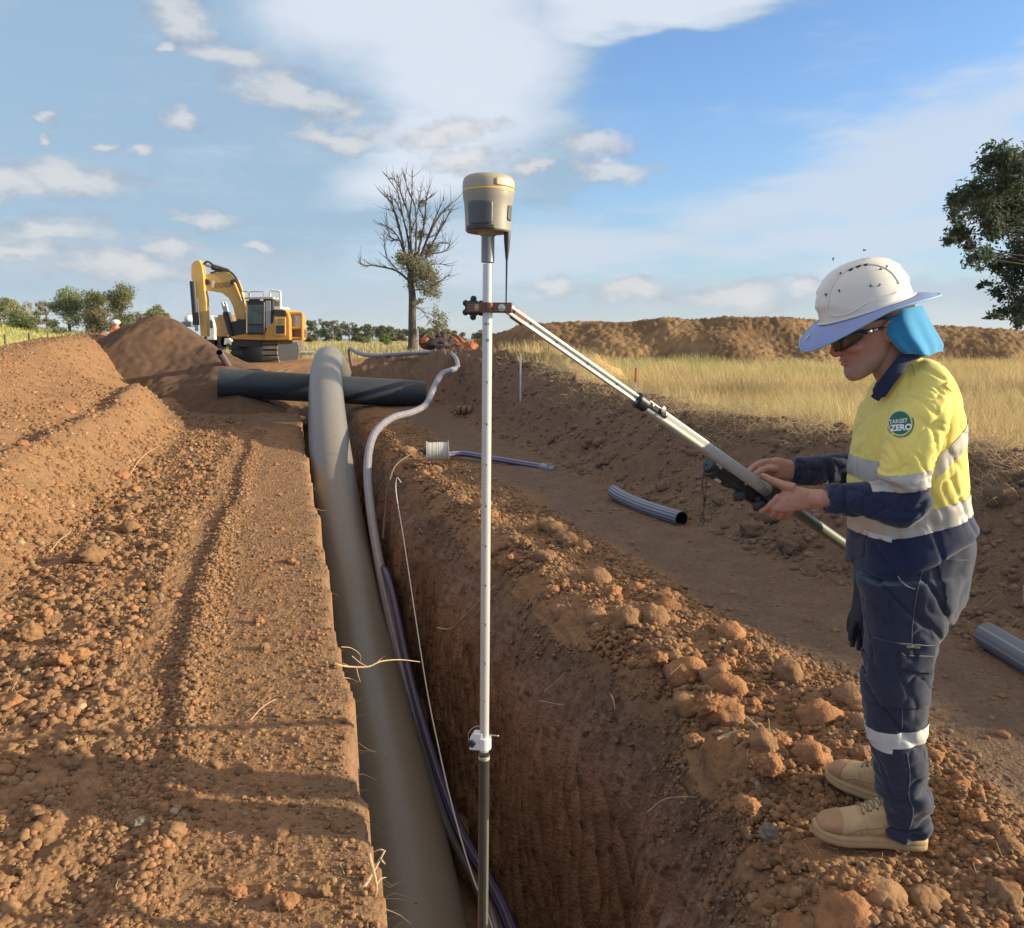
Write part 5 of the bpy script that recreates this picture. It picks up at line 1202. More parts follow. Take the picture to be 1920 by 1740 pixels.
# ---- trousers
mb = MB()
loft(mb, smooth_rings([ring(1630,1005,1832,985,YC,.165,2.5), ring(1612,1035,1838,1010,YC,.178,2.5), ring(1602,1075,1835,1060,YC,.184,2.5), ring(1608,1120,1822,1105,YC,.178,2.5), ring(1618,1155,1795,1148,YC,.160,2.5)], 4), 44)
nleg = [ring(1606,1085,1828,1070,YN,.100), ring(1614,1130,1806,1122,YN,.100), ring(1618,1180,1783,1176,YN,.100), ring(1617,1235,1757,1232,YN,.095), ring(1617,1290,1748,1290,YN,.090), ring(1619,1345,1744,1345,YN,.086), ring(1629,1395,1744,1398,YN,.082),
        ring(1638,1440,1748,1442,YN,.080), ring(1645,1480,1751,1484,YN,.079), ring(1648,1515,1752,1520,YN,.080), ring(1652,1545,1746,1552,YN-.002,.076), ring(1657,1556,1742,1563,YN-.002,.072)]
fleg = [ring(1612,1080,1815,1068,YF_,.100), ring(1628,1130,1795,1122,YF_,.098), ring(1632,1180,1775,1170,YF_,.095), ring(1634,1230,1752,1225,YF_,.088), ring(1636,1290,1742,1290,YF_,.082), ring(1640,1350,1738,1350,YF_,.078), ring(1648,1400,1738,1400,YF_,.074), ring(1652,1440,1738,1442,YF_,.073), ring(1652,1468,1736,1472,YF_,.072)]
loft(mb, smooth_rings(nleg, 4), 40); loft(mb, smooth_rings(fleg, 4), 40)
tm = remeshed(mb, .006, 5, 'trousers')
ankle = P(1700,1560,YN).z
def wr_tr(V):
    x, y, z = V.T; low = sst(-z, -.40, -.12); up = 1-low; near_ = y < 2.52
    d = .011*n3(np.stack([x*8+z*4, y*6, z*3.2], -1), 51)*up - .009*up*np.exp(-(n3(np.stack([x*9+z*5.5, y*5, z*1.8-x*1.5], -1), 52)/.10)**2)
    k = n3(np.stack([x*5, y*5, z*4], -1), 53)
    d = d + low*(.018*n3(np.stack([x*7-z*8, y*6, z*20+x*8], -1), 54) + .010*np.abs(n3(np.stack([x*12+z*10, y*10, z*30-x*10], -1), 55)) - .011*np.exp(-(n3(np.stack([x*8+z*9, y*6, z*17-x*9], -1), 56)/.12)**2))
    return d + .003*n3(V*28, 57) - .0050*np.exp(-(n3(np.stack([x*16+z*9, y*10, z*7-x*4], -1), 58)/.07)**2)*sst(n3(V*4, 59), -.2, .3)
wrinkle(tm, wr_tr)
trs = part('trousers', tm, M_tr)
kz1, kz2 = P(1690,1360,YN), P(1690,1410,YN)
rb1, rb2 = P(1628,1382,YN-.08), P(1742,1366,YN-.08); dd = (rb2-rb1).normalized(); nn = Vector((-dd.z,0,dd.x)); nn = nn if nn.z > 0 else -nn
part('reflective_band', cut_piece(tm, [(rb1, nn), (rb1-nn*.052, -nn)], keep=lambda f: f.calc_center_median().y < 2.52, offset=.003), M_refw, trs, 'pale band below the knee of the near trouser leg')
part('reflective_band', cut_piece(tm, [(rb1+Vector((0,0,.02)), nn), (rb1-nn*.032, -nn)], keep=lambda f: f.calc_center_median().y > 2.52, offset=.003), M_refw, trs, 'pale band below the knee of the far trouser leg')
kn_ = lambda f: f.normal.y < .2 and f.calc_center_median().y < 2.5
pk = cut_piece(tm, [(P(1642,1250,2.34), (-1,0,0)), (P(1746,1250,2.34), (1,0,.05)), (P(1690,1202,2.34), (.06,0,1)), (P(1690,1322,2.34), (0,0,-1))], keep=kn_, offset=.007)
cp_ = part('cargo_pocket', pk, M_tr, trs); s__ = cp_.modifiers.new('s', 'SOLIDIFY'); s__.thickness = .006
pk2 = cut_piece(tm, [(P(1682,1240,2.34), (-1,0,0)), (P(1741,1250,2.34), (1,0,.05)), (P(1690,1222,2.34), (.05,0,1)), (P(1690,1248,2.34), (-.2,0,-1))], keep=kn_, offset=.012)
c2_ = part('pocket_flap', pk2, M_tr, cp_); s__ = c2_.modifiers.new('s', 'SOLIDIFY'); s__.thickness = .005
part('pocket_label', cut_piece(tm, [(P(1692,1206,2.34), (-1,0,0)), (P(1716,1206,2.34), (1,0,0)), (P(1700,1203,2.34), (0,0,1)), (P(1700,1208,2.34), (0,0,-1))], keep=kn_, offset=.013), mat('olive_tab', (.30,.27,.12), rough=.8), cp_)
bp_ = cut_piece(tm, [(P(1763,1100,2.34), (-1,0,-.18)), (P(1831,1100,2.34), (1,0,.1)), (P(1790,1050,2.34), (.1,0,1)), (P(1790,1147,2.34), (0,0,-1))], keep=kn_, offset=.005)
b3_ = part('back_pocket', bp_, M_tr, trs); s__ = b3_.modifiers.new('s', 'SOLIDIFY'); s__.thickness = .004
piping('side_seam', tm, [(1740,1040),(1722,1100),(1712,1160),(1709,1205)], M_ts, .0014, trs); piping('side_seam', tm, [(1692,1325),(1691,1365)], M_ts, .0013, trs); piping('side_seam', tm, [(1700,1412),(1706,1450),(1704,1490),(1712,1520),(1706,1555)], M_ts, .0016, trs)
piping('pocket_seam', tm, [(1686,1045),(1685,1080),(1698,1098),(1716,1104)], cloth('pale_piping', (.30,.28,.24)), .0022, trs, .002)
part('reflective_band', cut_piece(tm, [(P(1645,1412,2.34), (-1,0,0)), (P(1674,1412,2.34), (1,0,0)), (P(1660,1404,2.34), (0,0,1)), (P(1660,1413,2.34), (0,0,-1))], keep=kn_, offset=.006), M_refw, trs, 'small pale tab under the knee band')
# ---- work glove tucked in the belt
M_gl = mat('glove', (.020,.022,.030), rough=.7, bump=.3, bscale=120)
gb = MB(); gY = 2.50
loft(gb, smooth_rings([ring(1604,1085,1628,1085,gY,.028), ring(1602,1120,1628,1120,gY,.036), ring(1597,1155,1628,1155,gY,.040), ring(1596,1175,1626,1175,gY,.036)], 3), 20)
for k, (a, b, c) in enumerate((((1602,1165),(1596,1185),(1595,1202)), ((1608,1172),(1600,1198),(1598,1213)), ((1616,1172),(1612,1200),(1610,1220)), ((1624,1172),(1622,1198),(1621,1216)), ((1604,1140),(1594,1160),(1592,1185)))):
    gy = gY-.03+.015*k; limb(gb, [P(*a, gy), P(*b, gy), P(*c, gy)], [.011,.010,.008], 10, 3)
gl = remeshed(gb, .004, 2, 'work_glove'); glo = link('work_glove', gl, M_gl); glo.data.shade_smooth(); tag(glo, 'dark rubber work glove hanging from the front of the worker\'s trousers', 'glove')
# ---- boots
M_suede = mat('tan_suede', (.56,.38,.18), rough=.75, var=.14, vscale=18, bump=.25, bscale=160, bdist=.003); M_toe = mat('worn_toe', (.42,.24,.12), rough=.7, var=.15, vscale=25, bump=.2, bscale=160, bdist=.003)
M_sole = mat('tan_sole', (.46,.31,.15), rough=.7, var=.12, vscale=30); M_lace = mat('lace', (.25,.20,.12), rough=.8)
def boot(heel, toe, lab):
    ax_ = (toe-heel); L = .335; fx = ax_.normalized(); sy = Vector((0,0,1)).cross(fx).normalized(); upv = fx.cross(sy)
    sy = -sy if sy.y > 0 else sy                                    # towards the camera
    upv = Vector((0,0,1)) + fx*(-fx.z); upv.normalize()
    Lc_ = lambda x, s, z: heel + fx*x + sy*s + upv*z
    o = MB(); sl2 = [(.004,.022,.040,.10),(.010,.030,.032,.150),(.030,.036,.028,.175),(.060,.038,.028,.178),(.095,.038,.028,.172),(.120,.039,.028,.160),(.145,.041,.027,.146),(.175,.044,.026,.128),(.205,.047,.026,.110),(.235,.050,.026,.097),
                     (.265,.051,.028,.088),(.292,.047,.031,.080),(.312,.038,.035,.070),(.325,.024,.040,.058)]
    loft(o, smooth_rings([(Lc_(x, .002, (a+b)/2), upv*(b-a)/2, sy*w, 2.5) for x, w, a, b in sl2], 3), 32)
    m_ = remeshed(o, .0045, 3, 'boot'); V = vco(m_); rel = V-np.array(heel); xx = rel@np.array(fx); uu = rel@np.array(upv)
    cr = -.004*np.exp(-((np.sin((xx-.04*uu*10)*2*np.pi/.022)-1)/.5)**2)*np.exp(-((xx-.19)/.028)**2) + .0015*n3(V*30, 61)
    setco(m_, V+vno(m_)*cr[:, None]); bt = part('boot', m_, M_suede, None, lab)
    part('toe_cap', cut_piece(m_, [(Lc_(.262,0,.05), -fx*1.0-upv*.12)], offset=.0018), M_toe, bt)
    s2 = MB(); out = []
    prof = [(-.004,.018),(.0,.028),(.012,.036),(.04,.041),(.08,.041),(.12,.039),(.16,.043),(.20,.049),(.24,.053),(.27,.053),(.30,.047),(.322,.036),(.336,.020),(.340,.006)]
    def sole_ring(z, g, lift):
        return [Lc_(x, w+g, z+lift(x)) for x, w in prof] + [Lc_(x, -w-g, z+lift(x)) for x, w in prof[::-1]]
    toe_up = lambda x: .012*max(0, (x-.24)/.1)**1.6
    rings_ = [sole_ring(.000, -.002, toe_up), sole_ring(.004, .001, toe_up), sole_ring(.018, .002, toe_up), sole_ring(.020, .0005, toe_up), sole_ring(.024, .0025, toe_up), sole_ring(.034, .0015, toe_up), sole_ring(.037, -.003, toe_up)]
    n_ = len(rings_[0]); vs = [p for r_ in rings_ for p in r_]; fs = []
    for i in range(len(rings_)-1):
        for k in range(n_): fs.append((i*n_+k, i*n_+(k+1) % n_, (i+1)*n_+(k+1) % n_, (i+1)*n_+k))
    fs.append(tuple(range(n_))[::-1]); fs.append(tuple(range((len(rings_)-1)*n_, len(rings_)*n_))); s2.add(vs, fs)
    so_ = part('sole', s2.mesh('sole'), M_sole, bt)
    bmx = bmesh.new(); bmx.from_mesh(m_); bt_t = BVHTree.FromBMesh(bmx); bmx.free()
    def surf(x, s, z=.3):
        h = bt_t.ray_cast(Lc_(x, s, z), -upv); return (h[0]+upv*.002) if h[0] else Lc_(x, s, .11)
    mb = MB()
    for k in range(5):
        x = .195-.018*k; y_ = .120-.005*k
        pts = [surf(x+.004, s) for s in np.linspace(.028, -.028, 7)]; mb.tube(pts, .0022, 6)
        pts = [surf(x-.014*(s+.028)/.056+.004, s) for s in np.linspace(-.028, .028, 7)]; mb.tube(pts, .0020, 6)
    p0 = surf(.125, .0)+upv*.004
    for s_g in (-1, 1): mb.tube(spline([p0, p0+sy*.022*s_g+upv*.008+fx*.01, p0+sy*.042*s_g-upv*.012+fx*.018, p0+sy*.034*s_g-upv*.024+fx*.004, p0+sy*.010*s_g-upv*.002], 6), .0019, 6)
    part('laces', mb.mesh('laces'), M_lace, bt)
    mb = MB()
    for k in range(4):
        p = surf(.196-.020*k, .031); mb.lathe(p-upv*.001, [(.0042,0),(.0042,.0022),(.0022,.0022),(.0022,0)], 12, (sy*.8+upv*.6))
    part('eyelets', mb.mesh('eyelets'), M_lace, bt)
    # welt seams and stamp
    mb = MB()
    def side(x, z):
        h = bt_t.ray_cast(Lc_(x, .2, z), -sy); return (h[0]+sy*.0012) if h[0] else Lc_(x, .045, z)
    mb.tube([side(x, z) for x, z in ((.245,.040),(.232,.052),(.215,.060),(.195,.064),(.17,.066),(.14,.072),(.118,.088),(.110,.105))], .0012, 5)
    mb.tube([side(x, z) for x, z in ((.095,.042),(.086,.062),(.078,.082),(.062,.094),(.04,.10),(.012,.10))], .0013, 5)
    mb.tube([side(.048+.013*math.cos(t), .068+.011*math.sin(t)) for t in np.linspace(.4, 5.4, 18)], .0010, 5)
    mb.tube([side(.074, .062), side(.072, .074)], .0010, 5)
    part('stitching', mb.mesh('stitching'), M_lace, bt)
    return bt
hN, tN = P(1731,1606,2.405), P(1534,1588,2.455); hN.z = tN.z = .016
hF, tF = P(1728,1520,2.56), P(1583,1492,2.765); hF.z = tF.z = .018
boot(hN, hN+(tN-hN).normalized(), 'near tan boot with a worn toe'); boot(hF, hF+(tF-hF).normalized(), 'far tan boot half behind the trouser leg')
# ---- hard hat
ta = R(19.5); tf = Vector((-math.cos(ta), 0, -math.sin(ta))); tu = Vector((-math.sin(ta), 0, math.cos(ta))); ts = Vector((0, -1, 0))
rl = R(0); ts, tu = (ts*math.cos(rl)-tu*math.sin(rl)), (tu*math.cos(rl)+ts*math.sin(rl))
TC = P(1625, 580, YC)
def tp(f, s, u): return TC + tf*f + ts*s + tu*u
M_hat = mat('hard_hat_shell', (.74,.70,.62), rough=.32, var=.03, vscale=12, spec=.5, coat=.1)
mb = MB(); nu, nv = 72, 30; vs = []; fs = []
for j in range(nv+1):
    v_ = j/nv
    for i in range(nu):
        t = 2*math.pi*i/nu; ct, st2 = math.cos(t), math.sin(t); hh = math.sin(v_*math.pi/2)**.92; rr = max(0, 1-hh**2.35)**(1/2.35)
        f0 = .138 if ct > 0 else .134
        x, y_ = f0*ct*rr,   .114*st2*rr; z_ = .146*hh
        ridge_ = .0045*np.exp(-((abs(y_)-.034)/.006)**2)*(hh > .25)*(1 if ct > -.7 else 1) - .0
        cr_ = .005*(abs(y_) < .034)*(hh > .3)
        k = 1+(ridge_+cr_)/.14
        if v_ == 0: k = 1.02
        arch = .0035*np.exp(-(((x-.02)/.105)**2+((z_-.075)/.062)**2-1)**2/.012)*(abs(st2) > .35)
        vs.append(tp(x*k, y_*k + math.copysign(arch, y_), z_*(1+(ridge_+cr_)/.2)))
for j in range(nv):
    for i in range(nu): fs.append((j*nu+i, j*nu+(i+1) % nu, (j+1)*nu+(i+1) % nu, (j+1)*nu+i))
mb.add(vs, fs); hat = part('hard_hat', mb.mesh('hard_hat'), M_hat)
mb = MB()                              # raised lip round the shell and side swoosh
mb.tube([tp(.1405*math.cos(t), .1165*math.sin(t), .002) for t in np.linspace(0, 2*math.pi, 60)], .0032, 8)
part('shell_rim', mb.mesh('rim'), M_hat, hat)
hbm = bmesh.new(); hbm.from_mesh(hat.data); hbv = BVHTree.FromBMesh(hbm); hbm.free()
def hatpt(px, py, lift=.001):
    h = hbv.ray_cast(Vector((0,0,CAMZ)), ray(px, py).normalized()); return h[0]+(h[1] if h[1].y < 0 else -h[1])*lift if h[0] else None
def hatline(px_pts, r, nm, m, par):
    q = [hatpt(p.x, p.y, .0006) for p in spline([Vector((a, b, 0)) for a, b in px_pts], 8)]; q = [a for a in q if a]
    if len(q) > 2: mb = MB(); mb.tube(q, r, 8); part(nm, mb.mesh(nm), m, par)
hatline([(1556,562),(1551,575),(1557,589),(1575,592),(1600,584),(1625,568),(1650,556),(1680,548),(1697,540)], .0028, 'shell_moulding', M_hat, hat)
hatline([(1552,580),(1556,550),(1568,525),(1590,506),(1620,496),(1650,499),(1672,512),(1686,532)], .0022, 'shell_moulding', M_hat, hat)
mb = MB()
for a, b, c, d in ((1592,508,1599,504),(1606,502,1613,498.5),(1620,497.5,1628,496)):
    p, q = hatpt(a, b, .0012), hatpt(c, d, .0012)
    if p and q: mb.box((p+q)/2, ((q-p).length, .004, .006), (q-p).to_track_quat('X','Z'))
part('vents', mb.mesh('vents'), M_blk, hat)
# brim
M_brim = mat('lilac_blue_brim', (.26,.31,.56), rough=.6, var=.05, vscale=20); M_edge = mat('pale_blue_edge', (.22,.42,.62), rough=.6)
def brim_pt(t, w):
    ct, s0 = math.cos(t), math.sin(t); io = (.137*ct, .112*s0, -.002); fo = .213 if ct > 0 else .205
    near_ = max(s0, 0); far_ = max(-s0, 0)
    du = -.007*abs(s0)**.7 - .056*max(ct, 0)**1.3 - .024*max(-ct, 0)**1.5 + .036*far_**.8*(.6+.4*ct)
    oo = (fo*ct, .168*s0, du); k = w**1.35
    return tp(io[0]+(oo[0]-io[0])*w, io[1]+(oo[1]-io[1])*w, io[2]+(oo[2]-io[2])*k + .004*math.sin(w*math.pi))
mb = MB(); vs = []; fs = []; nt_, nw = 96, 10
for j in range(nw+1):
    for i in range(nt_): vs.append(brim_pt(2*math.pi*i/nt_, j/nw))
for j in range(nw):
    for i in range(nt_): fs.append((j*nt_+i, j*nt_+(i+1) % nt_, (j+1)*nt_+(i+1) % nt_, (j+1)*nt_+i))
mb.add(vs, fs); br = part('brim', mb.mesh('brim'), M_brim, hat); s__ = br.modifiers.new('s', 'SOLIDIFY'); s__.thickness = .003
mb = MB(); mb.tube([brim_pt(t, 1.0) for t in np.linspace(0, 2*math.pi, 97)], .0032, 8); part('brim_edging', mb.mesh('e'), M_edge, br)
mb = MB(); c_ = brim_pt(-.12, .62); e1_ = (brim_pt(-.12, .70)-brim_pt(-.12, .55)).normalized(); e2_ = (brim_pt(-.0, .62)-brim_pt(-.24, .62)).normalized(); nrm = e1_.cross(e2_).normalized()
for s in (-1, 1): mb.prism([c_+nrm*.003*s+e1_*.012, c_+nrm*.003*s+e2_*.007, c_+nrm*.003*s-e1_*.012, c_+nrm*.003*s-e2_*.005], nrm*.0004*s)
part('brim_slot', mb.mesh('slot'), mat('pale_slot', (.62,.66,.70), rough=.6), br)
mb = MB(); vs = []; fs = []; nn_ = 48
for j, (u, g) in enumerate(((.004, -.010), (-.020, -.014), (-.036, -.018))):
    for i in range(nn_): t = 2*math.pi*i/nn_; vs.append(tp((.136+g)*math.cos(t)-.012, (.110+g)*math.sin(t), u+.014*math.cos(t)*(j == 2)))
for j in range(2):
    for i in range(nn_): fs.append((j*nn_+i, j*nn_+(i+1) % nn_, (j+1)*nn_+(i+1) % nn_, (j+1)*nn_+i))
mb.add(vs, fs); sb_ = part('sweatband', mb.mesh('band'), mat('sweatband', (.03,.032,.045), rough=.8), hat); s__ = sb_.modifiers.new('s', 'SOLIDIFY'); s__.thickness = .003
# neck flap
M_flap = cloth('sky_blue_cloth', (.040,.26,.50)); mb = MB(); vs = []; fs = []; nn_, mm = 80, 24
for j in range(mm+1):
    t = j/mm
    xl = np.interp(t, [0,.3,.6,.85,1], [1674,1662,1664,1680,1694]); xr = np.interp(t, [0,.2,.5,.8,1], [1730,1736,1750,1762,1760]); yl = np.interp(t, [0,.3,.6,.85,1], [582,601,630,652,663]); yr = np.interp(t, [0,.2,.5,.8,1], [572,590,620,646,658])
    for i in range(nn_+1):
        ph = R(-116)+R(232)*i/nn_; axx = (xr-xl)/(1+math.cos(R(64))); xc = xr-axx; ay = .088+.020*t
        fold = 1+(.17*t)*math.sin(ph*4.6+1.1+t*1.2)*.8+.07*t*math.sin(ph*9+2+2*t)
        px = xc+axx*math.cos(ph)*fold; py = yl+(yr-yl)*(math.cos(ph)+.44)/1.44 + 7*t*math.exp(-((ph-.9)/.5)**2)
        Y_ = YC-ay*math.sin(ph)*fold; vs.append(P(px, py, Y_))
for j in range(mm):
    for i in range(nn_): a = j*(nn_+1)+i; fs.append((a, a+1, a+nn_+2, a+nn_+1))
mb.add(vs, fs); fl_ = part('neck_flap', mb.mesh('flap'), M_flap, hat); s__ = fl_.modifiers.new('s', 'SOLIDIFY'); s__.thickness = .0025; ss = fl_.modifiers.new('ss', 'SUBSURF'); ss.levels = 1; ss.render_levels = 1
hem = [vs[mm*(nn_+1)+i] for i in range(nn_+1)]; he = [vs[j*(nn_+1)+nn_] for j in range(mm+1)]; mb = MB(); mb.tube(he+hem[::-1], .0022, 6); part('flap_hem', mb.mesh('hem'), mat('flap_hem', (.06,.28,.46), rough=.8), fl_)
# ---- hair at the back and side of the head
mb = MB(); rg = [(hp_((fb+min(ff, .02))/2-.001, 0, u), hf*(min(ff, .02)-fb)/2*HS*1.02, hs*(hw+.0022)*HS, 2.25) for u, fb, ff, hw in sl_[7:]]
loft(mb, smooth_rings(rg, 2), 32); part('hair', mb.mesh('hair'), mat('grey_hair', (.11,.085,.07), rough=.9, var=.35, vscale=160, bump=.8, bscale=300))
# ---- sunglasses
M_gls = mat('dark_lens', (.012,.013,.018), rough=.10, spec=.7); M_frm = mat('glasses_frame', (.02,.022,.028), rough=.3); sg = MB(); vs = []; fs = []
def wrap(ph, u, g): return hp_(.006+(.103+g)*math.cos(ph), (.0795+g)*math.sin(ph), u)
for s in (-1, 1):
    b0 = len(sg.v); nI, nJ = 16, 6; vs = []; fs = []
    for j in range(nJ+1):
        for i in range(nI+1):
            k = i/nI; ph = s*(R(6)+R(58)*k); u0 = .1005+.028*k**2.2; u1 = .1455-.003*k; u = u0+(u1-u0)*j/nJ; vs.append(wrap(ph, u, .009-.003*(j/nJ-.5)**2))
    for j in range(nJ):
        for i in range(nI): a = j*(nI+1)+i; fs.append((a, a+1, a+nI+2, a+nI+1))
    sg.add(vs, fs)
gl_ = part('sunglasses', sg.mesh('sunglasses'), M_gls); s__ = gl_.modifiers.new('s', 'SOLIDIFY'); s__.thickness = .003
mb = MB()
mb.tube([wrap(p, .1465, .009) for p in np.linspace(R(-66), R(66), 40)], .0026, 8)
for s in (-1, 1): mb.tube([wrap(s*R(62), .138, .009), hp_(.045, s*.082, .139), hp_(.015, s*.081, .138), hp_(-.015, s*.079, .137), hp_(-.035, s*.078, .130)], [.0062,.0055,.0045,.0035,.0025], 8)
part('frame', mb.mesh('frame'), M_frm, gl_)
mb = MB(); p, q = hp_(.052, .0885, .1385), hp_(.012, .0865, .138); d_ = (q-p)
mb.box(p+d_*.30, (.013,.002,.0065), d_.to_track_quat('X','Z')); mb.box(p+d_*.72, (.012,.002,.006), d_.to_track_quat('X','Z')); part('frame_inlay', mb.mesh('i'), mat('inlay', (.50,.48,.42), rough=.4), gl_)
# ---- belt peeping out under the shirt tail
part('belt', cut_piece(tm, [(P(1800,990,2.34), (0,0,1)), (P(1800,1004,2.34), (0,0,-1)), (P(1780,1000,2.34), (-1,0,0))], offset=.006), M_blk, trs)
# ================================================================ trees
M_bark = mat('bark', (.10,.075,.055), rough=.9, var=.35, vscale=6, bump=.5, bscale=20); M_char = mat('charred_bark', (.085,.068,.055), rough=.9, var=.5, vscale=3, bump=.4, bscale=14)
M_leaf = mat('leaves', (1,1,1), rough=.7, attr='Col', spec=.25); translucent(M_leaf, .45)
def leaves(name, blobs, n, size, c1, c2, parent, mtl=None, clump=.28, seed=0):
    """leaf sized quads gathered in clumps through the volumes of the blobs (centre, radii)"""
    vol = np.array([r[0]*r[1]*r[2] for c, r in blobs])**.67; vol /= vol.sum(); k = rng.choice(len(blobs), n, p=vol)
    nc_ = max(6, n//26); kc = rng.choice(len(blobs), nc_, p=vol)
    cen = np.array([c for c, r in blobs]); rad = np.array([r for c, r in blobs])
    d = rng.normal(size=(nc_, 3)); d /= np.linalg.norm(d, axis=1)[:, None]; cc = cen[kc]+d*rad[kc]*(rng.random((nc_, 1))**.45)
    pick = rng.integers(0, nc_, n); mr = rad[kc[pick]].mean(axis=1)[:, None]
    Pp = cc[pick] + rng.normal(size=(n, 3))*mr*clump*np.array([1,1,.8])
    u = rng.normal(size=(n, 3)); u /= np.linalg.norm(u, axis=1)[:, None]; w = np.cross(u, rng.normal(size=(n, 3))); w /= np.linalg.norm(w, axis=1)[:, None]
    s = (size*rng.uniform(.55, 1.3, n))[:, None]; V = np.stack([Pp-u*s, Pp+w*s*.42, Pp+u*s, Pp-w*s*.42], 1).reshape(-1, 3)
    F = np.arange(n*4).reshape(n, 4); tone = rng.random((nc_, 1))[pick]*.8+.2*rng.random((n, 1))
    C = (np.array(c1)*(1-tone)+np.array(c2)*tone)*rng.uniform(.8, 1.2, (n, 1))
    me = np_mesh(name, V, F); set_col(me, np.repeat(C, 4, 0)); return link(name, me, mtl or M_leaf, parent)
def simple_tree(px, ybase, ytop, wpx, D, c1, c2, label, group, n=900, nb=7, leaf=None, cat='tree', trunk=.22, seed=0):
    n = int(n*2.6); nb = int(nb*1.5)
    b = P(px, ybase, D); t = P(px, ytop, D); h = t.z-b.z; w = wpx/FPX*D/2; b.z = min(b.z, float(H(np.array([b.x]), np.array([b.y]), False)[0]))-.1; hh = t.z-b.z
    e = empty('tree' if cat == 'tree' else 'shrub', b, label, cat, group); rs = np.random.default_rng(int(px*7+D)); mb = MB(); bl = []
    top_t = b+Vector((rs.normal(0, .04)*hh, 0, hh*.55)); mb.tube(spline([b, b+Vector((rs.normal(0,.02)*hh, 0, hh*.3)), top_t], 4), [hh*.035*(1-.07*i) for i in range(9)], 7)
    for k in range(nb):
        z = rs.uniform(trunk, .86) if k else .84; a = rs.uniform(-1, 1)*(1-.55*abs(z-.5)); r = w*rs.uniform(.38, .60)
        c = b+Vector((a*w*.72, rs.uniform(-.6, .6)*w, hh*z)); bl.append((tuple(c), (r, r*.9, min(r*.8, hh*.16+.2*r)))); mb.tube([b+Vector((0,0,hh*min(z*.6, .45))), c*.7+b*.3+Vector((0,0,hh*z*.1)), c], [hh*.014, hh*.009, hh*.004], 5)
    mb.build('trunk', M_bark, e); leaves('crown', bl, n, leaf or .0011*D*1.3, c1, c2, e, clump=.30); return e
OL1, OL2 = (.21,.225,.12), (.44,.43,.24); GR1, GR2 = (.17,.22,.10), (.36,.38,.19); GY1, GY2 = (.22,.23,.17), (.38,.38,.28)
T = simple_tree; gl1 = 'gum trees beyond the left paddock'
T(131,613,536,62,105,GR1,GR2,'dark green bushy gum tree, the left one of the big three beyond the fence',gl1,2600,11)
T(182,612,544,54,108,OL1,(.21,.21,.08),'pale olive gum tree between the two big ones beyond the fence',gl1,2200,9)
T(226,618,533,58,104,OL1,(.22,.22,.09),'tallest olive gum tree beyond the fence, left of the earth heap',gl1,2600,10)
T(186,622,580,46,98,(.14,.13,.07),(.26,.23,.13),'grey brown bush in front of the middle gum tree',gl1,1300,6,cat='shrub',trunk=.2)
T(8,612,561,40,112,OL1,OL2,'brownish tree at the left edge of the photo',gl1,1500,7)
T(42,612,564,42,115,OL1,OL2,'round olive tree second from the left edge',gl1,1500,7)
T(68,610,563,28,120,GY1,GY2,'thin grey tree third from the left edge',gl1,700,5)
T(88,612,562,26,122,GY1,GY2,'sparse open tree just left of the dark bushy gum',gl1,420,5)
T(38,617,588,56,100,(.10,.14,.05),(.22,.24,.09),'low green bush in front of the trees at the far left',gl1,1200,6,cat='shrub',trunk=.2)
T(108,618,604,40,98,OL1,OL2,'low shrub at the foot of the dark bushy gum',gl1,600,4,cat='shrub',trunk=.2)
T(292,606,566,36,130,GR1,GR2,'green tree showing above the top of the earth heap',gl1,1300,7)
T(318,604,581,26,132,GR1,GR2,'small green tree right of the one above the heap top',gl1,700,5)
T(262,606,582,32,128,GY1,GY2,'grey green tree just left of the heap top',gl1,900,6)
gl2 = 'trees of the far tree line'; kinds = ['low dark','rounded olive','pale spindly']
far_ = [(583,604,24,0),(596,599,22,2),(612,606,22,0),(628,600,24,2),(640,608,24,0),(655,604,22,2),(668,613,20,0),(684,613,22,1),(700,616,22,1),(713,614,20,0),(727,616,20,1),(741,620,18,0),(754,623,16,1),(769,622,18,0),(797,620,24,0),(815,618,28,1),(832,620,26,1),(850,626,20,0),(866,628,14,1),(900,626,24,1)]
for i, (px, yt, w, k) in enumerate(far_):
    c1, c2 = ((.10,.13,.07),(.20,.22,.12)) if k == 0 else (((.14,.16,.08),(.27,.27,.14)) if k == 1 else ((.16,.17,.13),(.26,.26,.20)))
    nth = ['first','second','third','fourth','fifth','sixth','seventh','eighth','ninth','tenth','eleventh','twelfth','thirteenth','fourteenth'][min(i, 13)]
    lb = {583:'dark green tree right behind the digger\'s rear frame',596:'spindly pale tree second right of the digger',797:'tree right of the burnt trunk behind the white stake',832:'rounded tree behind the stumps, third right of the burnt trunk',850:'low dark tree right of the stumps in the far tree line',866:'last small tree of the far line before the survey pole',815:'wide tree behind the stumps, second right of the burnt trunk',900:'round bush showing beside the spoil bank behind the survey pole'}.get(px, kinds[k]+' tree, '+nth+' right of the digger in the far tree line')
    simple_tree(px, 639, yt-4, w*1.15, 225+7*((i*5) % 7), c1, c2, lb, gl2, 700 if k < 2 else 260, 6, .36, trunk=.08 if k < 2 else .3)
T(724,650,628,26,70,(.12,.18,.06),(.22,.27,.10),'pale green bush in the paddock left of the burnt tree','bushes in the paddock',800,5,leaf=.09,cat='shrub',trunk=.15)
T(681,645,634,26,95,(.12,.16,.06),(.22,.25,.10),'low green bush in the paddock behind the arching pipe','bushes in the paddock',500,5,leaf=.11,cat='shrub',trunk=.15)
T(580,645,632,16,100,(.07,.10,.05),(.13,.16,.07),'small dark bush in the paddock right of the digger','bushes in the paddock',400,4,leaf=.11,cat='shrub',trunk=.15)
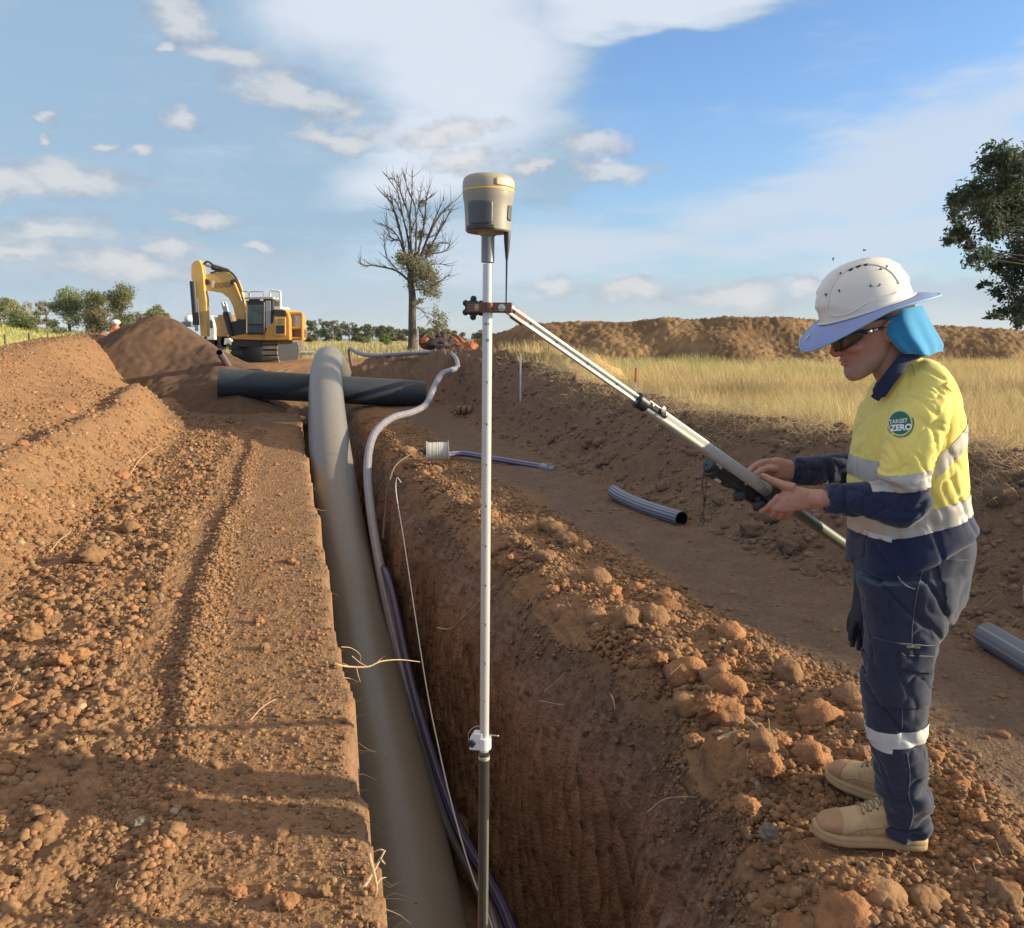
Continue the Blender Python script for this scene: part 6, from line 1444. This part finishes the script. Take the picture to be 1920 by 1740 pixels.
# burnt tree
def z4(x, y): return (640+x*.2299, 300+y*.2299)
BD = 52.0; bt_b = P(*z4(575,1545), BD); bt_b.z = Hp(bt_b.x, bt_b.y)-.1
bt = empty('burnt_tree', bt_b, 'tall half dead tree with a charred trunk, bare branches and tufts of regrowth', 'tree'); mb = MB(); rs = np.random.default_rng(5)
def q4(lst, dy=0):
    o = []
    for i, (x, y) in enumerate(lst): a, b = z4(x, y); o.append(P(a, b, BD+dy*i))
    return o
tp_ = q4([(575,1545),(578,1300),(578,1100),(562,960),(585,850)]); tp_[0] = bt_b; tq = spline(tp_, 6)
mb.tube(tq, list(np.interp(range(len(tq)), [0, 2, 12, 18, len(tq)-1], [.40, .25, .22, .19, .11])), 12)
limbs = [[(560,930),(505,740),(470,640),(400,560),(320,520)],[(520,780),(490,620),(440,430),(395,330),(340,280)],[(560,870),(545,650),(500,450),(460,270),(340,95)],[(560,820),(562,500),(505,330),(475,230),(458,115)],[(585,870),(558,520),(575,300),(580,85)],
 [(600,820),(612,600),(602,380),(545,250),(512,105)],[(610,820),(680,500),(690,330),(722,215)],[(625,840),(700,640),(780,440),(840,305)],[(630,850),(730,580),(830,420),(922,340)],[(690,800),(760,650),(860,470),(882,415)],[(540,975),(440,900),(260,860),(190,865),(145,822)],
 [(455,893),(375,800),(352,700),(345,600)],[(735,765),(840,745),(880,690),(830,675),(775,705)],[(590,1195),(660,1230),(735,1345)],[(600,1060),(700,1050),(800,990),(892,935)],[(640,880),(760,850),(855,855)],[(490,640),(430,420),(400,290)],[(545,650),(610,470),(640,300),(650,215)],[(470,660),(395,620),(370,475)],[(500,460),(440,330),(350,290)],[(700,640),(790,590),(850,480)],[(560,500),(530,380),(520,260)],[(480,240),(440,170),(400,150)],[(760,650),(800,560),(830,500)],[(680,500),(640,400),(630,330)],[(470,640),(400,670)],[(690,330),(760,270)],[(835,425),(880,400)],[(440,430),(380,400)]]
for i, l in enumerate(limbs):
    q = spline(q4(l, rs.uniform(-.5, .5)), 6); r0 = .075 if i < 11 else .042; mb.tube(q, [r0*(1-.82*k/len(q)) for k in range(len(q))], 7)
    for k in range(2, len(q)-1, 2):     # twigs
        for _ in range(3):
            d = (q[k]-q[k-1]).normalized(); v = (d+Vector((rs.normal(0,.6), rs.normal(0,.6), rs.normal(.15,.35)))).normalized()*rs.uniform(.3, 1.0); mb.tube([q[k], q[k]+v*.55, q[k]+v+Vector((0,0,.1))], [.018,.011,.006], 4)
mb.build('trunk', M_char, bt, smooth=True)
blb = []
for x, y, rx, ry in ((555,820,110,65),(640,870,120,80),(715,950,85,80),(755,1060,65,70),(640,610,52,50),(672,500,32,50),(655,345,32,42),(700,750,50,40),(800,1310,70,70),(760,1240,45,40),(620,960,70,60),(690,1060,60,50),(580,1010,40,60),(640,1160,50,30),(740,720,40,40),(800,1380,60,40),(500,790,60,40)):
    a, b = z4(x, y); rr = rx*.2299/FPX*BD; blb.append((tuple(P(a, b, BD+rs.uniform(-.8, .8))), (rr, rr, ry*.2299/FPX*BD)))
leaves('crown', blb, 8500, .08, (.17,.165,.10), (.33,.31,.19), bt, clump=.32)
# big dark tree at the right edge
def z6(x, y): return (1700+x*.2415, 240+y*.2415)
RD = 15.0; rb_ = P(2085, 900, RD); rb_.z = Hp(rb_.x, rb_.y)-.1; rt = empty('shade_tree', rb_, 'big dark green tree reaching in at the right edge with drooping twigs', 'tree'); mb = MB(); fork = P(2070, 560, RD)
mb.tube(spline([rb_, P(2080,740,RD), fork, P(2075,420,RD)], 6), [.30-.008*i for i in range(19)], 12); blb = []
rblobs = [(700,190,75,60),(650,260,70,50),(690,350,110,90),(820,260,90,80),(560,470,110,80),(440,540,90,60),(370,590,55,50),(520,600,120,80),(400,690,70,70),(350,830,60,60),(330,880,40,40),(440,820,80,80),(470,910,50,50),(620,640,130,100),(760,500,140,120),(860,400,110,110),(780,700,130,90),
 (700,830,90,60),(560,1010,90,60),(600,1080,50,40),(620,960,60,50),(690,1060,60,50),(830,620,120,120),(900,860,110,100),(840,1020,100,60),(760,1080,90,60),(860,1180,110,90),(640,1215,60,25),(590,1215,40,22),(720,1280,70,60),(900,1350,100,110),(780,1440,70,45),(690,1465,45,25),(890,1500,60,50),(860,1430,60,60),(1000,300,140,150),(1050,600,180,200),(1050,1000,180,200),(1030,1350,150,150),(900,250,80,60),(640,760,80,60)]
for x, y, rx, ry in rblobs:
    a, b = z6(x, y); yv = RD+rng.uniform(-1.1, 1.1); c = P(a, b, yv); rr = rx*.2415/FPX*RD; blb.append((tuple(c), (rr, rr*1.3, ry*.2415/FPX*RD)))
    s0 = fork.lerp(P(2075,420,RD), rng.random()); m_ = (s0+c)/2+Vector((0, 0, .12)); mb.tube(spline([s0, m_, c], 5), [.024*(1-.085*k) for k in range(11)], 6)
mb.build('trunk', mat('dark_bark', (.045,.036,.028), rough=.95, var=.3, vscale=6), rt, smooth=True); leaves('crown', blb, 22000, .046, (.055,.075,.055), (.11,.14,.09), rt, clump=.30)
# trees and scrub showing at the right horizon
for px, w, wh in ((1868,40,'leftmost'),(1895,46,'middle'),(1915,40,'rightmost')): simple_tree(px, 690, 655+((px*7) % 9), w, 120, (.05,.075,.04), (.11,.14,.07), wh+' of the three dark scrub trees right of the spoil bank', 'scrub right of the spoil bank', 700, 6, .2, cat='tree', trunk=.15)
# ================================================================ far hills
xs = np.linspace(-5200, 6800, 300); V = []; hz_ = []
for j, (yy_, k) in enumerate(((6300, 0), (6500, .55), (6800, 1.0), (7300, .9), (8000, 0))):
    for x in xs: V.append((x, yy_, -20+k*(18+14*n2(np.array([x/1500.]), np.array([.3]), 401)[0]+5*n2(np.array([x/420.]), np.array([j*.1]), 402)[0]+38*math.exp(-((x-3900)/1700)**2)+8)))
V = np.array(V); n_ = len(xs); F = np.array([(j*n_+i, j*n_+i+1, (j+1)*n_+i+1, (j+1)*n_+i) for j in range(4) for i in range(n_-1)])
hm = np_mesh('hills', V, F); hills = link('hills', hm, mat('hill_scrub', (.045,.065,.035), rough=.95, var=.3, vscale=.004), smooth=True); tag(hills, kind='structure')
# ================================================================ fence at the left
M_post = mat('fence_post', (.13,.12,.10), rough=.85, var=.2); fe = None
pp = []
for i, D_ in enumerate((47, 54, 62, 71, 81, 92, 104, 117)):
    px = (6, 51, 87, 113, 140, 165, 185, 205)[i]; X_ = (px-960)/FPX*D_*.985; pp.append(Vector((X_, D_, Hp(X_, D_))))
fe = empty('wire_fence', pp[0], 'post and wire fence running along the left paddock above the earth slope', 'fence')
for i, p in enumerate(pp): mb = MB(); mb.tube([p-Vector((0,0,.2)), p+Vector((0,0,1.25))], .055+.01*(i == 0), 8); mb.build('post', M_post, fe)
for hgt in (.35, .75, 1.15): mb = MB(); mb.tube([p+Vector((0,-.03,hgt)) for p in pp], .009, 5); mb.build('wire', M_steel, fe)
# ================================================================ stakes and odd pieces
def peg(px, y0, y1, D, w, m, label, top=None, cat='stake'):
    a = P(px, y1, D); b = P(px, y0, D); a.z = min(a.z, Hp(a.x, a.y))-.05; e = MB(); e.box((a+b)/2, (w, w*.6, (b-a).length)); o = e.build('stake', m, bevel=.003)
    tag(o, label, cat)
    if top: t = MB(); t.box(b-Vector((0,0,(b-a).length*.22)), (w*1.15, w*.75, (b-a).length*.42)); t.build('painted_top', top, o)
M_stk = mat('white_stake', (.62,.60,.56), rough=.8, var=.12); M_opk = mat('orange_paint', (.60,.12,.05), rough=.7)
peg(783,616,661,23,.045,M_stk,'tall white stake beside the burnt tree trunk'); peg(976,664,702,14.5,.028,M_stk,'white survey peg at the left end of the dry field'); peg(1192,689,716,11.2,.020,M_stk,'peg with an orange top at the near edge of the dry field',M_opk)
# stumps and torn roots
M_stump = mat('red_wood', (.30,.10,.045), rough=.9, var=.5, vscale=5, bump=.8, bscale=14, bdist=.05); M_sd = mat('dark_root_wood', (.075,.05,.04), rough=.95, var=.4, vscale=6, bump=.8, bscale=14, bdist=.05)
def stump(px, py, D, w, h, m, label, n=11, sd=1):
    r_ = np.random.default_rng(sd); c = P(px, py, D); base = c.copy(); base.z = Hp(c.x, c.y); mb = MB(); v, f = ico(3); v = v*(1+.45*n3(v*1.6, sd)+.2*n3(v*4.2, sd+9))[:, None]
    mb.add([c+Vector((q[0]*w*.42, q[1]*w*.34, q[2]*h*.42)) for q in v], f.tolist())
    for _ in range(n):
        a = r_.uniform(0, 6.28); el_ = r_.uniform(-.3, 1.1); L_ = r_.uniform(.5, 1.0)*w*.62; d = Vector((math.cos(a)*math.cos(el_), .6*math.sin(a)*math.cos(el_), math.sin(el_)))
        mb.tube(spline([c, c+d*L_*.5+Vector((0,0,r_.normal(0,.06))), c+d*L_+Vector((r_.normal(0,.08),0,r_.normal(0,.10)))], 4), [h*.16*(1-.095*k) for k in range(9)], 6)
    o = mb.build('tree_stump', m, smooth=True); tag(o, label, 'stump')
stump(796,642,25.5,.55,.45,M_stump,'small torn red stump right of the white stake',9,2); stump(830,648,25.0,1.2,.55,M_sd,'dark tangle of roots between the two red stumps',14,3); stump(829,636,26,.5,.5,M_sd,'pointed grey root standing up in the middle of the stump pile',8,7); stump(872,655,23.5,.85,.48,M_stump,'big torn red stump next to the survey pole',16,4)
mb = MB(); mb.tube(spline([P(820,654,24.2), P(840,657,24.0), P(866,660,23.4)], 5), [.13,.14,.15,.15,.15,.14,.15,.16,.17,.17,.15], 12); lg = mb.build('log', M_sd, smooth=True); tag(lg, 'dark fallen log lying between the stumps behind the hose', 'log')
# wire reel
RC_ = P(821,846,10.3); RC_.z = max(RC_.z, Hp(RC_.x, RC_.y)+.155); axr = Vector((1,.06,.02)).normalized(); reel = empty('wire_reel', RC_-Vector((0,0,.155)), 'white drum of wound cord standing on the right trench edge', 'reel')
mb = MB(); mb.lathe(RC_-axr*.125, [(.112+.006*math.sin(k*2.4), .25*k/40) for k in range(41)], 36, axr); mb.build('wound_cord', mat('wound_cord', (.66,.65,.58), rough=.75, var=.08, vscale=30, bump=.2, bscale=90), reel, smooth=True)
for s in (-1, 1): mb = MB(); mb.lathe(RC_+axr*(.135*s-.008), [(.02,0),(.130,0),(.132,.003),(.132,.009),(.130,.012),(.02,.012)], 40, axr); mb.build('flange', mat('flange_plastic', (.17,.18,.18) if s > 0 else (.40,.40,.37), rough=.5), reel, smooth=True)
mb = MB(); mb.lathe(RC_-axr*.19, [(.025,0),(.05,.01),(.05,.03),(.03,.045),(.03,.07)], 20, axr); mb.build('hub', M_dgrey, reel, smooth=True)
mb = MB(); mb.tube(spline([RC_-axr*.18, P(783,845,10.2), P(765,855,10.0), PC(740,875,9.8), PC(727,915,9.6), PC(722,960,9.4), PC(718,1010,9.1)], 6), .012, 8); bc_ = mb.build('cable', mat('brown_cable', (.13,.09,.05), rough=.7), smooth=True); tag(bc_, 'thin brown cable leading from the reel over the edge down into the trench', 'cable')
# pile of brown fittings on the track
fc = P(872,779,16.4); fc.z = Hp(fc.x, fc.y)+.09; fa = Vector((1,-.25,0)).normalized(); ft = empty('pipe_fitting', fc-Vector((0,0,.09)), 'brown ribbed pipe fitting lying on the track below the dirt mound', 'fitting')
M_bf = mat('brown_fitting', (.20,.12,.06), rough=.6, var=.2)
for k in range(3): mb = MB(); mb.lathe(fc+fa*(-.17+.115*k), [(.05,0),(.085,.005),(.095,.03),(.095,.06),(.085,.085),(.05,.09)], 20, fa); mb.build('ring', M_bf, ft, smooth=True)
mb = MB(); mb.tube([fc+fa*.16, fc+fa*.34], .03, 12); mb.build('spigot', M_dgrey, ft, smooth=True)
f2_ = fc+Vector((.26,.25,.02)); mb = MB(); mb.lathe(f2_, [(.06,0),(.09,.01),(.09,.14),(.07,.17),(.04,.17)], 18, Vector((.7,.2,.35)).normalized()); o = mb.build('end_cap', M_bf, smooth=True); tag(o, 'small brown cap lying behind the ribbed fitting on the track', 'fitting')
# ================================================================ excavator
M_cy = mat('machine_yellow', (.66,.41,.11), rough=.5, var=.12, vscale=1.5); M_cyd = mat('machine_orange', (.55,.27,.05), rough=.55, var=.15, vscale=2); M_mk = mat('machine_black', (.03,.03,.032), rough=.55, var=.2, vscale=3); M_tk = mat('track_steel', (.24,.185,.13), rough=.8, metal=.1, var=.25, vscale=4)
M_gs = mat('cab_glass', (.04,.055,.06), rough=.12, spec=.6, col2=(.10,.12,.10), vscale=1.2); M_wm = mat('machine_white', (.68,.66,.62), rough=.5, var=.06, vscale=2); M_cyl = mat('ram_steel', (.35,.35,.36), rough=.35, metal=.7)
ED = 40.0
def z3(x, y, D=ED): return P(340+x*.1436, 460+y*.1436, D)
exg = Hp(z3(1000,1500).x, ED)
ex = empty('excavator', z3(1000,1530), 'yellow tracked excavator with raised boom standing behind the earth heap', 'excavator')
def slab(name, poly, D0, D1, m, parent, bev=.03):
    mb = MB(); mb.prism([z3(x, y, D0) for x, y in poly], Vector((0, D1-D0, 0))); return mb.build(name, m, parent, bevel=bev)
boom = slab('boom', [(300,400),(350,372),(560,340),(650,378),(712,452),(768,590),(815,760),(835,960),(800,1090),(735,1090),(708,940),(668,790),(618,690),(530,622),(360,592),(300,575)], 40.0, 40.55, M_cy, ex)
stick = slab('stick', [(160,215),(215,188),(245,205),(272,270),(292,420),(300,560),(325,740),(335,1190),(250,1190),(215,700),(180,560),(128,420),(130,250)], 39.75, 40.15, M_cy, ex)
def cyl(name, a, b, D, r, m, parent, rod=.4): mb = MB(); p, q = z3(*a, D), z3(*b, D); mb.tube([p, p.lerp(q, 1-rod)], r, 12); o = mb.build(name, m, parent, smooth=True); mb = MB(); mb.tube([p.lerp(q, 1-rod), q], r*.55, 10); mb.build('rod', M_cyl, o, smooth=True); return o
cyl('bucket_ram', (150,470), (200,1120), 39.5, .15, M_mk, stick, .12); cyl('stick_ram', (610,345), (290,245), 40.3, .14, M_mk, boom, .35); cyl('boom_ram', (650,1170), (535,745), 39.85, .12, M_mk, ex, .3); cyl('boom_ram', (690,1170), (575,745), 40.75, .12, M_mk, ex, .3)
mb = MB(); mb.tube(spline([z3(290,250,39.9), z3(330,215,39.9), z3(380,230,39.9), z3(470,310,39.9)], 5), .05, 6); mb.tube(spline([z3(330,600,39.9), z3(352,700,39.9), z3(345,800,39.9)], 5), .035, 6); mb.build('hydraulic_hoses', M_mk, boom)
cb = slab('cab', [(835,700),(1200,695),(1200,1160),(835,1160)], 38.9, 40.0, M_mk, ex, .05)
slab('front_window', [(862,775),(1065,775),(1065,1025),(862,1025)], 38.86, 38.9, M_gs, cb, 0); slab('lower_window', [(862,1045),(1065,1045),(1065,1140),(862,1140)], 38.86, 38.9, mat('lower_glass', (.03,.045,.06), rough=.15), cb, 0); slab('side_window', [(1100,720),(1165,720),(1165,1080),(1100,1080)], 38.86, 38.9, mat('side_glass', (.30,.33,.34), rough=.2), cb, 0)
slab('cab_roof', [(820,675),(1195,672),(1200,702),(820,705)], 38.8, 40.1, mat('roof_tan', (.42,.36,.28), rough=.6), cb, .02)
for x in (850, 1040): slab('work_light', [(x-15,703),(x+22,703),(x+22,725),(x-15,725)], 38.78, 38.85, M_wm, cb, .01)
for x in (848, 1078): slab('pillar', [(x-6,740),(x+6,740),(x+6,1150),(x-6,1150)], 38.80, 38.88, M_tk, cb, .01)
hs_ = slab('house', [(1085,1160),(1120,1060),(1195,1010),(1205,835),(1330,828),(1395,880),(1415,960),(1420,1240),(1085,1240)], 38.85, 41.9, M_cyd, ex, .05)
slab('engine_door', [(1215,940),(1360,940),(1360,1180),(1215,1180)], 38.80, 38.86, M_cy, hs_, .02); slab('vent_grille', [(1235,1045),(1345,1045),(1345,1150),(1235,1150)], 38.74, 38.80, M_mk, hs_, .01)
slab('air_box', [(1205,835),(1360,850),(1370,925),(1205,915)], 38.80, 38.85, M_mk, hs_, .01); slab('white_cover', [(1205,800),(1300,800),(1300,838),(1205,838)], 39.0, 40.6, M_wm, hs_, .02)
mb = MB()
for y0 in (960, 985, 1010): mb.prism([z3(1260,y0,38.76), z3(1350,y0,38.76), z3(1350,y0+8,38.76), z3(1260,y0+8,38.76)], Vector((0,.03,0)))
mb.build('slats', M_tk, hs_)
fr_ = empty('rear_frame', (0,0,0)); fr_.parent = ex; fr_.matrix_parent_inverse = Matrix.Translation(-ex.location)
for a, b in (((1410,890),(1575,890)),((1575,890),(1580,1215)),((1580,1215),(1415,1215)),((1412,890),(1412,1215)),((1415,1080),(1578,1080))): mb = MB(); mb.tube([z3(*a,39.2), z3(*b,39.2)], .07, 8); mb.build('frame_bar', M_cyd, fr_)
slab('mesh_panel', [(1425,905),(1565,905),(1565,1070),(1425,1070)], 39.3, 39.34, mat('grey_mesh', (.42,.42,.40), rough=.6, var=.3, vscale=6), fr_, 0); slab('tool_box', [(1425,1095),(1565,1095),(1565,1205),(1425,1205)], 39.3, 40.5, mat('brown_box', (.16,.08,.05), rough=.7), fr_, .01)
rl_ = [[(1160,800),(1160,600),(1180,588),(1285,600),(1292,620),(1295,805)],[(1215,715),(1290,720)],[(785,600),(860,602),(880,625),(880,690)],[(895,690),(895,620),(915,602),(1070,606),(1078,690)]]
for i, r_ in enumerate(rl_): mb = MB(); mb.tube([z3(*p, 39.3) for p in r_], .055 if i < 2 else .03, 6); mb.build('handrail', M_wm if i < 2 else M_steel, ex)
slab('deck', [(640,1195),(820,1160),(1090,1160),(1090,1240),(640,1225)], 39.0, 41.8, M_cyd, ex, .03); slab('swing_base', [(660,1225),(1060,1240),(1040,1330),(700,1320)], 39.3, 41.5, M_mk, ex, .03); slab('front_housing', [(640,1000),(835,960),(835,1200),(640,1200)], 39.9, 41.4, M_mk, ex, .03)
def track(x0, x1, D0, D1, dark):
    a = z3(x0, 1250, D0); b = z3(x1, 1535, D0); mb = MB(); zt, zb_ = a.z, b.z; r = (zt-zb_)/2; c0 = Vector((0, D0+r*.9, (zt+zb_)/2)); pts = []
    for k in range(15): t = math.pi/2+math.pi*k/14; pts.append((D0+r+r*math.cos(t), (zt+zb_)/2+r*math.sin(t)))
    for k in range(15): t = -math.pi/2+math.pi*k/14; pts.append((D1-r+r*math.cos(t), (zt+zb_)/2+r*math.sin(t)))
    mb.prism([Vector((a.x, y, z)) for y, z in pts], Vector((b.x-a.x, 0, 0))); o = mb.build('track', M_mk, ex, bevel=.02)
    g = MB()
    ring_ = [Vector((0, *p)) for p in pts]+[Vector((0, *pts[0]))]; acc = 0.0; nxt = .1
    for p, q in zip(ring_[:-1], ring_[1:]):
        L_ = (q-p).length
        while L_ > 0 and nxt <= acc+L_:
            c = p.lerp(q, (nxt-acc)/L_); c.x = (a.x+b.x)/2; d_ = (q-p).normalized(); Mx = Matrix((Vector((1,0,0)), d_, Vector((1,0,0)).cross(d_))).transposed(); g.box(c, (b.x-a.x+.05, .15, .13), Mx); nxt += .245
        acc += L_
    g.build('track_shoes', M_tk if not dark else M_mk, o)  # shade under the machine put into the dark track's black shoes
track(1055, 1255, 39.2, 43.2, False); track(650, 800, 39.6, 43.4, True)
# letters on the boom: a white mark and dark, weathered capitals
slab('boom_plate', [(392,462),(425,462),(425,552),(392,552)], 39.96, 39.99, M_wm, boom, 0)
v, f = text_mesh('ITCHEX', 1.0, .02); p0 = z3(545,520,39.97); sc_ = (z3(545,462,39.97)-z3(545,545,39.97)).z*1.15; dx_ = (z3(655,0,39.97).x-z3(440,0,39.97).x)/(v[:,0].max()-v[:,0].min()); mb = MB()
mb.add([p0+Vector((q[0]*dx_, 0, q[1]*sc_+q[0]*dx_*.04)) for q in v], f); mb.build('boom_lettering', mat('faded_letters', (.30,.17,.10), rough=.7), boom)
# ================================================================ white truck behind
tk = empty('truck', z3(400,1250,52), 'white tipper truck with a brown tray parked behind the excavator boom', 'truck')
def tslab(name, poly, D0, D1, m, parent=None, bev=.05):
    mb = MB(); k = 1; mb.prism([P(340+x*.1436, 460+y*.1436, D0) for x, y in poly], Vector((0, D1-D0, 0))); return mb.build(name, m, parent or tk, bevel=bev)
tcab = tslab('cab', [(330,925),(385,915),(415,985),(435,1085),(435,1235),(330,1235)], 50.5, 52.8, M_wm); tslab('side_window', [(372,975),(405,985),(415,1075),(372,1080)], 50.44, 50.5, M_gs, tcab, 0)
tslab('tray', [(430,1050),(480,905),(655,905),(655,1050),(610,1195),(430,1195)], 50.8, 53.0, mat('brown_tray', (.24,.14,.07), rough=.8, var=.2, vscale=1.5)); tslab('chassis', [(330,1200),(655,1195),(655,1250),(330,1250)], 51.2, 52.4, M_mk)
for x in (380, 520, 610): mb = MB(); c = P(340+x*.1436, 460+1262*.1436, 50.9); mb.lathe(c, [(.2,0),(.45,0),(.5,.05),(.5,.3),(.45,.35)], 24, Vector((0,1,0))); mb.build('wheel', M_mk, tk, smooth=True)
tank = empty('water_tanker', z3(110,1090,56), 'white domed tank of a tanker just showing above the earth heap left of the stick', 'tanker'); mb = MB(); mb.ellip(z3(112,965,56), (.34,.5,.30), None, 24, 14); mb.build('tank', M_wm, tank, smooth=True); mb = MB(); mb.box(z3(112,1030,56), (.66,1.2,.34)); mb.build('chassis', mat('blue_grey_chassis', (.10,.15,.18), rough=.6), tank, bevel=.05)
mb = MB(); mb.prism([z3(560,1215,44),z3(620,1210,44),z3(685,1285,44),z3(640,1300,44),z3(600,1260,44),z3(555,1300,44)], Vector((0,.5,0))); o = mb.build('bucket', M_wm, bevel=.02); tag(o, 'pale digging bucket resting on the ground under the excavator boom', 'bucket')
# trailer wheels and pipe beyond the digger
mb = MB()
for x, y in ((1410,1310),(1500,1310)): mb.lathe(z3(x, y, 47), [(.15,0),(.42,0),(.5,.06),(.5,.25),(.42,.3)], 20, Vector((-.3,1,0)))
o = mb.build('wheel_pair', M_tk, smooth=True); tag(o, 'pair of dusty wheels lying on the ground right of the excavator track', 'wheels')
pipe('laid_pipe', [z3(1310,1400,45), z3(1500,1402,45), z3(1720,1405,45)], .10, mat('pale_pipe', (.45,.43,.40), rough=.6), 'thin pale pipe lying on the ground between the excavator and the arching pipe', 'pipe', seg=3, n=16)
# ================================================================ second worker far left of the heap
WD_ = 30.0
def w7(x, y, D=WD_): return P(x*.21875, 480+y*.21875, D)
mb = MB(); base_w = w7(1000,720)
def er(x0, x1, y, hy=.16): a, b = w7(x0, y), w7(x1, y); return ((a+b)/2, (b-a)/2, Vector((0,hy,0)), 2.3)
loft(mb, smooth_rings([er(972,1018,560,.10), er(968,1022,580,.11), er(975,1012,605,.09), er(958,1042,622), er(960,1046,650), er(966,1040,690), er(962,1042,730), er(960,1040,800), er(975,1025,900,.12)], 3), 20)
mb.tube([w7(1040,630,29.9), w7(1062,668,29.7), w7(1078,668,29.5)], .06, 8); mb.tube([w7(962,630,29.9), w7(952,690,29.8), w7(962,720,29.6)], .06, 8)
w2 = link('person', remeshed(mb, .03, 3, 'person'), M_skin); set_col(w2.data, np.zeros((len(w2.data.vertices), 3))+np.array([.45,.24,.17])); w2.data.shade_smooth(); tag(w2, 'distant worker in an orange vest half hidden by the earth slope', 'person')
ov = cut_piece(w2.data, [(w7(1000,622), (0,0,1)), (w7(1000,700), (0,0,-1))], offset=.02); part('vest', ov, mat('orange_vest', (.75,.13,.03), rough=.8), w2)
part('reflective_band', cut_piece(w2.data, [(w7(1000,664), (0,0,1)), (w7(1000,680), (0,0,-1))], offset=.035), M_refw, w2); part('trousers', cut_piece(w2.data, [(w7(1000,700), (0,0,1))], offset=.02), M_tr, w2)
mb = MB(); mb.ellip(w7(993,568), (.15,.16,.10), None, 16, 10); part('hard_hat', mb.mesh('hat'), M_wm, w2)
# ================================================================ flies
def fly(px, py, lab, onhat=True):
    p = hatpt(px, py, .002) if onhat else P(px, py, 2.4)
    if p is None: return
    mb = MB(); r_ = random.uniform(0, 3); e = Euler((0, r_, 0)); mb.ellip(p, (.0038,.0018,.0018), e, 8, 6); mb.ellip(p+e.to_matrix()@Vector((.0035,0,0)), (.0016,.0015,.0015), e, 6, 5)
    for s in (-1, 1): mb.ellip(p+e.to_matrix()@Vector((-.002,-.0012,.0014*s)), (.0034,.0004,.0014), Euler((0, r_+.4*s, 0)), 6, 4)
    o = mb.build('fly', M_blk, smooth=True); tag(o, lab, 'fly', 'flies about the worker\'s hat')
for px, py, lb in ((1574,546,'fly low on the front half of the hard hat'),(1633,536,'fly in the middle of the hard hat, left of the pair'),(1648,535,'fly in the middle of the hard hat, right of the pair'),(1651,505,'fly high on the rear of the hard hat'),(1662,501,'fly nearest the rear ridge of the hard hat'),(1549,553,'fly at the very front of the hard hat'),(1577,513,'fly on the upper front curve of the hard hat')): fly(px, py, lb)
fly(1562,486,'fly in the air in front of the hard hat',False); fly(1621,469,'fly in the air above the hard hat',False)

# hoses and clamps along the boom, dust line on the house
mb = MB(); mb.tube(spline([z3(380,360,39.98), z3(560,330,39.98), z3(650,365,39.98), z3(720,455,39.98), z3(775,600,39.98), z3(815,740,39.98)], 6), .035, 6); mb.tube(spline([z3(400,352,40.2), z3(565,318,40.2), z3(665,360,40.2), z3(735,455,40.2), z3(790,600,40.2)], 6), .03, 6); mb.build('boom_hoses', M_mk, boom)
for x, y in ((680,485),(330,480),(760,1000)): mb = MB(); mb.lathe(z3(x, y, 39.95), [(.05,0),(.14,.0),(.14,.06),(.05,.07)], 14, Vector((0,-1,0))); mb.build('pin', M_mk, boom, smooth=True)
cyl('boom_side_ram', (690,490), (800,760), 39.9, .07, M_cyd, boom, .3)
# ================================================================ the air between here and the hills
hzm = bpy.data.materials.new('haze'); hzm.use_nodes = True; t = hzm.node_tree; t.nodes.clear()
o_ = t.nodes.new('ShaderNodeOutputMaterial'); v_ = t.nodes.new('ShaderNodeVolumePrincipled'); v_.inputs['Color'].default_value = (.86,.92,1,1); v_.inputs['Density'].default_value = .00009; v_.inputs['Anisotropy'].default_value = .0
t.links.new(v_.outputs[0], o_.inputs['Volume'])
mb = MB(); mb.box((500, 4200, 60), (16000, 8700, 170)); hb = mb.build('haze', hzm); tag(hb, kind='stuff')
